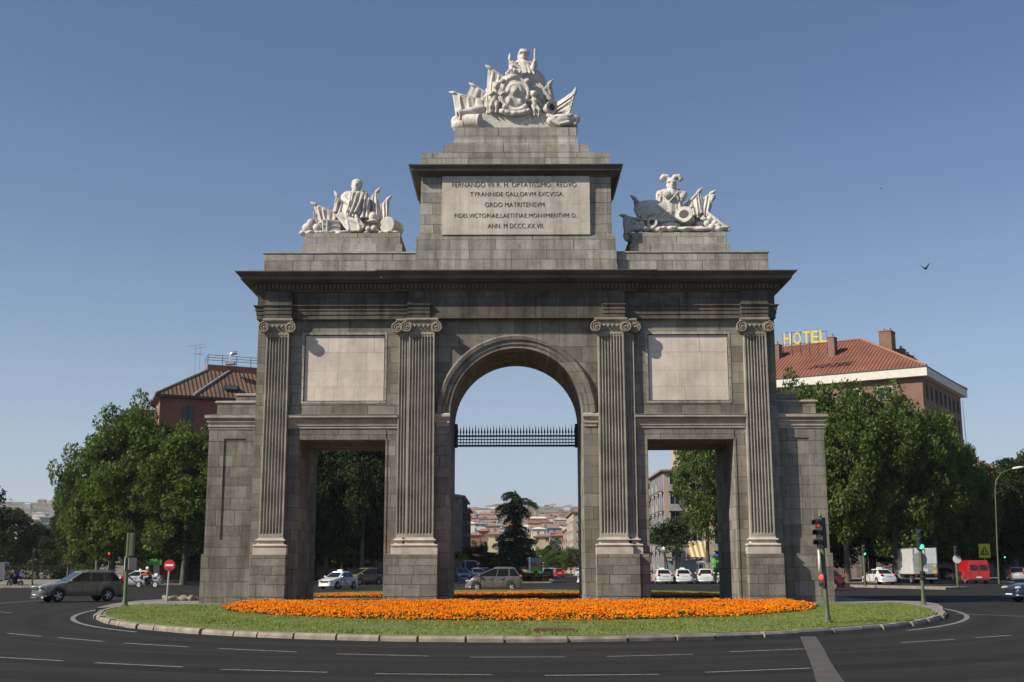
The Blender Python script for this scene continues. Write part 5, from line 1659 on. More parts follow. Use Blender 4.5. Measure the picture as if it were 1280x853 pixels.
# street fronts deeper in the view
def row_house(name, label, x0, x1, y0, y1, z, wall, face, nw, nf, roof='terracotta', rh=1.6, wz=1.7, ww=1.1, z0=0.0, frame='frame_dark', bal=False):
    o = thing(name, ((x0+x1)/2, (y0+y1)/2, z0), label, 'building')
    b = MB(); b.box(x0,x1,y0,y1,z0-3,z); b.build('wall', M[wall], o, origin=o.location)
    b = MB(); e = .5
    b.rects([(x0-e,x1+e,y0-e,y1+e,z),(x0-e,x1+e,y0-e,y1+e,z+.25),(x0+2,x1-2,y0+2,y1-2,z+rh)]); b.build('roof', M[roof], o, origin=o.location)
    fh = (z-z0-1.2)/nf
    for f in face:
        if f == 'f': A, u, n_, L = Vector((x0,y0,0)), Vector((1,0,0)), Vector((0,-1,0)), x1-x0
        elif f == 'r': A, u, n_, L = Vector((x1,y0,0)), Vector((0,1,0)), Vector((1,0,0)), y1-y0
        else: A, u, n_, L = Vector((x0,y0,0)), Vector((0,1,0)), Vector((-1,0,0)), y1-y0
        m = nw if f == 'f' else max(3, int(nw*1.2))
        for r_ in range(nf):
            for k in range(m):
                c = A+u*(L*(k+.5)/m)+Vector((0,0,z0+1.3+fh*r_))
                window(o, c, u, n_, ww, wz, frame)
                if bal and k % 2 == 0:
                    b = MB(); b.obox(c+n_*.45-Vector((0,0,.1)), u*1.0, n_*.45, Vector((0,0,.07))); b.obox(c+n_*.88+Vector((0,0,.4)), u*1.0, n_*.03, Vector((0,0,.42))); b.build('balcony', M['concrete'], o, origin=o.location)
    return o
x = at(577, 640, 176).x
row_house('street_building', 'tall grey street building at the left edge of the main arch', x-20, x, 176, 196, at(575,622,176).z, 'grey_wall', ('f','r'), 6, 6, 'slate', .8)
x = at(579, 640, 200).x
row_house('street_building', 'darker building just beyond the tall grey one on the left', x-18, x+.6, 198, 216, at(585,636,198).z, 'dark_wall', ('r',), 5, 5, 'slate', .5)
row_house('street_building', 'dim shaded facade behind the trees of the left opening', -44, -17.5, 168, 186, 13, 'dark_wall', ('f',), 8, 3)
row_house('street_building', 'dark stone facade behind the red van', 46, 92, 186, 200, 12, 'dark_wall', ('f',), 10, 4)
x0 = at(829, 600, 178).x; x1 = at(872,600,178).x
row_house('street_building', 'orange brick corner building with blue grey windows in the right opening', x0, x1+14, 178, 196, at(835,590,178).z, 'beige_wall', ('f','l'), 6, 5, 'terracotta', .5, 2.6, 1.5, frame='blue_panel', bal=True)
x0 = at(812, 600, 215).x; x1 = at(829,600,215).x
row_house('street_building', 'farther reddish building at the left edge of the right opening', x0-6, x1+2, 215, 235, at(815,606,215).z, 'brick_brown', ('f','l'), 4, 5, 'terracotta', 1.5, frame='frame_white', bal=True)
x0 = at(848, 560, 200).x; x1 = at(878,560,200).x
row_house('street_building', 'white balconied building high above the plane tree in the right opening', x0, x1, 199, 210, at(858,553,200).z, 'beige_wall', ('f',), 3, 7, 'concrete', .3, bal=True)
x0 = at(716, 660, 300).x
row_house('street_building', 'pink balconied block at the right edge of the main arch', x0, x0+16, 300, 335, at(720,641,300).z, 'beige_wall', ('f','l'), 5, 6, 'terracotta', 1.2, bal=True, frame='frame_white')
x0 = at(708, 670, 345).x
row_house('street_building', 'red brick house just left of the pink block in the main arch', x0, x0+12, 345, 370, at(712,663,345).z, 'brick_red', ('f','l'), 4, 4, 'terracotta', 2, bal=True, frame='frame_white')
x0 = at(30, 660, 300).x; x1 = at(57,660,300).x
row_house('apartment_building', 'pale pink flats at the far left below the distant hill', x0, x1, 300, 322, at(40,655,300).z, 'beige_wall', ('f','r'), 6, 4, 'slate', .8)
x0 = at(57, 660, 330).x; x1 = at(78,660,330).x
row_house('apartment_building', 'grey flats behind the leftmost plane tree', x0, x1, 325, 345, at(60,646,325).z, 'grey_wall', ('f',), 5, 5, 'slate', .6)

# far houses on the slope, each placed and described on its own
def facade(name, base, dark, sx, sz):
    t = NT(name)
    uv, u, w, pos = wall_uv(t)
    fu = t.math('FRACT', t.math('DIVIDE', u, sx)); fw = t.math('FRACT', t.math('DIVIDE', w, sz))
    inu = t.math('MULTIPLY', t.math('GREATER_THAN', fu, .32), t.math('LESS_THAN', fu, .7))
    inw = t.math('MULTIPLY', t.math('GREATER_THAN', fw, .3), t.math('LESS_THAN', fw, .78))
    k = t.math('MULTIPLY', inu, inw)
    ge = t.n('ShaderNodeNewGeometry'); sn = t.n('ShaderNodeSeparateXYZ'); t.l(ge.outputs['True Normal'], sn.inputs[0])
    k = t.math('MULTIPLY', k, t.math('LESS_THAN', sn.outputs[2], .5))
    c = t.mix(k, t.mix(1.0, base, t.ramp(t.noise(pos, .15, 3), [(.3,.85),(.7,1.1)]), 'MULTIPLY'), dark)
    t.base(c); t.set(Roughness=.85); return t.mat
FM = {'white': facade('far_white_wall', (.62,.6,.56,1), (.16,.16,.17,1), 3.4, 3.1), 'cream': facade('far_cream_wall', (.6,.49,.3,1), (.17,.13,.1,1), 3.6, 3.2),
      'brick': facade('far_brick_wall', (.33,.14,.09,1), (.1,.06,.05,1), 3.2, 3.0), 'pink': facade('far_pink_wall', (.48,.32,.25,1), (.15,.12,.11,1), 3.4, 3.0),
      'grey': facade('far_grey_wall', (.3,.31,.33,1), (.1,.1,.11,1), 3.4, 3.1), 'tan': facade('far_tan_wall', (.42,.33,.23,1), (.13,.1,.08,1), 3.6, 3.2)}
def far_house(px0, px1, ytop, Y, colour, roof, label, depth=14, rh=1.1):
    a_ = at(px0, ytop, Y); c_ = at(px1, ytop, Y)
    zb = min(terrain_z(a_.x, Y), terrain_z(c_.x, Y)) - 4
    o = thing('far_house', ((a_.x+c_.x)/2, Y, zb), label, 'house', group='far houses on the slope beyond the arch')
    b = MB(); b.box(a_.x, c_.x, Y, Y+depth, zb, a_.z-rh*.6); b.build('wall', FM[colour], o, origin=o.location)
    b = MB(); e = .6; i_ = min(depth, c_.x-a_.x)*.42
    b.rects([(a_.x-e,c_.x+e,Y-e,Y+depth+e,a_.z-rh*.6),(a_.x-e,c_.x+e,Y-e,Y+depth+e,a_.z-rh*.45),(a_.x+i_,c_.x-i_,Y+i_,Y+depth-i_,a_.z+rh*.4)]); b.build('roof', M[roof], o, origin=o.location)
for h_ in (
    (609,622,666,420,'cream','terracotta','bright cream far house touching the left side of the cedar'),
    (584,600,667,450,'brick','terracotta','dark red far house beside the tall grey street building'),
    (598,609,662,470,'brick','terracotta','brick far house between the dark red one and the cream one'),
    (582,594,653,620,'white','white_wall','white far block above the dark red house'),
    (595,608,654,640,'white','slate','white and blue grey far block left of the cedar'),
    (606,624,656,600,'pink','terracotta','pink far house with a red roof behind the cream one'),
    (668,686,669,440,'cream','terracotta','long cream far block right of the cedar with many windows'),
    (687,712,668,455,'tan','terracotta','shaded tan far block right of the long cream one'),
    (664,682,660,560,'white','white_wall','white flat roofed far block above the long cream one'),
    (683,700,659,640,'grey','slate','blue grey far block with a flat roof right of the cedar'),
    (690,708,665,520,'pink','terracotta','pink far house under the blue grey block'),
    (700,716,655,720,'white','terracotta','white far house near the right jamb of the main arch'),
    (660,676,653,760,'pink','terracotta','small pink far house by the right tips of the cedar'),
    (676,690,652,860,'tan','terracotta','small tan far house above the blue grey block'),
    (692,712,649,1000,'pink','white_wall','pale pink far terrace high on the slope at right'),
    (712,724,645,900,'white','slate','tall white far block behind the pink balconied block'),
    (584,600,647,1050,'pink','terracotta','pink far terrace high on the slope at left'),
    (602,622,648,1150,'tan','terracotta','tan far terrace just left of the cedar top'),
    (672,700,643.5,1700,'white','white_wall','long white far hall on the skyline right of the cedar'),
    (586,604,642,2300,'white','white_wall','white far hall on the skyline left of the cedar'),
    (700,716,644,1500,'tan','terracotta','tan far terrace on the skyline at right'),
    (40,56,640,1500,'white','white_wall','white far hall under the hill at the far left'),
    (36,58,648,800,'pink','terracotta','red roofed far house above the far left flats'),
    (4,30,640,1400,'tan','terracotta','tan far terrace at the left edge of the photo')):
    far_house(*h_)
# the rest of the suburb reads as one mass
rs = random.Random(9)
b = MB(); mats = [FM['white'], FM['brick'], FM['pink'], FM['tan'], M['terracotta'], M['white_wall'], M['slate'], FM['grey']]
for i in range(900):
    Y = 650 + 2500*rs.random()**1.3
    X = rs.uniform(-.62, .62)*Y
    if not (abs(X/Y) < .09 or X/Y < -.36 or .1 < X/Y < .16 or abs(X/Y) > .3): continue
    z = terrain_z(X, Y); w = rs.uniform(8, 26); d = rs.uniform(8,16); h = rs.uniform(5, 12)*(1 if Y < 1800 else .7)
    m = rs.choice([0,0,1,1,2,2,3,3,7])
    b.box(X-w/2, X+w/2, Y-d/2, Y+d/2, z-6, z+h, m)
    b.rects([(X-w/2-.5,X+w/2+.5,Y-d/2-.5,Y+d/2+.5,z+h+.02),(X-w/2+2,X+w/2-2,Y-d/2+2,Y+d/2-2,z+h+2)], rs.choice([4,4,4,5,6]))
tag(b.build('suburb', mats, fix=False), 'hazy distant suburb of pale and terracotta houses on the far slope', 'suburb', kind='stuff')
# woods between the houses
rng = np.random.default_rng(8)
pts = []
for i in range(1500):
    Y = 400+2600*rs.random()**1.4; X = rs.uniform(-.62,.62)*Y
    if not (abs(X/Y) < .09 or X/Y < -.36 or .1 < X/Y < .16 or abs(X/Y) > .3): continue
    z = terrain_z(X, Y); r = rs.uniform(4,7)
    n = 26
    q = unit(n)*np.array([r,r,r*.9])*(rng.uniform(.5,1,n)**.5)[:,None]; q += np.array([X, Y, z+r*.8])
    pts.append(q)
tag(poly_cloud('far_wood', leaf_quads(np.concatenate(pts), 1.5, up=.5, asp=.8), M['dark_leaf']), 'dark scattered woods between the distant houses', 'wood', kind='stuff')
# ------------------------------------------------------------------ vehicles
def interp(pts, x):
    if x <= pts[0][0]: return pts[0][1]
    for (a, u), (c, w) in zip(pts, pts[1:]):
        if x <= c: return u+(w-u)*(x-a)/(c-a)
    return pts[-1][1]

def wheel(root, x, y, r, w=.2, rim='alloy', spokes=5):
    """y is the outer face side sign"""
    s = 1 if y > 0 else -1
    b = MB()
    b.lathe([(r*.6,-w*.5),(r*.93,-w*.5),(r,-w*.32),(r,w*.32),(r*.93,w*.5),(r*.6,w*.5)], (x, y-s*w*.5, r), 'Y', 22, cap=False)
    t = b.build('wheel', M['rubber'], root, smooth=35)
    b = MB(); yo = y - s*.02
    b.lathe([(r*.66, -.005),(r*.66,.03),(r*.58,.03),(r*.56,-.02)] if False else [(r*.64,-.03),(r*.66,.012),(r*.6,.015),(r*.57,-.03)], (x, yo, r), 'Y', 20, cap=False)
    for k in range(spokes):
        a = 2*PI*k/spokes; d = Vector((math.cos(a),0,math.sin(a))); e = Vector((-math.sin(a),0,math.cos(a)))
        b.obox(Vector((x,yo-s*.0,r))+d*r*.33, d*r*.3, Vector((0,.014,0)), e*r*.085)
    b.lathe([(r*.14,-.02),(r*.14,.02)], (x, yo, r), 'Y', 10)
    b.build('rim', M[rim], t, smooth=35)
    b = MB(); b.lathe([(r*.6,-.01),(r*.6,.0)], (x, yo-s*.07, r), 'Y', 16); b.build('brake_disc', M['black_plastic'], t)

def car(name, label, cat, loc, rz, spec, paint, taxi=False, group=None, detail=True, rack=False):
    """x forward, y left, origin on the ground under the middle"""
    S = spec
    L, W = S['L'], S['W']; xr, xf = -L/2, L/2
    root = thing(name, loc, label, cat, rz, group)
    wr = S['wr']; wx = [S['wxr'], S['wxf']]
    xs = set(np.linspace(xr, xf, 44))
    Ra = wr*1.16
    for c in wx:
        for k in range(13):
            xs.add(c - Ra*math.cos(PI*k/12))
        xs.add(c-Ra-.01); xs.add(c+Ra+.01)
    xs = sorted(x for x in xs if xr <= x <= xf)
    rings = []
    for x in xs:
        zt = interp(S['top'], x)
        zb = interp(S['bot'], x)
        ah = 0
        for c in wx:
            if abs(x-c) < Ra: ah = max(ah, wr*.92+math.sqrt(max(0, Ra*Ra-(x-c)**2))*1.0)
        zb = max(zb, ah)
        w = W/2*interp(S['plan'], x)
        h = zt-zb
        sec = [(0,zb),(w*.8,zb),(w*.965,zb+h*.04),(w*.995,zb+h*.2),(w,zb+h*.5),(w*.975,zb+h*.8),(w*.935,zb+h*.94),(w*.8,zb+h*.99),(w*.45,zt+.015),(0,zt+.02)]
        ring = [(x, p[0], p[1]) for p in sec] + [(x, -p[0], p[1]) for p in reversed(sec[1:-1])]
        rings.append(ring)
    b = MB(); b.loft(rings)
    # cabin: pillars and roof
    xrb, xrt, xft, xfb = S['cab']; zb, zr = S['belt'], S['roof']
    wb, wt = W/2*.925, W/2*.70
    def cab_ring(t, bulge=0):
        x0 = xrb+(xrt-xrb)*t; x1 = xfb+(xft-xfb)*t; w = wb+(wt-wb)*t
        z = zb+(zr-zb)*t
        q = .1
        return [(x0,-w+q,z),(x0+q*.7,-w,z),(x1-q,-w,z),(x1,-w+q*1.4,z),(x1,w-q*1.4,z),(x1-q,w,z),(x0+q*.7,w,z),(x0,w-q,z)]
    top = cab_ring(1.0)
    mid = [(p[0]*.96+(xrt+xft)/2*.04, p[1]*.9, zr+.045) for p in top]
    fin = [(p[0]*.7+(xrt+xft)/2*.3, p[1]*.5, zr+.07) for p in top]
    lo = [(p[0], p[1], zb-.1) for p in cab_ring(0)]
    b.loft([lo, cab_ring(0), cab_ring(.5), cab_ring(.93), top, mid, fin])
    b.build('body', M[paint], root, smooth=32)
    # glass
    def side(s, t, off=.008):
        return s*(wb+(wt-wb)*t+off)
    def sidewin(xa0, xa1, xc1, xc0, t0=.08, t1=.9):
        for s in (-1, 1):
            b = MB()
            def q(x, t): return Vector((x, side(s, t), zb+(zr-zb)*t))
            P4 = [q(xa0,t0), q(xa1,t0), q(xc1,t1), q(xc0,t1)]
            n = Vector((0,s*.012,0))
            b.loft([[p-n for p in P4],[p+n*.4 for p in P4]])
            b.build('side_window', M['glass'], root)
    def xfr(t): return xfb+(xft-xfb)*t
    def xre(t): return xrb+(xrt-xrb)*t
    for (u0, u1) in S['wins']:
        def X(u, t): 
            a, c = xre(t)+.12, xfr(t)-.14
            return a+(c-a)*u
        def XX(u, t): return X(u, t) if u in (0, 1) else (X(u,.5)*.8+X(u,t)*.2)
        sidewin(XX(u0,.08), XX(u1,.08), XX(u1,.9), XX(u0,.9))
    for (fx, nm, sg) in ((xfr,'windscreen',1),(xre,'rear_window',-1)):
        b = MB(); t0, t1 = .05, .93
        hw0, hw1 = wb+(wt-wb)*t0-.15, wb+(wt-wb)*t1-.13
        P4 = [Vector((fx(t0)+sg*.012,-hw0,zb+(zr-zb)*t0)), Vector((fx(t0)+sg*.012,hw0,zb+(zr-zb)*t0)), Vector((fx(t1)+sg*.012,hw1,zb+(zr-zb)*t1)), Vector((fx(t1)+sg*.012,-hw1,zb+(zr-zb)*t1))]
        n = Vector((sg*.012,0,.006)); b.loft([[p-n for p in P4],[p for p in P4]]); b.build(nm, M['glass'], root)
    for x in wx:
        for s in (-1, 1): wheel(root, x, s*(W/2-.01), wr, .21, spokes=S.get('spokes', 5))
    def wloc(x): return W/2*interp(S['plan'], x)
    zh = S['zlamp']
    xl = xf-.13
    for s in (-1, 1):
        b = MB(); y = s*(wloc(xl)*.78)
        b.ball((xf-.16, y, zh), (.17, W*.12, .085), 12, 8, Euler((0,0,-s*.45)).to_matrix()); b.build('headlight', M['head_glass'], root, smooth=60)
        b = MB(); y = s*(wloc(xr+.1)*.84)
        b.ball((xr+.1, y, S['ztail']), (.12, W*.085, S.get('tailh', .12)), 12, 8, Euler((0,0,s*.4)).to_matrix()); b.build('tail_light', M['tail_red'], root, smooth=60)
        b = MB(); xm = xfb-(xfb-xft)*.33; b.ball((xm, s*(W/2+.07), zb+.08), (.08,.11,.075), 10, 8); b.obox((xm,s*(W/2-.01),zb+.03),(.03,0,0),(0,.06,0),(0,0,.02)); b.build('wing_mirror', M[S.get('mirror') or paint], root, smooth=60)
    b = MB(); b.obox((xf+.0, 0, zh-.06), (.03,0,0), (0,W*.24,0), (0,0,.075)); b.build('grille', M['black_plastic'], root, bevel=.02)
    b = MB(); b.obox((xf+.015, 0, .36), (.02,0,0), (0,.26,0), (0,0,.055)); b.build('number_plate', M['plate'], root)
    b = MB(); b.obox((xr-.012, 0, S['zplate']), (.015,0,0), (0,.26,0), (0,0,.055)); b.build('number_plate', M['plate'], root)
    # bumpers, sills and door seams
    b = MB()
    for (xe, sg) in ((xf,1),(xr,-1)):
        pts = [(xe-sg*.42, -wloc(xe-sg*.42)-.005, .3),(xe-sg*.1,-wloc(xe-sg*.1)*.93-.01,.3),(xe+sg*.015,-W*.25,.3),(xe+sg*.015,W*.25,.3),(xe-sg*.1,wloc(xe-sg*.1)*.93+.01,.3),(xe-sg*.42,wloc(xe-sg*.42)+.005,.3)]
        b.tube(pts, .075, 7)
    b.build('bumper', M[S.get('bumper') or paint], root, smooth=50)
    if detail:
        for s in (-1, 1):
            for xd in S['doors']:
                b = MB(); b.obox((xd, s*(W/2+.0), (zb+.42)/2+.03), (.008,0,0), (0,.012,0), (0,0,(zb-.42)/2)); b.build('door_seam', M['black_plastic'], root)
            for xd in S['handles']:
                b = MB(); b.obox((xd, s*(W/2*.985+.02), zb-.13), (.09,0,0), (0,.02,0), (0,0,.018)); b.build('door_handle', M[paint], root)
    if rack:
        b = MB()
        for s in (-1, 1): b.tube([(xrt-.1,s*wt*.95,zr+.03),(xrt,s*wt*.95,zr+.1),(xft-.4,s*wt*.95,zr+.1),(xft-.3,s*wt*.95,zr+.03)], .025, 6)
        b.build('roof_rail', M['steel'], root)
    if taxi:
        b = MB(); xc = (xrt+xft)/2+.1; b.rects([(xc-.1,xc+.1,-.28,.28,zr+.04),(xc-.1,xc+.1,-.28,.28,zr+.12),(xc-.07,xc+.07,-.2,.2,zr+.2)]); b.build('roof_sign', M['sign_white'], root, bevel=.02)
        for s in (-1, 1):
            b = MB(); xd = S['doors'][0]
            x1 = S['doors'][-1]
            b.obox(((xd+x1)/2+.28, s*(W/2+.004), (zb+.42)/2), Vector((.3,0,.28)).normalized()*.44, (0,.01,0), Vector((-.5,0,.5)).normalized()*.045); b.build('door_stripe', M['stripe_red'], root)
    return root

ESTATE = dict(L=4.84, W=1.88, wr=.345, wxr=-1.42, wxf=1.4, top=[(-2.42,.72),(-2.36,.98),(-2.2,1.04),(0.9,1.02),(1.5,.96),(2.1,.84),(2.36,.7),(2.42,.58)], bot=[(-2.42,.42),(-2.0,.3),(2.1,.3),(2.42,.34)],
    plan=[(-2.42,.80),(-2.25,.93),(-1.5,.99),(0,1),(1.5,.98),(2.1,.9),(2.34,.76),(2.42,.64)], cab=(-2.28,-1.85,.1,1.05), belt=1.0, roof=1.52, wins=[(0,.3),(.33,.62),(.65,1)], zlamp=.76, ztail=1.05, tailh=.3, zplate=.8, doors=[-.75,.1,1.0], handles=[-.55,.28], bumper='black_plastic')
MPV = dict(L=4.3, W=1.77, wr=.325, wxr=-1.3, wxf=1.32, top=[(-2.15,.72),(-2.08,1.0),(-1.95,1.08),(.7,1.02),(1.3,.99),(1.7,.9),(2.03,.68),(2.15,.5)], bot=[(-2.15,.4),(-1.8,.26),(1.9,.26),(2.15,.3)],
    plan=[(-2.15,.78),(-2.0,.92),(-1.3,.99),(0,1),(1.3,.98),(1.85,.86),(2.08,.7),(2.15,.56)], cab=(-2.05,-1.6,.0,1.62), belt=1.0, roof=1.60, wins=[(0,.22),(.26,.6),(.63,1)], zlamp=.72, ztail=1.0, tailh=.15, zplate=.72, doors=[-.72,.12,1.05], handles=[-.55,.3])
SEDAN = dict(L=4.55, W=1.76, wr=.315, wxr=-1.32, wxf=1.36, top=[(-2.27,.7),(-2.2,.94),(-2.0,1.0),(-1.3,1.0),(.9,.95),(1.5,.88),(2.0,.78),(2.22,.64),(2.27,.52)], bot=[(-2.27,.4),(-1.9,.25),(2.0,.25),(2.27,.3)],
    plan=[(-2.27,.8),(-2.1,.92),(-1.3,.99),(0,1),(1.3,.98),(1.95,.89),(2.2,.74),(2.27,.62)], cab=(-1.75,-.95,.2,1.05), belt=.95, roof=1.40, wins=[(.05,.47),(.51,1)], zlamp=.68, ztail=.86, tailh=.13, zplate=.78, doors=[-.85,-.02,.85], handles=[-.65,.2])
HATCH = dict(L=4.1, W=1.72, wr=.305, wxr=-1.2, wxf=1.28, top=[(-2.05,.68),(-1.98,.96),(-1.8,1.0),(.75,.95),(1.3,.88),(1.78,.76),(2.0,.6),(2.05,.5)], bot=[(-2.05,.4),(-1.7,.25),(1.8,.25),(2.05,.3)],
    plan=[(-2.05,.78),(-1.9,.91),(-1.2,.99),(0,1),(1.2,.98),(1.75,.87),(2.0,.7),(2.05,.58)], cab=(-1.95,-1.4,.05,.95), belt=.97, roof=1.43, wins=[(0,.2),(.24,.58),(.62,1)], zlamp=.68, ztail=.95, tailh=.17, zplate=.7, doors=[-.7,.1,.85], handles=[-.5,.3])

def gx(px, py): return ground(px, py)
# moving and parked cars the photo shows
p = gx(90, 751.5)
suv = car('parked_car' if False else 'estate_car', 'champagne grey estate car with dark lower trim turning at the left of the island', 'car', (p.x+.1, p.y+.4, 0), PI+R(38), ESTATE, 'car_champagne', rack=True)
suv.scale = (.89,.93,.98)
b = MB(); b.tube([(2.2,-.85,.24),(2.46,-.4,.24),(2.46,.4,.24),(2.2,.85,.24)], .06, 6); b.build('skid_plate', M['chrome'], suv, smooth=50)
b = MB(); b.obox((2.435,0,.72),(.02,0,0),(0,.3,0),(0,0,.02)); b.obox((2.44,0,.72),(.015,0,0),Vector((0,.3,.07)),Vector((0,-.005,.022))); b.build('chrome_trim', M['chrome'], suv)
p = gx(617, 739.5)
mpv = car('compact_car', 'silvery mauve compact car passing behind the arch, seen through the main opening', 'car', (p.x, p.y, 0), PI, MPV, 'car_mauve')
mpv.scale = (.93,1,1.02)
p = gx(419, 736.5)
car('taxi', 'white taxi with red door stripe driving past in the left opening', 'taxi', (p.x-.1, p.y+2, 0), PI+R(64), SEDAN, 'car_white', taxi=True, group='white taxis round the square').scale = (.86,.88,.95)
p = gx(455, 731.5)
car('parked_car', 'golden brown car in tree shade behind the white taxi of the left opening', 'car', (p.x-.5, p.y+3, 0), PI+R(52), MPV, 'car_gold')
p = gx(474, 730)
car('parked_car', 'silver car parked in shade at the right edge of the left opening', 'car', (p.x+.6, p.y+3, 0), -PI/2-R(18), HATCH, 'car_silver')
p = gx(158, 733)
car('taxi', 'white taxi half hidden behind the green pole and the motorcycle', 'taxi', (p.x+.4, p.y+1.5, 0), PI+R(8), SEDAN, 'car_white', taxi=True, group='white taxis round the square')
for i, (px, lab) in enumerate(((828,'leftmost of three white taxis parked nose in behind the right opening'),(854,'middle one of three white taxis parked behind the right opening'),(883,'white taxi below the pale parasol in the right opening'))):
    p = gx(px, 730.5)
    car('taxi', lab, 'taxi', (p.x, p.y+1, 0), PI/2+R(3-5*i), SEDAN if i < 2 else HATCH, 'car_white', taxi=(i != 2), group='white taxis round the square')
p = gx(912, 731); car('parked_car', 'white car mostly hidden by the right jamb of the right opening', 'car', (p.x, p.y, 0), PI*.55, HATCH, 'car_white')
p = gx(1098, 731.5); car('taxi', 'white taxi seen from behind beside the white box truck', 'taxi', (p.x, p.y, 0), PI/2+R(8), SEDAN, 'car_white', taxi=True, group='white taxis round the square')
p = gx(1056, 739); car('parked_car', 'dark red car half hidden behind the right wing of the arch', 'car', (p.x-2.2, p.y, 0), PI-R(4), HATCH, 'car_darkred')
p = gx(1180, 728); car('parked_car', 'dark red car in shade between the box truck and the red van', 'car', (p.x+.5, p.y+3, 0), PI*.6, HATCH, 'car_darkred')
p = gx(1263, 729.5); car('parked_car', 'silver estate seen from behind beside the red van', 'car', (p.x+.8, p.y, 0), PI/2-R(24), ESTATE, 'car_silver')
p = gx(1282, 754); car('moving_car', 'navy blue car cut off by the right edge of the photo', 'car', (p.x+1.3, p.y, 0), PI+R(10), SEDAN, 'car_blue')
p = gx(733, 731); car('moving_car', 'white car nosing out from behind the right jamb of the main arch', 'car', (p.x+1.0, p.y-3, 0), PI-R(10), HATCH, 'car_white')
p = gx(724, 722); car('moving_car', 'white hatchback waiting above the nose of the white car at the jamb', 'car', (p.x+.2, p.y, 0), PI/2+R(12), HATCH, 'car_white')
p = gx(707, 718); car('moving_car', 'white car third from the front in the waiting queue', 'car', (p.x-1.9, 168, 0), PI/2+R(8), SEDAN, 'car_white', detail=False)
base_hatch = car('moving_car', 'red car driving away down the descending street', 'car', (0,0,0), PI/2+R(6), HATCH, 'car_red', detail=False)
base_hatch.location = (at(697,715,205).x, 205, 0)
def recolour(root, paint):
    for ch in root.children:
        if ch.name.startswith('body') or ch.name.startswith('bumper') or ch.name.startswith('wing_mirror'):
            ch.material_slots[0].link = 'OBJECT'; ch.material_slots[0].material = M[paint]
for (px, Y, paint, lab, rz) in ((683,190,'car_black','black car driving away just right of the hedge end', PI/2),
        (688,240,'car_white','white car far down the street behind the red one', PI/2),(679,265,'car_silver','silver car far down the street beside the traffic light', PI/2),
        (673,300,'car_white','farthest white car visible in the descending street', PI/2)):
    c = copy_tree(base_hatch); c.location = (at(px,712,Y).x, Y, 0); c['label'] = lab; recolour(c, paint)
for (px, Y, paint, lab) in ((577,133.5,'car_grey','dark grey car parked at the left jamb of the main arch'),(596,141,'car_silver','silver blue car behind the bonnet of the silvery mauve car'),
        (606,152,'car_black','black car parked under the low trees left of the cedar'),(575,150,'car_blue','navy car behind the dark grey one at the left jamb')):
    c = copy_tree(base_hatch); c.location = (at(px,722,Y).x, Y, .12 if Y > 131 else 0); c.rotation_euler = (0,0,-PI/2+R(10)); c['label'] = lab; recolour(c, paint)

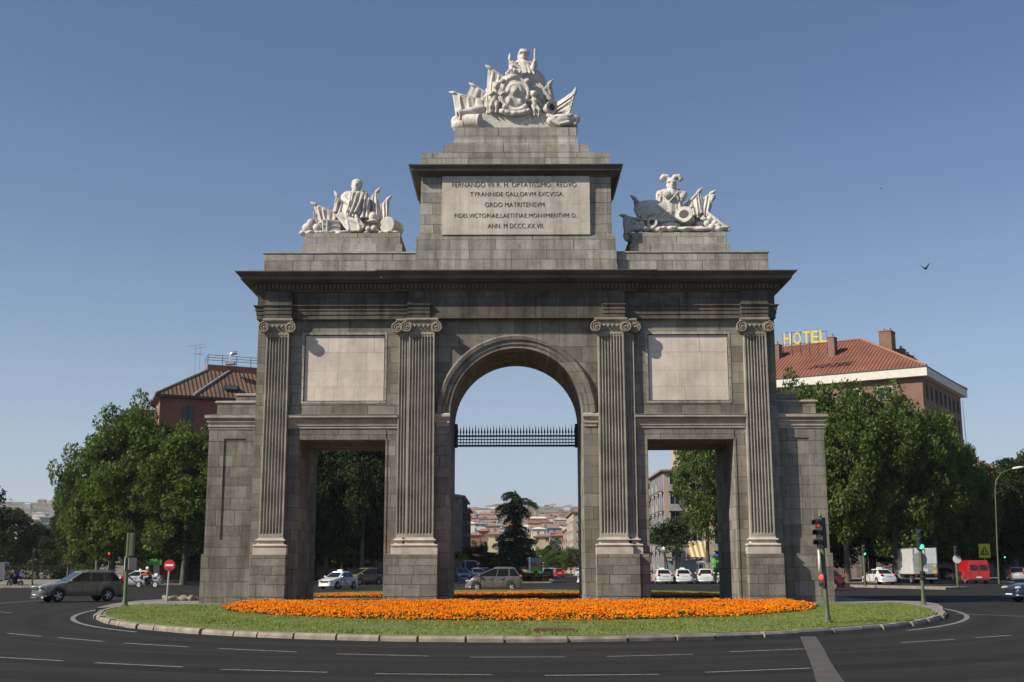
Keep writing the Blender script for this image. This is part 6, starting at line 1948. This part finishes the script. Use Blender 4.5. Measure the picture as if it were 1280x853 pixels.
def van(name, label, loc, rz, paint, L=4.2, W=1.8, H=1.85, group=None, hood=True, cat='van'):
    root = thing(name, loc, label, cat, rz, group)
    xr, xf = -L/2, L/2; wr = .32
    hb = xf-.95
    prof = [(xr+.03,.32),(xr,.5),(xr+.02,H*.55),(xr+.12,H-.06),(xr+.25,H),(hb-.75,H),(hb-.55,H-.06),(hb+.1,1.08),(xf-.12,.9),(xf,.72),(xf,.35),(xf-.08,.26),(L*.31+wr*1.2,.26)]
    for k in range(1, 10):
        a = PI*k/10; prof.append((L*.31+wr*1.2*math.cos(a), .28+wr*1.25*math.sin(a)))
    prof += [(L*.31-wr*1.2,.26),(-L*.29+wr*1.2,.26)]
    for k in range(1, 10):
        a = PI*k/10; prof.append((-L*.29+wr*1.2*math.cos(a), .28+wr*1.25*math.sin(a)))
    prof += [(-L*.29-wr*1.2,.26)]
    b = MB()
    def w(z): return W/2*(1.0 if z < 1.0 else 1-.12*(z-1.0)/(H-1.0))
    n = len(prof)
    v = [(x, -w(z), z) for x, z in prof]+[(x, w(z), z) for x, z in prof]
    b.add(v, [tuple(range(n)), tuple(reversed(range(n,2*n)))]+[(i, i+n, (i+1)%n+n, (i+1)%n) for i in range(n)])
    b.build('body', M[paint], root, bevel=.05)
    for s in (-1, 1):
        b = MB(); z0, z1 = 1.1, H-.22
        P4 = [Vector((x, s*(w(z)+.006), z)) for x, z in ((hb-1.05,z0),(hb-.02,z0),(hb-.5,z1),(hb-1.05,z1))]
        nn = Vector((0,s*.01,0)); b.loft([[q-nn for q in P4],[q+nn for q in P4]]); b.build('side_window', M['glass'], root)
        b = MB(); b.obox((xr-.015, s*W*.22, H*.70), (.02,0,0), (0,W*.15,0), (0,0,.25)); b.build('rear_window', M['glass'], root, bevel=.04)
        b = MB(); b.obox((xr-.01, s*W*.45, H*.45), (.03,0,0), (0,.06,0), (0,0,.16)); b.build('tail_light', M['tail_red'], root)
        b = MB(); b.ball((xf-.1, s*W*.36, .74), (.12,.18,.09), 10, 8); b.build('headlight', M['head_glass'], root)
        b = MB(); b.ball((hb-.05, s*(W/2+.12), 1.15), (.06,.1,.13), 8, 6); b.build('wing_mirror', M['black_plastic'], root)
    b = MB(); P4 = [Vector((hb+.1,-W*.42,1.1)),Vector((hb+.1,W*.42,1.1)),Vector((hb-.53,W*.37,H-.1)),Vector((hb-.53,-W*.37,H-.1))]; nn = Vector((.015,0,.012))
    b.loft([[q-nn for q in P4],[q+nn for q in P4]]); b.build('windscreen', M['glass'], root)
    b = MB(); b.obox((xr-.006,0,H*.55),(.012,0,0),(0,.008,0),(0,0,H*.36)); b.build('door_seam', M['black_plastic'], root)
    b = MB(); b.obox((xr-.02,0,.62),(.012,0,0),(0,.26,0),(0,0,.06)); b.build('number_plate', M['plate'], root)
    b = MB(); b.obox((xr+.02,0,.36),(.1,0,0),(0,W*.49,0),(0,0,.09)); b.build('bumper', M['black_plastic'], root, bevel=.03)
    for x in (L*.31, -L*.29):
        for s in (-1, 1): wheel(root, x, s*(W/2-.01), wr, .2, 'steel', 6)
    return root
p = gx(1222, 731)
van('red_van', 'bright red van with two rear windows parked right of the white box truck', (p.x-.3, p.y+1, 0), PI/2-R(2), 'car_red', 4.8, 2.15, 2.25)
p = gx(72, 724)
van('parked_van', 'grey panel van parked beyond the purple clad cyclist', (p.x+2.5, 146, .0), PI+R(5), 'car_grey', 5.2, 2.0, 2.4)
p = gx(578, 722)
van('parked_van', 'pale grey van behind the parked cars at the left jamb of the main arch', (at(584,700,158).x, 158, .12), -PI/2+R(25), 'car_silver', 5.0, 2.0, 2.4)

# box truck
p = gx(1152, 731)
tk = thing('box_truck', (p.x+.2, p.y+2.5, 0), 'white box truck with grey tail lift parked under the plane trees', 'truck', PI/2+R(0))
b = MB(); b.box(-3.2,1.6,-1.15,1.15,.95,3.45); b.build('cargo_box', M['car_white'], tk, bevel=.03)
b = MB(); 
for s in (-1,1): b.box(-3.23,1.63,s*1.15-.03,s*1.15+.03,3.42,3.48); b.box(-3.23,1.63,s*1.15-.03,s*1.15+.03,.92,.98); b.box(-3.24,-3.16,s*1.13-.04,s*1.13+.04,.95,3.45)
b.build('box_trim', M['steel'], tk)
b = MB(); b.box(-3.3,-3.21,-1.08,1.08,.95,2.0); b.build('tail_lift', M['sign_back'], tk, bevel=.01)
b = MB(); b.box(-3.315,-3.3,-1.02,-.72,1.05,1.3); b.box(-3.315,-3.3,-1.02,-.72,1.6,1.85); b.build('warning_plate', M['sign_yellow'], tk)
b = MB(); b.box(-3.315,-3.3,-.2,.35,1.15,1.45); b.build('plate_mount', M['sign_white'], tk)
b = MB(); b.obox((-3.222,0,2.75),(.012,0,0),(0,.01,0),(0,0,.65)); b.build('door_seam', M['black_plastic'], tk)
b = MB(); b.box(-3.1,2.6,-.5,.5,.55,.95); b.build('chassis', M['black_plastic'], tk)
b = MB(); b.prism([(1.75,.5),(3.5,.5),(3.55,1.2),(3.1,2.2),(2.9,2.4),(1.75,2.4)], -1.02, 1.02); b.build('cab', M['car_white'], tk, bevel=.06)
for s in (-1,1):
    b = MB(); b.box(2.2,3.0,s*1.025-.012,s*1.025+.012,1.35,2.1); b.build('side_window', M['glass'], tk)
    b = MB(); b.box(-3.26,-3.18,s*.95-.12,s*.95+.12,.72,.88); b.build('tail_light', M['tail_red'], tk)
    for x in (2.6,-1.9): wheel(tk, x, s*1.08, .4, .26, 'steel', 6)
b = MB(); b.box(-3.25,-3.15,-1.1,1.1,.45,.58); b.build('bumper', M['steel'], tk)
b = MB(); P4=[Vector((3.5,-.9,1.35)),Vector((3.5,.9,1.35)),Vector((3.12,.85,2.15)),Vector((3.12,-.85,2.15))]; nn=Vector((.02,0,.01)); b.loft([[q-nn for q in P4],[q+nn for q in P4]]); b.build('windscreen', M['glass'], tk)

# bus far behind the van
# motorcycles and riders
M['jacket_orange'] = plain('orange_jacket', (.62,.1,.02,1), .7, .15, 5)
M['jacket_purple'] = plain('purple_jacket', (.16,.07,.26,1), .8, .15, 5)
M['denim'] = plain('dark_trousers', (.03,.035,.05,1), .85, .2, 5)
M['skin'] = plain('skin', (.5,.3,.22,1), .6, .08, 5)
M['helmet_white'] = plain('helmet_white', (.75,.75,.74,1), .25, .05, 5)
M['hair_dark'] = plain('dark_hair', (.03,.022,.018,1), .7, .2, 8)
def bike_wheel(b, x, r, m=0):
    pts = [(x+r*math.cos(a), 0, r+r*math.sin(a)) for a in [2*PI*i/24 for i in range(25)]]
    b.tube(pts, .055, 6, m)
def motorcycle(loc, rz, label, r=.31, fair='car_grey'):
    o = thing('motorcycle', loc, label, 'motorcycle', rz)
    for x in (-.72, .74):
        b = MB(); bike_wheel(b, x, r-.05); w = b.build('wheel', M['rubber'], o, smooth=60)
        b = MB(); b.lathe([(.18,-.03),(.2,.0),(.18,.03)], (x,0,r-.05), 'Y', 16)
        for k in range(6):
            a = PI*k/3; b.tube([(x,0,r-.05),(x+(r-.08)*math.cos(a),0,r-.05+(r-.08)*math.sin(a))], .02, 4)
        b.build('rim', M['alloy'], w)
    b = MB()
    for s in (-.09,.09): b.tube([(.74,s,r-.05),(.5,s,.72),(.42,s,1.0)], .03, 6)
    b.tube([(.45,-.36,1.06),(.44,-.15,1.02),(.44,.15,1.02),(.45,.36,1.06)], .02, 6); b.tube([(.42,0,.95),(.0,0,.6),(-.3,0,.45),(-.72,0,r)], .045, 6)
    b.build('frame', M['steel'], o, smooth=60)
    b = MB(); b.ball((.15,0,.78), (.32,.17,.17)); b.ball((.55,0,.92), (.17,.2,.22)); b.ball((-.62,0,.82), (.3,.14,.1)); b.build('fairing', M[fair], o, smooth=60)
    b = MB(); b.ball((0,0,.42), (.3,.2,.22)); b.tube([(.1,-.16,.3),(-.4,-.18,.3),(-.8,-.2,.42)], .05, 6); b.build('engine', M['black_plastic'], o, smooth=60)
    b = MB(); b.ball((-.3,0,.83), (.42,.15,.08)); b.build('seat', M['rubber'], o, smooth=60)
    b = MB(); b.ball((.72,0,.95), (.06,.1,.1)); b.build('headlight', M['head_glass'], o, smooth=60)
    b = MB(); b.box(-1.0,-.66,-.2,.2,.92,1.22); b.build('top_box', M['helmet_white'], o, bevel=.06)
    return o
def rider(loc, rz, label, jacket, helmet=True, lean=.12):
    o = thing('person', loc, label, 'person', rz)
    b = MB()      # body as one continuous skin
    hipz = .88
    H = Vector((-.22+lean*2.2,0,1.62)); N = Vector((-.24+lean*2,0,1.43)); C = Vector((-.26+lean*1.4,0,1.25)); P = Vector((-.28,0,hipz+.04))
    b.ball(H, (.1,.085,.125)); b.ball(H+Vector((.09,0,-.02)), (.03,.02,.03), 8, 6)
    b.caps(H-Vector((0,0,.1)), N, .055, .065); b.caps(N-Vector((0,0,.08)), C, .12, .15)
    b.caps(C, P, .155, .15); b.caps(C+Vector((0,-.17,.1)), C+Vector((0,.17,.1)), .085, .085)
    b.caps(P+Vector((0,-.08,0)), P+Vector((0,.08,0)), .13, .13)
    for s in (-1, 1):
        k = Vector((.17,s*.24,.72)); f = Vector((.0,s*.24,.3))
        limb(b, (P+Vector((0,s*.1,0)), .095), (k, .07), (f, .05)); b.caps(f+Vector((-.05,0,-.03)), f+Vector((.15,0,-.05)), .045, .035)
        e = C+Vector((.2,s*.33,-.06)); h = Vector((.43,s*.34,1.06))
        limb(b, (C+Vector((0,s*.19,.1)), .065), (e, .052), (h, .038))
        b.ball(h+Vector((.02,0,.02)), (.055,.045,.035), 8, 6)
        for q in range(4): b.tube([h+Vector((.02,s*(-.03+.02*q),.035)), h+Vector((.065,s*(-.03+.02*q),.015)), h+Vector((.06,s*(-.03+.02*q),-.03))], .011, 5)
    bo = b.build('body', M['denim'], o, remesh=.02)
    b = MB(); b.caps(N-Vector((0,0,.1)), C, .14, .18); b.caps(C, P+Vector((.02,0,.06)), .185, .175); b.caps(C+Vector((0,-.18,.1)), C+Vector((0,.18,.1)), .105, .105)
    for s in (-1, 1):
        e = C+Vector((.2,s*.33,-.06)); h = Vector((.38,s*.34,1.07)); limb(b, (C+Vector((0,s*.19,.1)), .09), (e, .075), (h, .055))
    b.build('jacket', M[jacket], o, remesh=.022)
    if helmet:
        b = MB(); b.ball(H+Vector((-.01,0,.03)), (.155,.135,.16), 16, 12); b.build('helmet', M['helmet_white'], o, smooth=60)
        b = MB(); b.ball(H+Vector((.06,0,.02)), (.105,.11,.06), 14, 10); b.build('visor', M['glass'], o, smooth=60)
    else:
        b = MB(); b.ball(H+Vector((-.02,0,.035)), (.112,.1,.12), 12, 10); b.build('hair', M['hair_dark'], o, smooth=60)
        b = MB(); b.ball(H+Vector((.025,0,-.02)), (.085,.078,.1), 12, 10); b.ball(H+Vector((.11,0,-.02)), (.022,.016,.025), 8, 6); b.build('face', M['skin'], o, smooth=60)
    return o
p = gx(183, 734)
motorcycle((p.x, p.y, 0), PI-R(6), 'motorcycle with pale top box in front of the white taxi on the left')
rider((p.x, p.y, 0), PI-R(6), 'motorcyclist in an orange jacket and white helmet beside the no entry sign', 'jacket_orange')
p = gx(18, 732)
motorcycle((p.x, p.y, 0), PI-R(25), 'small motorcycle far left by the thin pole', fair='car_black')
rider((p.x, p.y, 0), PI-R(25), 'rider in a purple jacket at the far left by the thin pole', 'jacket_purple', helmet=False)

# ------------------------------------------------------------------ street furniture
def signal(loc, h, lit, label, rz=0.0, disc=None, disc_z=.62, ped=None, group=None, face=1, finial=False, lean=0.0, r=.055, heads=1):
    """traffic light; its lamps look towards -Y before turning"""
    o = thing('traffic_light', loc, label, 'traffic light', rz, group)
    o.rotation_euler = (0, lean, rz)
    hh = .86
    b = MB(); b.lathe([(.14,0),(.14,.04),(.1,.07),(.09,.2),(r*1.15,.26),(r,.5),(r,h-hh+.05)], (0,0,0), 'Z', 14)
    if finial: b.lathe([(.02,h),(.05,h+.05),(.03,h+.12),(.003,h+.16)], (0,0,0), 'Z', 8)
    b.build('pole', M['pole_green'], o, smooth=35)
    b = MB(); b.box(-.115,.115,-.11,.09,h-hh,h); b.obox((0,.1,h-hh/2),(.03,0,0),(0,.06,0),(0,0,.3)); hd = b.build('signal_head', M['black_plastic'], o, bevel=.02)
    for k, c in enumerate(('red','amber','green')):
        z = h-.15-.28*k
        m = M['lens_off']
        if c == lit: m = M['red_on'] if c == 'red' else M['green_on']
        if lit == 'dim' and c == 'red': m = M['red_dim']
        b = MB(); b.lathe([(.105,-.135),(.1,-.12)], (0,0,z), 'Y', 16); b.build('lens', m, hd)
        b = MB()
        ring0 = []; ring1 = []
        for j in range(13):
            a = -.25*PI+1.5*PI*j/12-.0
            a = -R(20)+R(220)*j/12
            ring0.append((.11*math.cos(a), -.12, z+.11*math.sin(a))); ring1.append((.11*math.cos(a), -.26-.05*math.sin(a), z+.11*math.sin(a)-.02))
        b.loft([ring0, ring1], closed=False, cap=False)
        b.build('visor', M['black_plastic'], hd, solid=.012)
    if disc:
        zc = h-hh-.35 if disc_z is None else disc_z
        b = MB(); b.lathe([(.3,-.012),(.3,.012)], (disc[0],disc[1],zc), 'Y', 28)
        b.lathe([(.31,-.016),(.315,0),(.31,.016)], (disc[0],disc[1],zc), 'Y', 28, cap=False)
        ds = b.build('round_sign', M[disc[2]], o, smooth=30)
        ds.rotation_euler = (0,0,disc[3]); ds.location = (0,0,0)
    if ped:
        b = MB(); b.box(-.1,.1,-.16,-.02,ped-.22,ped+.13); pb = b.build('pedestrian_signal', M['black_plastic'], o, bevel=.02)
        b = MB(); b.ball((0,-.165,ped+.04), (.075,.03,.075), 12, 8); b.build('lens', M['red_on'] if lit == 'dim' else M['lens_off'], pb)
        b = MB(); b.ball((0,-.165,ped-.13), (.065,.03,.065), 12, 8); b.build('lens', M['lens_off'], pb)
    return o
GT = 'traffic lights round the square'
p = ground(1034, 779.5, .14)
top_z = at(1023, 648, p.y).z-.14
signal(p, top_z, 'dim', 'nearest traffic light leaning on the lawn in front of the right wing', -R(50), (.0,.12,'sign_white',R(128)), 1.72, 1.22, GT, finial=True, lean=-R(1.6), r=.065)
p = ground(1154, 757.5, .12)
signal(p, at(1149,663,p.y).z-.12, 'green', 'traffic light showing green in front of the white box truck', R(4), (0,.12,'sign_back',0), at(1150,701,p.y).z-.12, 1.25, GT, r=.075)
p = ground(1081, 733.5, .16)
signal(p, at(1080,682,p.y).z-.16, 'green', 'traffic light showing green beside the white taxi on the kerb island', R(20), (-.05,.14,'sign_back',0), at(1080,701,p.y).z-.16, None, GT, r=.1)
p = ground(1197, 735.5, .16)
signal(p, at(1196,684,p.y).z-.16, None, 'unlit traffic light with a white disc by the red van', R(5), (0,-.14,'sign_white',0), at(1196,700.5,p.y).z-.16, None, GT, r=.1)
q = at(671, 715, 136)
signal((q.x, 136, .12), at(671,697,136).z-.12, None, 'dark traffic light beside the advertising panel', 0, None, group=GT, r=.07)
q = at(131, 712, 118)
signal((q.x, 119, 0.12), at(131,689,119).z-.12, 'red', 'traffic light showing red under the front left plane trees', 0, None, group=GT, r=.07)
q = at(1256, 715, 140)
signal((q.x, 140, 0.12), at(1256,690,140).z-.12, 'green', 'small green traffic light under the far right trees', 0, None, group=GT, r=.07)

# green post at the left end of the island, seen edge-on
p = ground(155, 757.5, .12)
h = at(159, 665, p.y).z-.12
o = thing('traffic_post', p, 'stout green post with a flat signal box at the left end of the lawn', 'post'); o.rotation_euler = (0, R(.2), 0)
b = MB(); b.lathe([(.2,0),(.2,.04),(.13,.08),(.11,.22),(.085,.3),(.08,h-.9),(.07,h)], (0,0,0), 'Z', 14); b.build('pole', M['pole_green'], o, smooth=35)
b = MB(); b.box(.07,.24,-.12,.16,h-.98,h-.02); b.build('signal_box', M['pole_green'], o, bevel=.02)
b = MB(); b.obox((.22,.0,h-1.28),(.012,0,0),Vector((.1,.2,0)),(0,0,.25)); b.build('sign_panel', M['sign_back'], o)
b = MB(); b.obox((-.1,.0,h-1.28),(.012,0,0),Vector((-.06,.2,0)),(0,0,.28)); b.build('sign_panel', M['sign_white'], o)
b = MB(); b.lathe([(.22,0),(.22,.03)], (0.6,.2,0.0), 'Z', 12); b.build('base_plate', M['bark'], o)
# no entry sign
p = ground(208, 753, .12)
o = thing('no_entry_sign', p, 'round red no entry sign on a grey pole beside the left wing', 'sign')
zc = at(209.5, 706, p.y).z-.12; r_ = 7.0/F_PX*p.y*.98
b = MB(); b.tube([(-.03,.05,0),(0.02,.05,zc+.1)], .045, 10); b.build('pole', M['steel'], o, smooth=60)
b = MB(); b.lathe([(r_,-.02),(r_*1.01,0),(r_,.02)], (.03,0,zc), 'Y', 32); ds = b.build('disc', M['sign_red'], o, smooth=30)
b = MB(); b.box(.03-r_*.68,.03+r_*.68,-.032,-.02,zc-r_*.16,zc+r_*.2); b.build('white_bar', M['sign_white'], ds)
b = MB(); b.box(-.05,.11,-.03,-.02,zc-r_*.78,zc-r_*.62); b.build('maker_plate', M['letter'], ds)
# thin pole at far left
p = ground(39, 733)
b = MB(); b.lathe([(.16,0),(.14,.3),(.08,.4),(.075,at(41,685,p.y).z),(.02,at(41,684.5,p.y).z)], (0,0,0), 'Z', 10)
tag(b.build('thin_post', M['pole_green'], smooth=40), 'thin green post at the far left beside the purple clad rider', 'post').location = p
# yellow warning sign
q = at(1230, 690, 131)
o = thing('warning_sign', (q.x, 131, .12), 'yellow square sign with a black triangle above the red van', 'sign')
k = 1/F_PX*131
zc = q.z-.12
b = MB(); b.tube([(0,.08,0),(0,.08,zc+.7)], .05, 8); b.build('pole', M['steel'], o)
b = MB(); b.box(-7*k,7*k,-.02,.02,zc-8.5*k,zc+8.5*k); pn = b.build('panel', M['sign_yellow'], o)
b = MB()
T = [(-5*k,zc-4.2*k),(5*k,zc-4.2*k),(0,zc+4.6*k)]
b.tube([(x,-.03,z) for x, z in T+[T[0]]], .075, 5); b.build('triangle', M['letter'], pn)
b = MB()
for s in (-1,1):
    b.ball((s*.12,-.03,zc+.02), (.05,.015,.06), 8, 6); b.box(s*.12-.045,s*.12+.045,-.035,-.022,zc-.22,zc-.03); b.box(s*.12-.04,s*.12-.01,-.034,-.022,zc-.33,zc-.22); b.box(s*.12+.01,s*.12+.04,-.034,-.022,zc-.33,zc-.22)
b.build('pictogram', M['letter'], pn)
# curved street lamp
q = at(1246, 700, 118); zt = at(1262, 587, 118).z; zk = at(1243.5,612,118).z
o = thing('street_lamp', (q.x, 118, .0), 'tall grey street lamp with a curved arm at the right edge', 'street lamp')
xt = at(1266,588,118).x-q.x; x1 = at(1243.5,612,118).x-q.x
b = MB(); b.tube([(0,0,0),(x1*.3,0,zk*.4),(x1,0,zk),(x1+.15,0,zk+.75),(x1+.7,0,zk+1.5),(xt-.3,0,zt-.1),(xt,0,zt)], [.1,.075,.05,.045,.045,.04,.04], 8); b.build('pole', M['pole_green'], o, smooth=60)
b = MB(); b.ball((xt+.5,0,zt+.06), (.62,.18,.13), 14, 8, Euler((0,-R(8),0)).to_matrix()); b.build('lamp_head', M['sign_white'], o, smooth=60)
# advertising panel
q0, q1 = at(660.5,715,135), at(677,697,135)
o = thing('advertising_panel', ((q0.x+q1.x)/2, 135, .12), 'lit advertising panel on the reservation beside the cedar', 'panel', R(-10))
zt, z0 = at(668,696.5,135).z-.12, at(668,715,135).z-.12
w = (q1.x-q0.x)/2
b = MB(); b.box(-w,w,-.12,.12,z0,zt); b.box(-w*.3,w*.3,-.08,.08,0,z0); b.build('casing', M['black_plastic'], o, bevel=.03)
b = MB(); b.box(-w,-w*.72,-.135,-.12,z0,zt); b.build('edge_strip', M['sign_white'], o)
b = MB(); hh = zt-z0
for (a0, a1, m) in ((.62,.95,0),(.35,.6,1),(.05,.33,2)): b.box(-w*.66,w*.9,-.135,-.122,z0+hh*a0,z0+hh*a1,m)
b.build('poster', [M['slate'], M['terracotta'], M['sign_green']], o)
# kiosk and parasol in the right opening
q = at(893, 722, 133)
o = thing('kiosk', (q.x+.6, 133, .14), 'small green and blue kiosk at the right side of the right opening', 'kiosk')
b = MB(); b.box(-.75,.75,-.6,.6,0,2.6); b.build('wall', M['sign_green'], o, bevel=.03)
b = MB(); b.box(-.55,.0,-.63,-.6,.9,2.0); b.build('window', M['win_dark'], o)
b = MB(); b.box(.1,.7,-.63,-.6,.1,2.2); b.build('door', M['sign_blue'], o)
b = MB(); b.rects([(-.9,.9,-.8,.8,2.6),(-.9,.9,-.8,.8,2.78),(-.5,.5,-.5,.5,2.9)]); b.build('roof', M['sign_blue'], o)
q = at(880, 707, 131.5)
o = thing('parasol', (q.x-.3, 131.5, .14), 'pale flat parasol over the third white taxi', 'parasol')
zz = at(880,704,131.5).z
b = MB(); b.tube([(0,0,0),(0,0,zz-.1)], .03, 6); b.build('pole', M['steel'], o)
b = MB(); b.lathe([(1.45,zz-.35),(1.42,zz-.28),(.7,zz-.08),(.03,zz+.08)], (0,0,0), 'Z', 8); b.build('canopy', M['sign_white'], o)
q = at(873, 690, 134)
o = thing('beige_awning', (q.x, 134.5, .14), 'large beige pleated awning behind the stone pine', 'awning')
b = MB()
zz0, zz1 = at(868,700,134).z-.14, at(872,676,134).z-.14
def fn(u, v):
    return Vector((-1.4+2.6*u+.5*v*(1-u), -1.0*v+.09*math.sin(u*26), zz1-.1*u-(zz1-zz0)*v*(1-.25*u)+.05*math.sin(u*26)))
b.grid(fn, 40, 8); b.build('canopy', M['cream_wall'], o, solid=.03)
b = MB()
for x in (-1.3,1.2):
    b = MB(); b.tube([(x,-.05,0),(x,-.05,zz1)], .04, 6); b.build('post', M['steel'], o)
# globe lamp seen under the pine
q = at(831.5, 712, 125); zc = at(831.5,687,125).z
o = thing('globe_lamp', (q.x, 125.5, .14), 'globe street lamp in front of the stone pine', 'street lamp')
b = MB(); b.lathe([(.12,0),(.1,.5),(.05,.6),(.045,zc-.4)], (0,0,0), 'Z', 10); b.build('pole', M['iron'], o, smooth=40)
b = MB(); b.ball((0,0,zc-.14), .3, 16, 10); b.build('globe', M['sign_white'], o, smooth=60)
# bus shelter behind the taxis
q = at(853, 722, 129)
o = thing('bus_shelter', (q.x, 129.5, .14), 'glazed bus shelter behind the middle white taxi', 'shelter')
b = MB()
for x in (-1.6,0,1.6):
    b = MB(); b.tube([(x,.6,0),(x,.6,2.4)], .05, 6); b.build('post', M['steel'], o)
b = MB(); b.box(-1.55,1.55,.58,.62,.3,2.2); b.build('back_pane', M['blue_panel'], o)
b = MB(); b.box(-1.8,1.8,-.6,.8,2.4,2.55); b.build('roof', M['slate'], o, bevel=.03)
# recycling kiosk at left with green top
q = at(195, 715, 124)
o = thing('pharmacy_totem', (q.x, 124, .13), 'green topped street totem behind the no entry sign', 'totem')
zt = at(195,698,124).z-.13
b = MB(); b.box(-.28,.28,-.15,.15,0,zt-.6); b.build('column', M['sign_back'], o)
b = MB(); b.box(-.8,.55,-.17,.17,zt-.6,zt); b.build('green_panel', M['sign_green'], o, bevel=.03)

# birds
def bird(px, py, Y, span, label, rz, flap):
    o = thing('bird', at(px, py, Y), label, 'bird', rz)
    b = MB(); s = span
    b.tube([(-.42*s,0,.0),(-.2*s,0,.02*s),(.0,0,.0),(.2*s,0,.02*s),(.3*s,0,.03*s)], [.01*s,.06*s,.09*s,.06*s,.008*s], 8)
    for q in (-1, 1):
        pts = [(.12*s,q*.05*s,.03*s),(.1*s,q*.28*s,.03*s+flap*.24*s),(-.06*s,q*.5*s,.03*s+flap*.42*s),(-.12*s,q*.28*s,.02*s+flap*.22*s),(-.12*s,q*.05*s,.02*s)]
        n = Vector((0,0,.012*s)); b.loft([[Vector(p)-n for p in pts],[Vector(p)+n for p in pts]])
    b.build('body', plain('bird_plumage', (.06,.06,.065,1), .8, .2, 6), o, smooth=50)
bird(1157, 337, 42, .42, 'grey bird flying in the sky right of the arch', R(40), .9)
bird(1102, 237, 90, .3, 'tiny distant bird in the upper right sky', R(10), .3)
bird(866, 123, 95, .26, 'tiny distant bird near the top sculpture', R(70), .4)

# ------------------------------------------------------------------ haze
hz = bpy.data.materials.new('haze_air'); hz.use_nodes = True
ht_ = hz.node_tree
for n_ in list(ht_.nodes):
    if n_.type != 'OUTPUT_MATERIAL': ht_.nodes.remove(n_)
pv = ht_.nodes.new('ShaderNodeVolumePrincipled')
pv.inputs['Color'].default_value = (.86,.9,.97,1); pv.inputs['Density'].default_value = .0001; pv.inputs['Anisotropy'].default_value = .2
ht_.links.new(pv.outputs[0], ht_.nodes['Material Output'].inputs['Volume'])
b = MB(); b.box(-3600,3600,-260,6600,-6,215)
tag(b.build('haze', hz), kind='stuff')
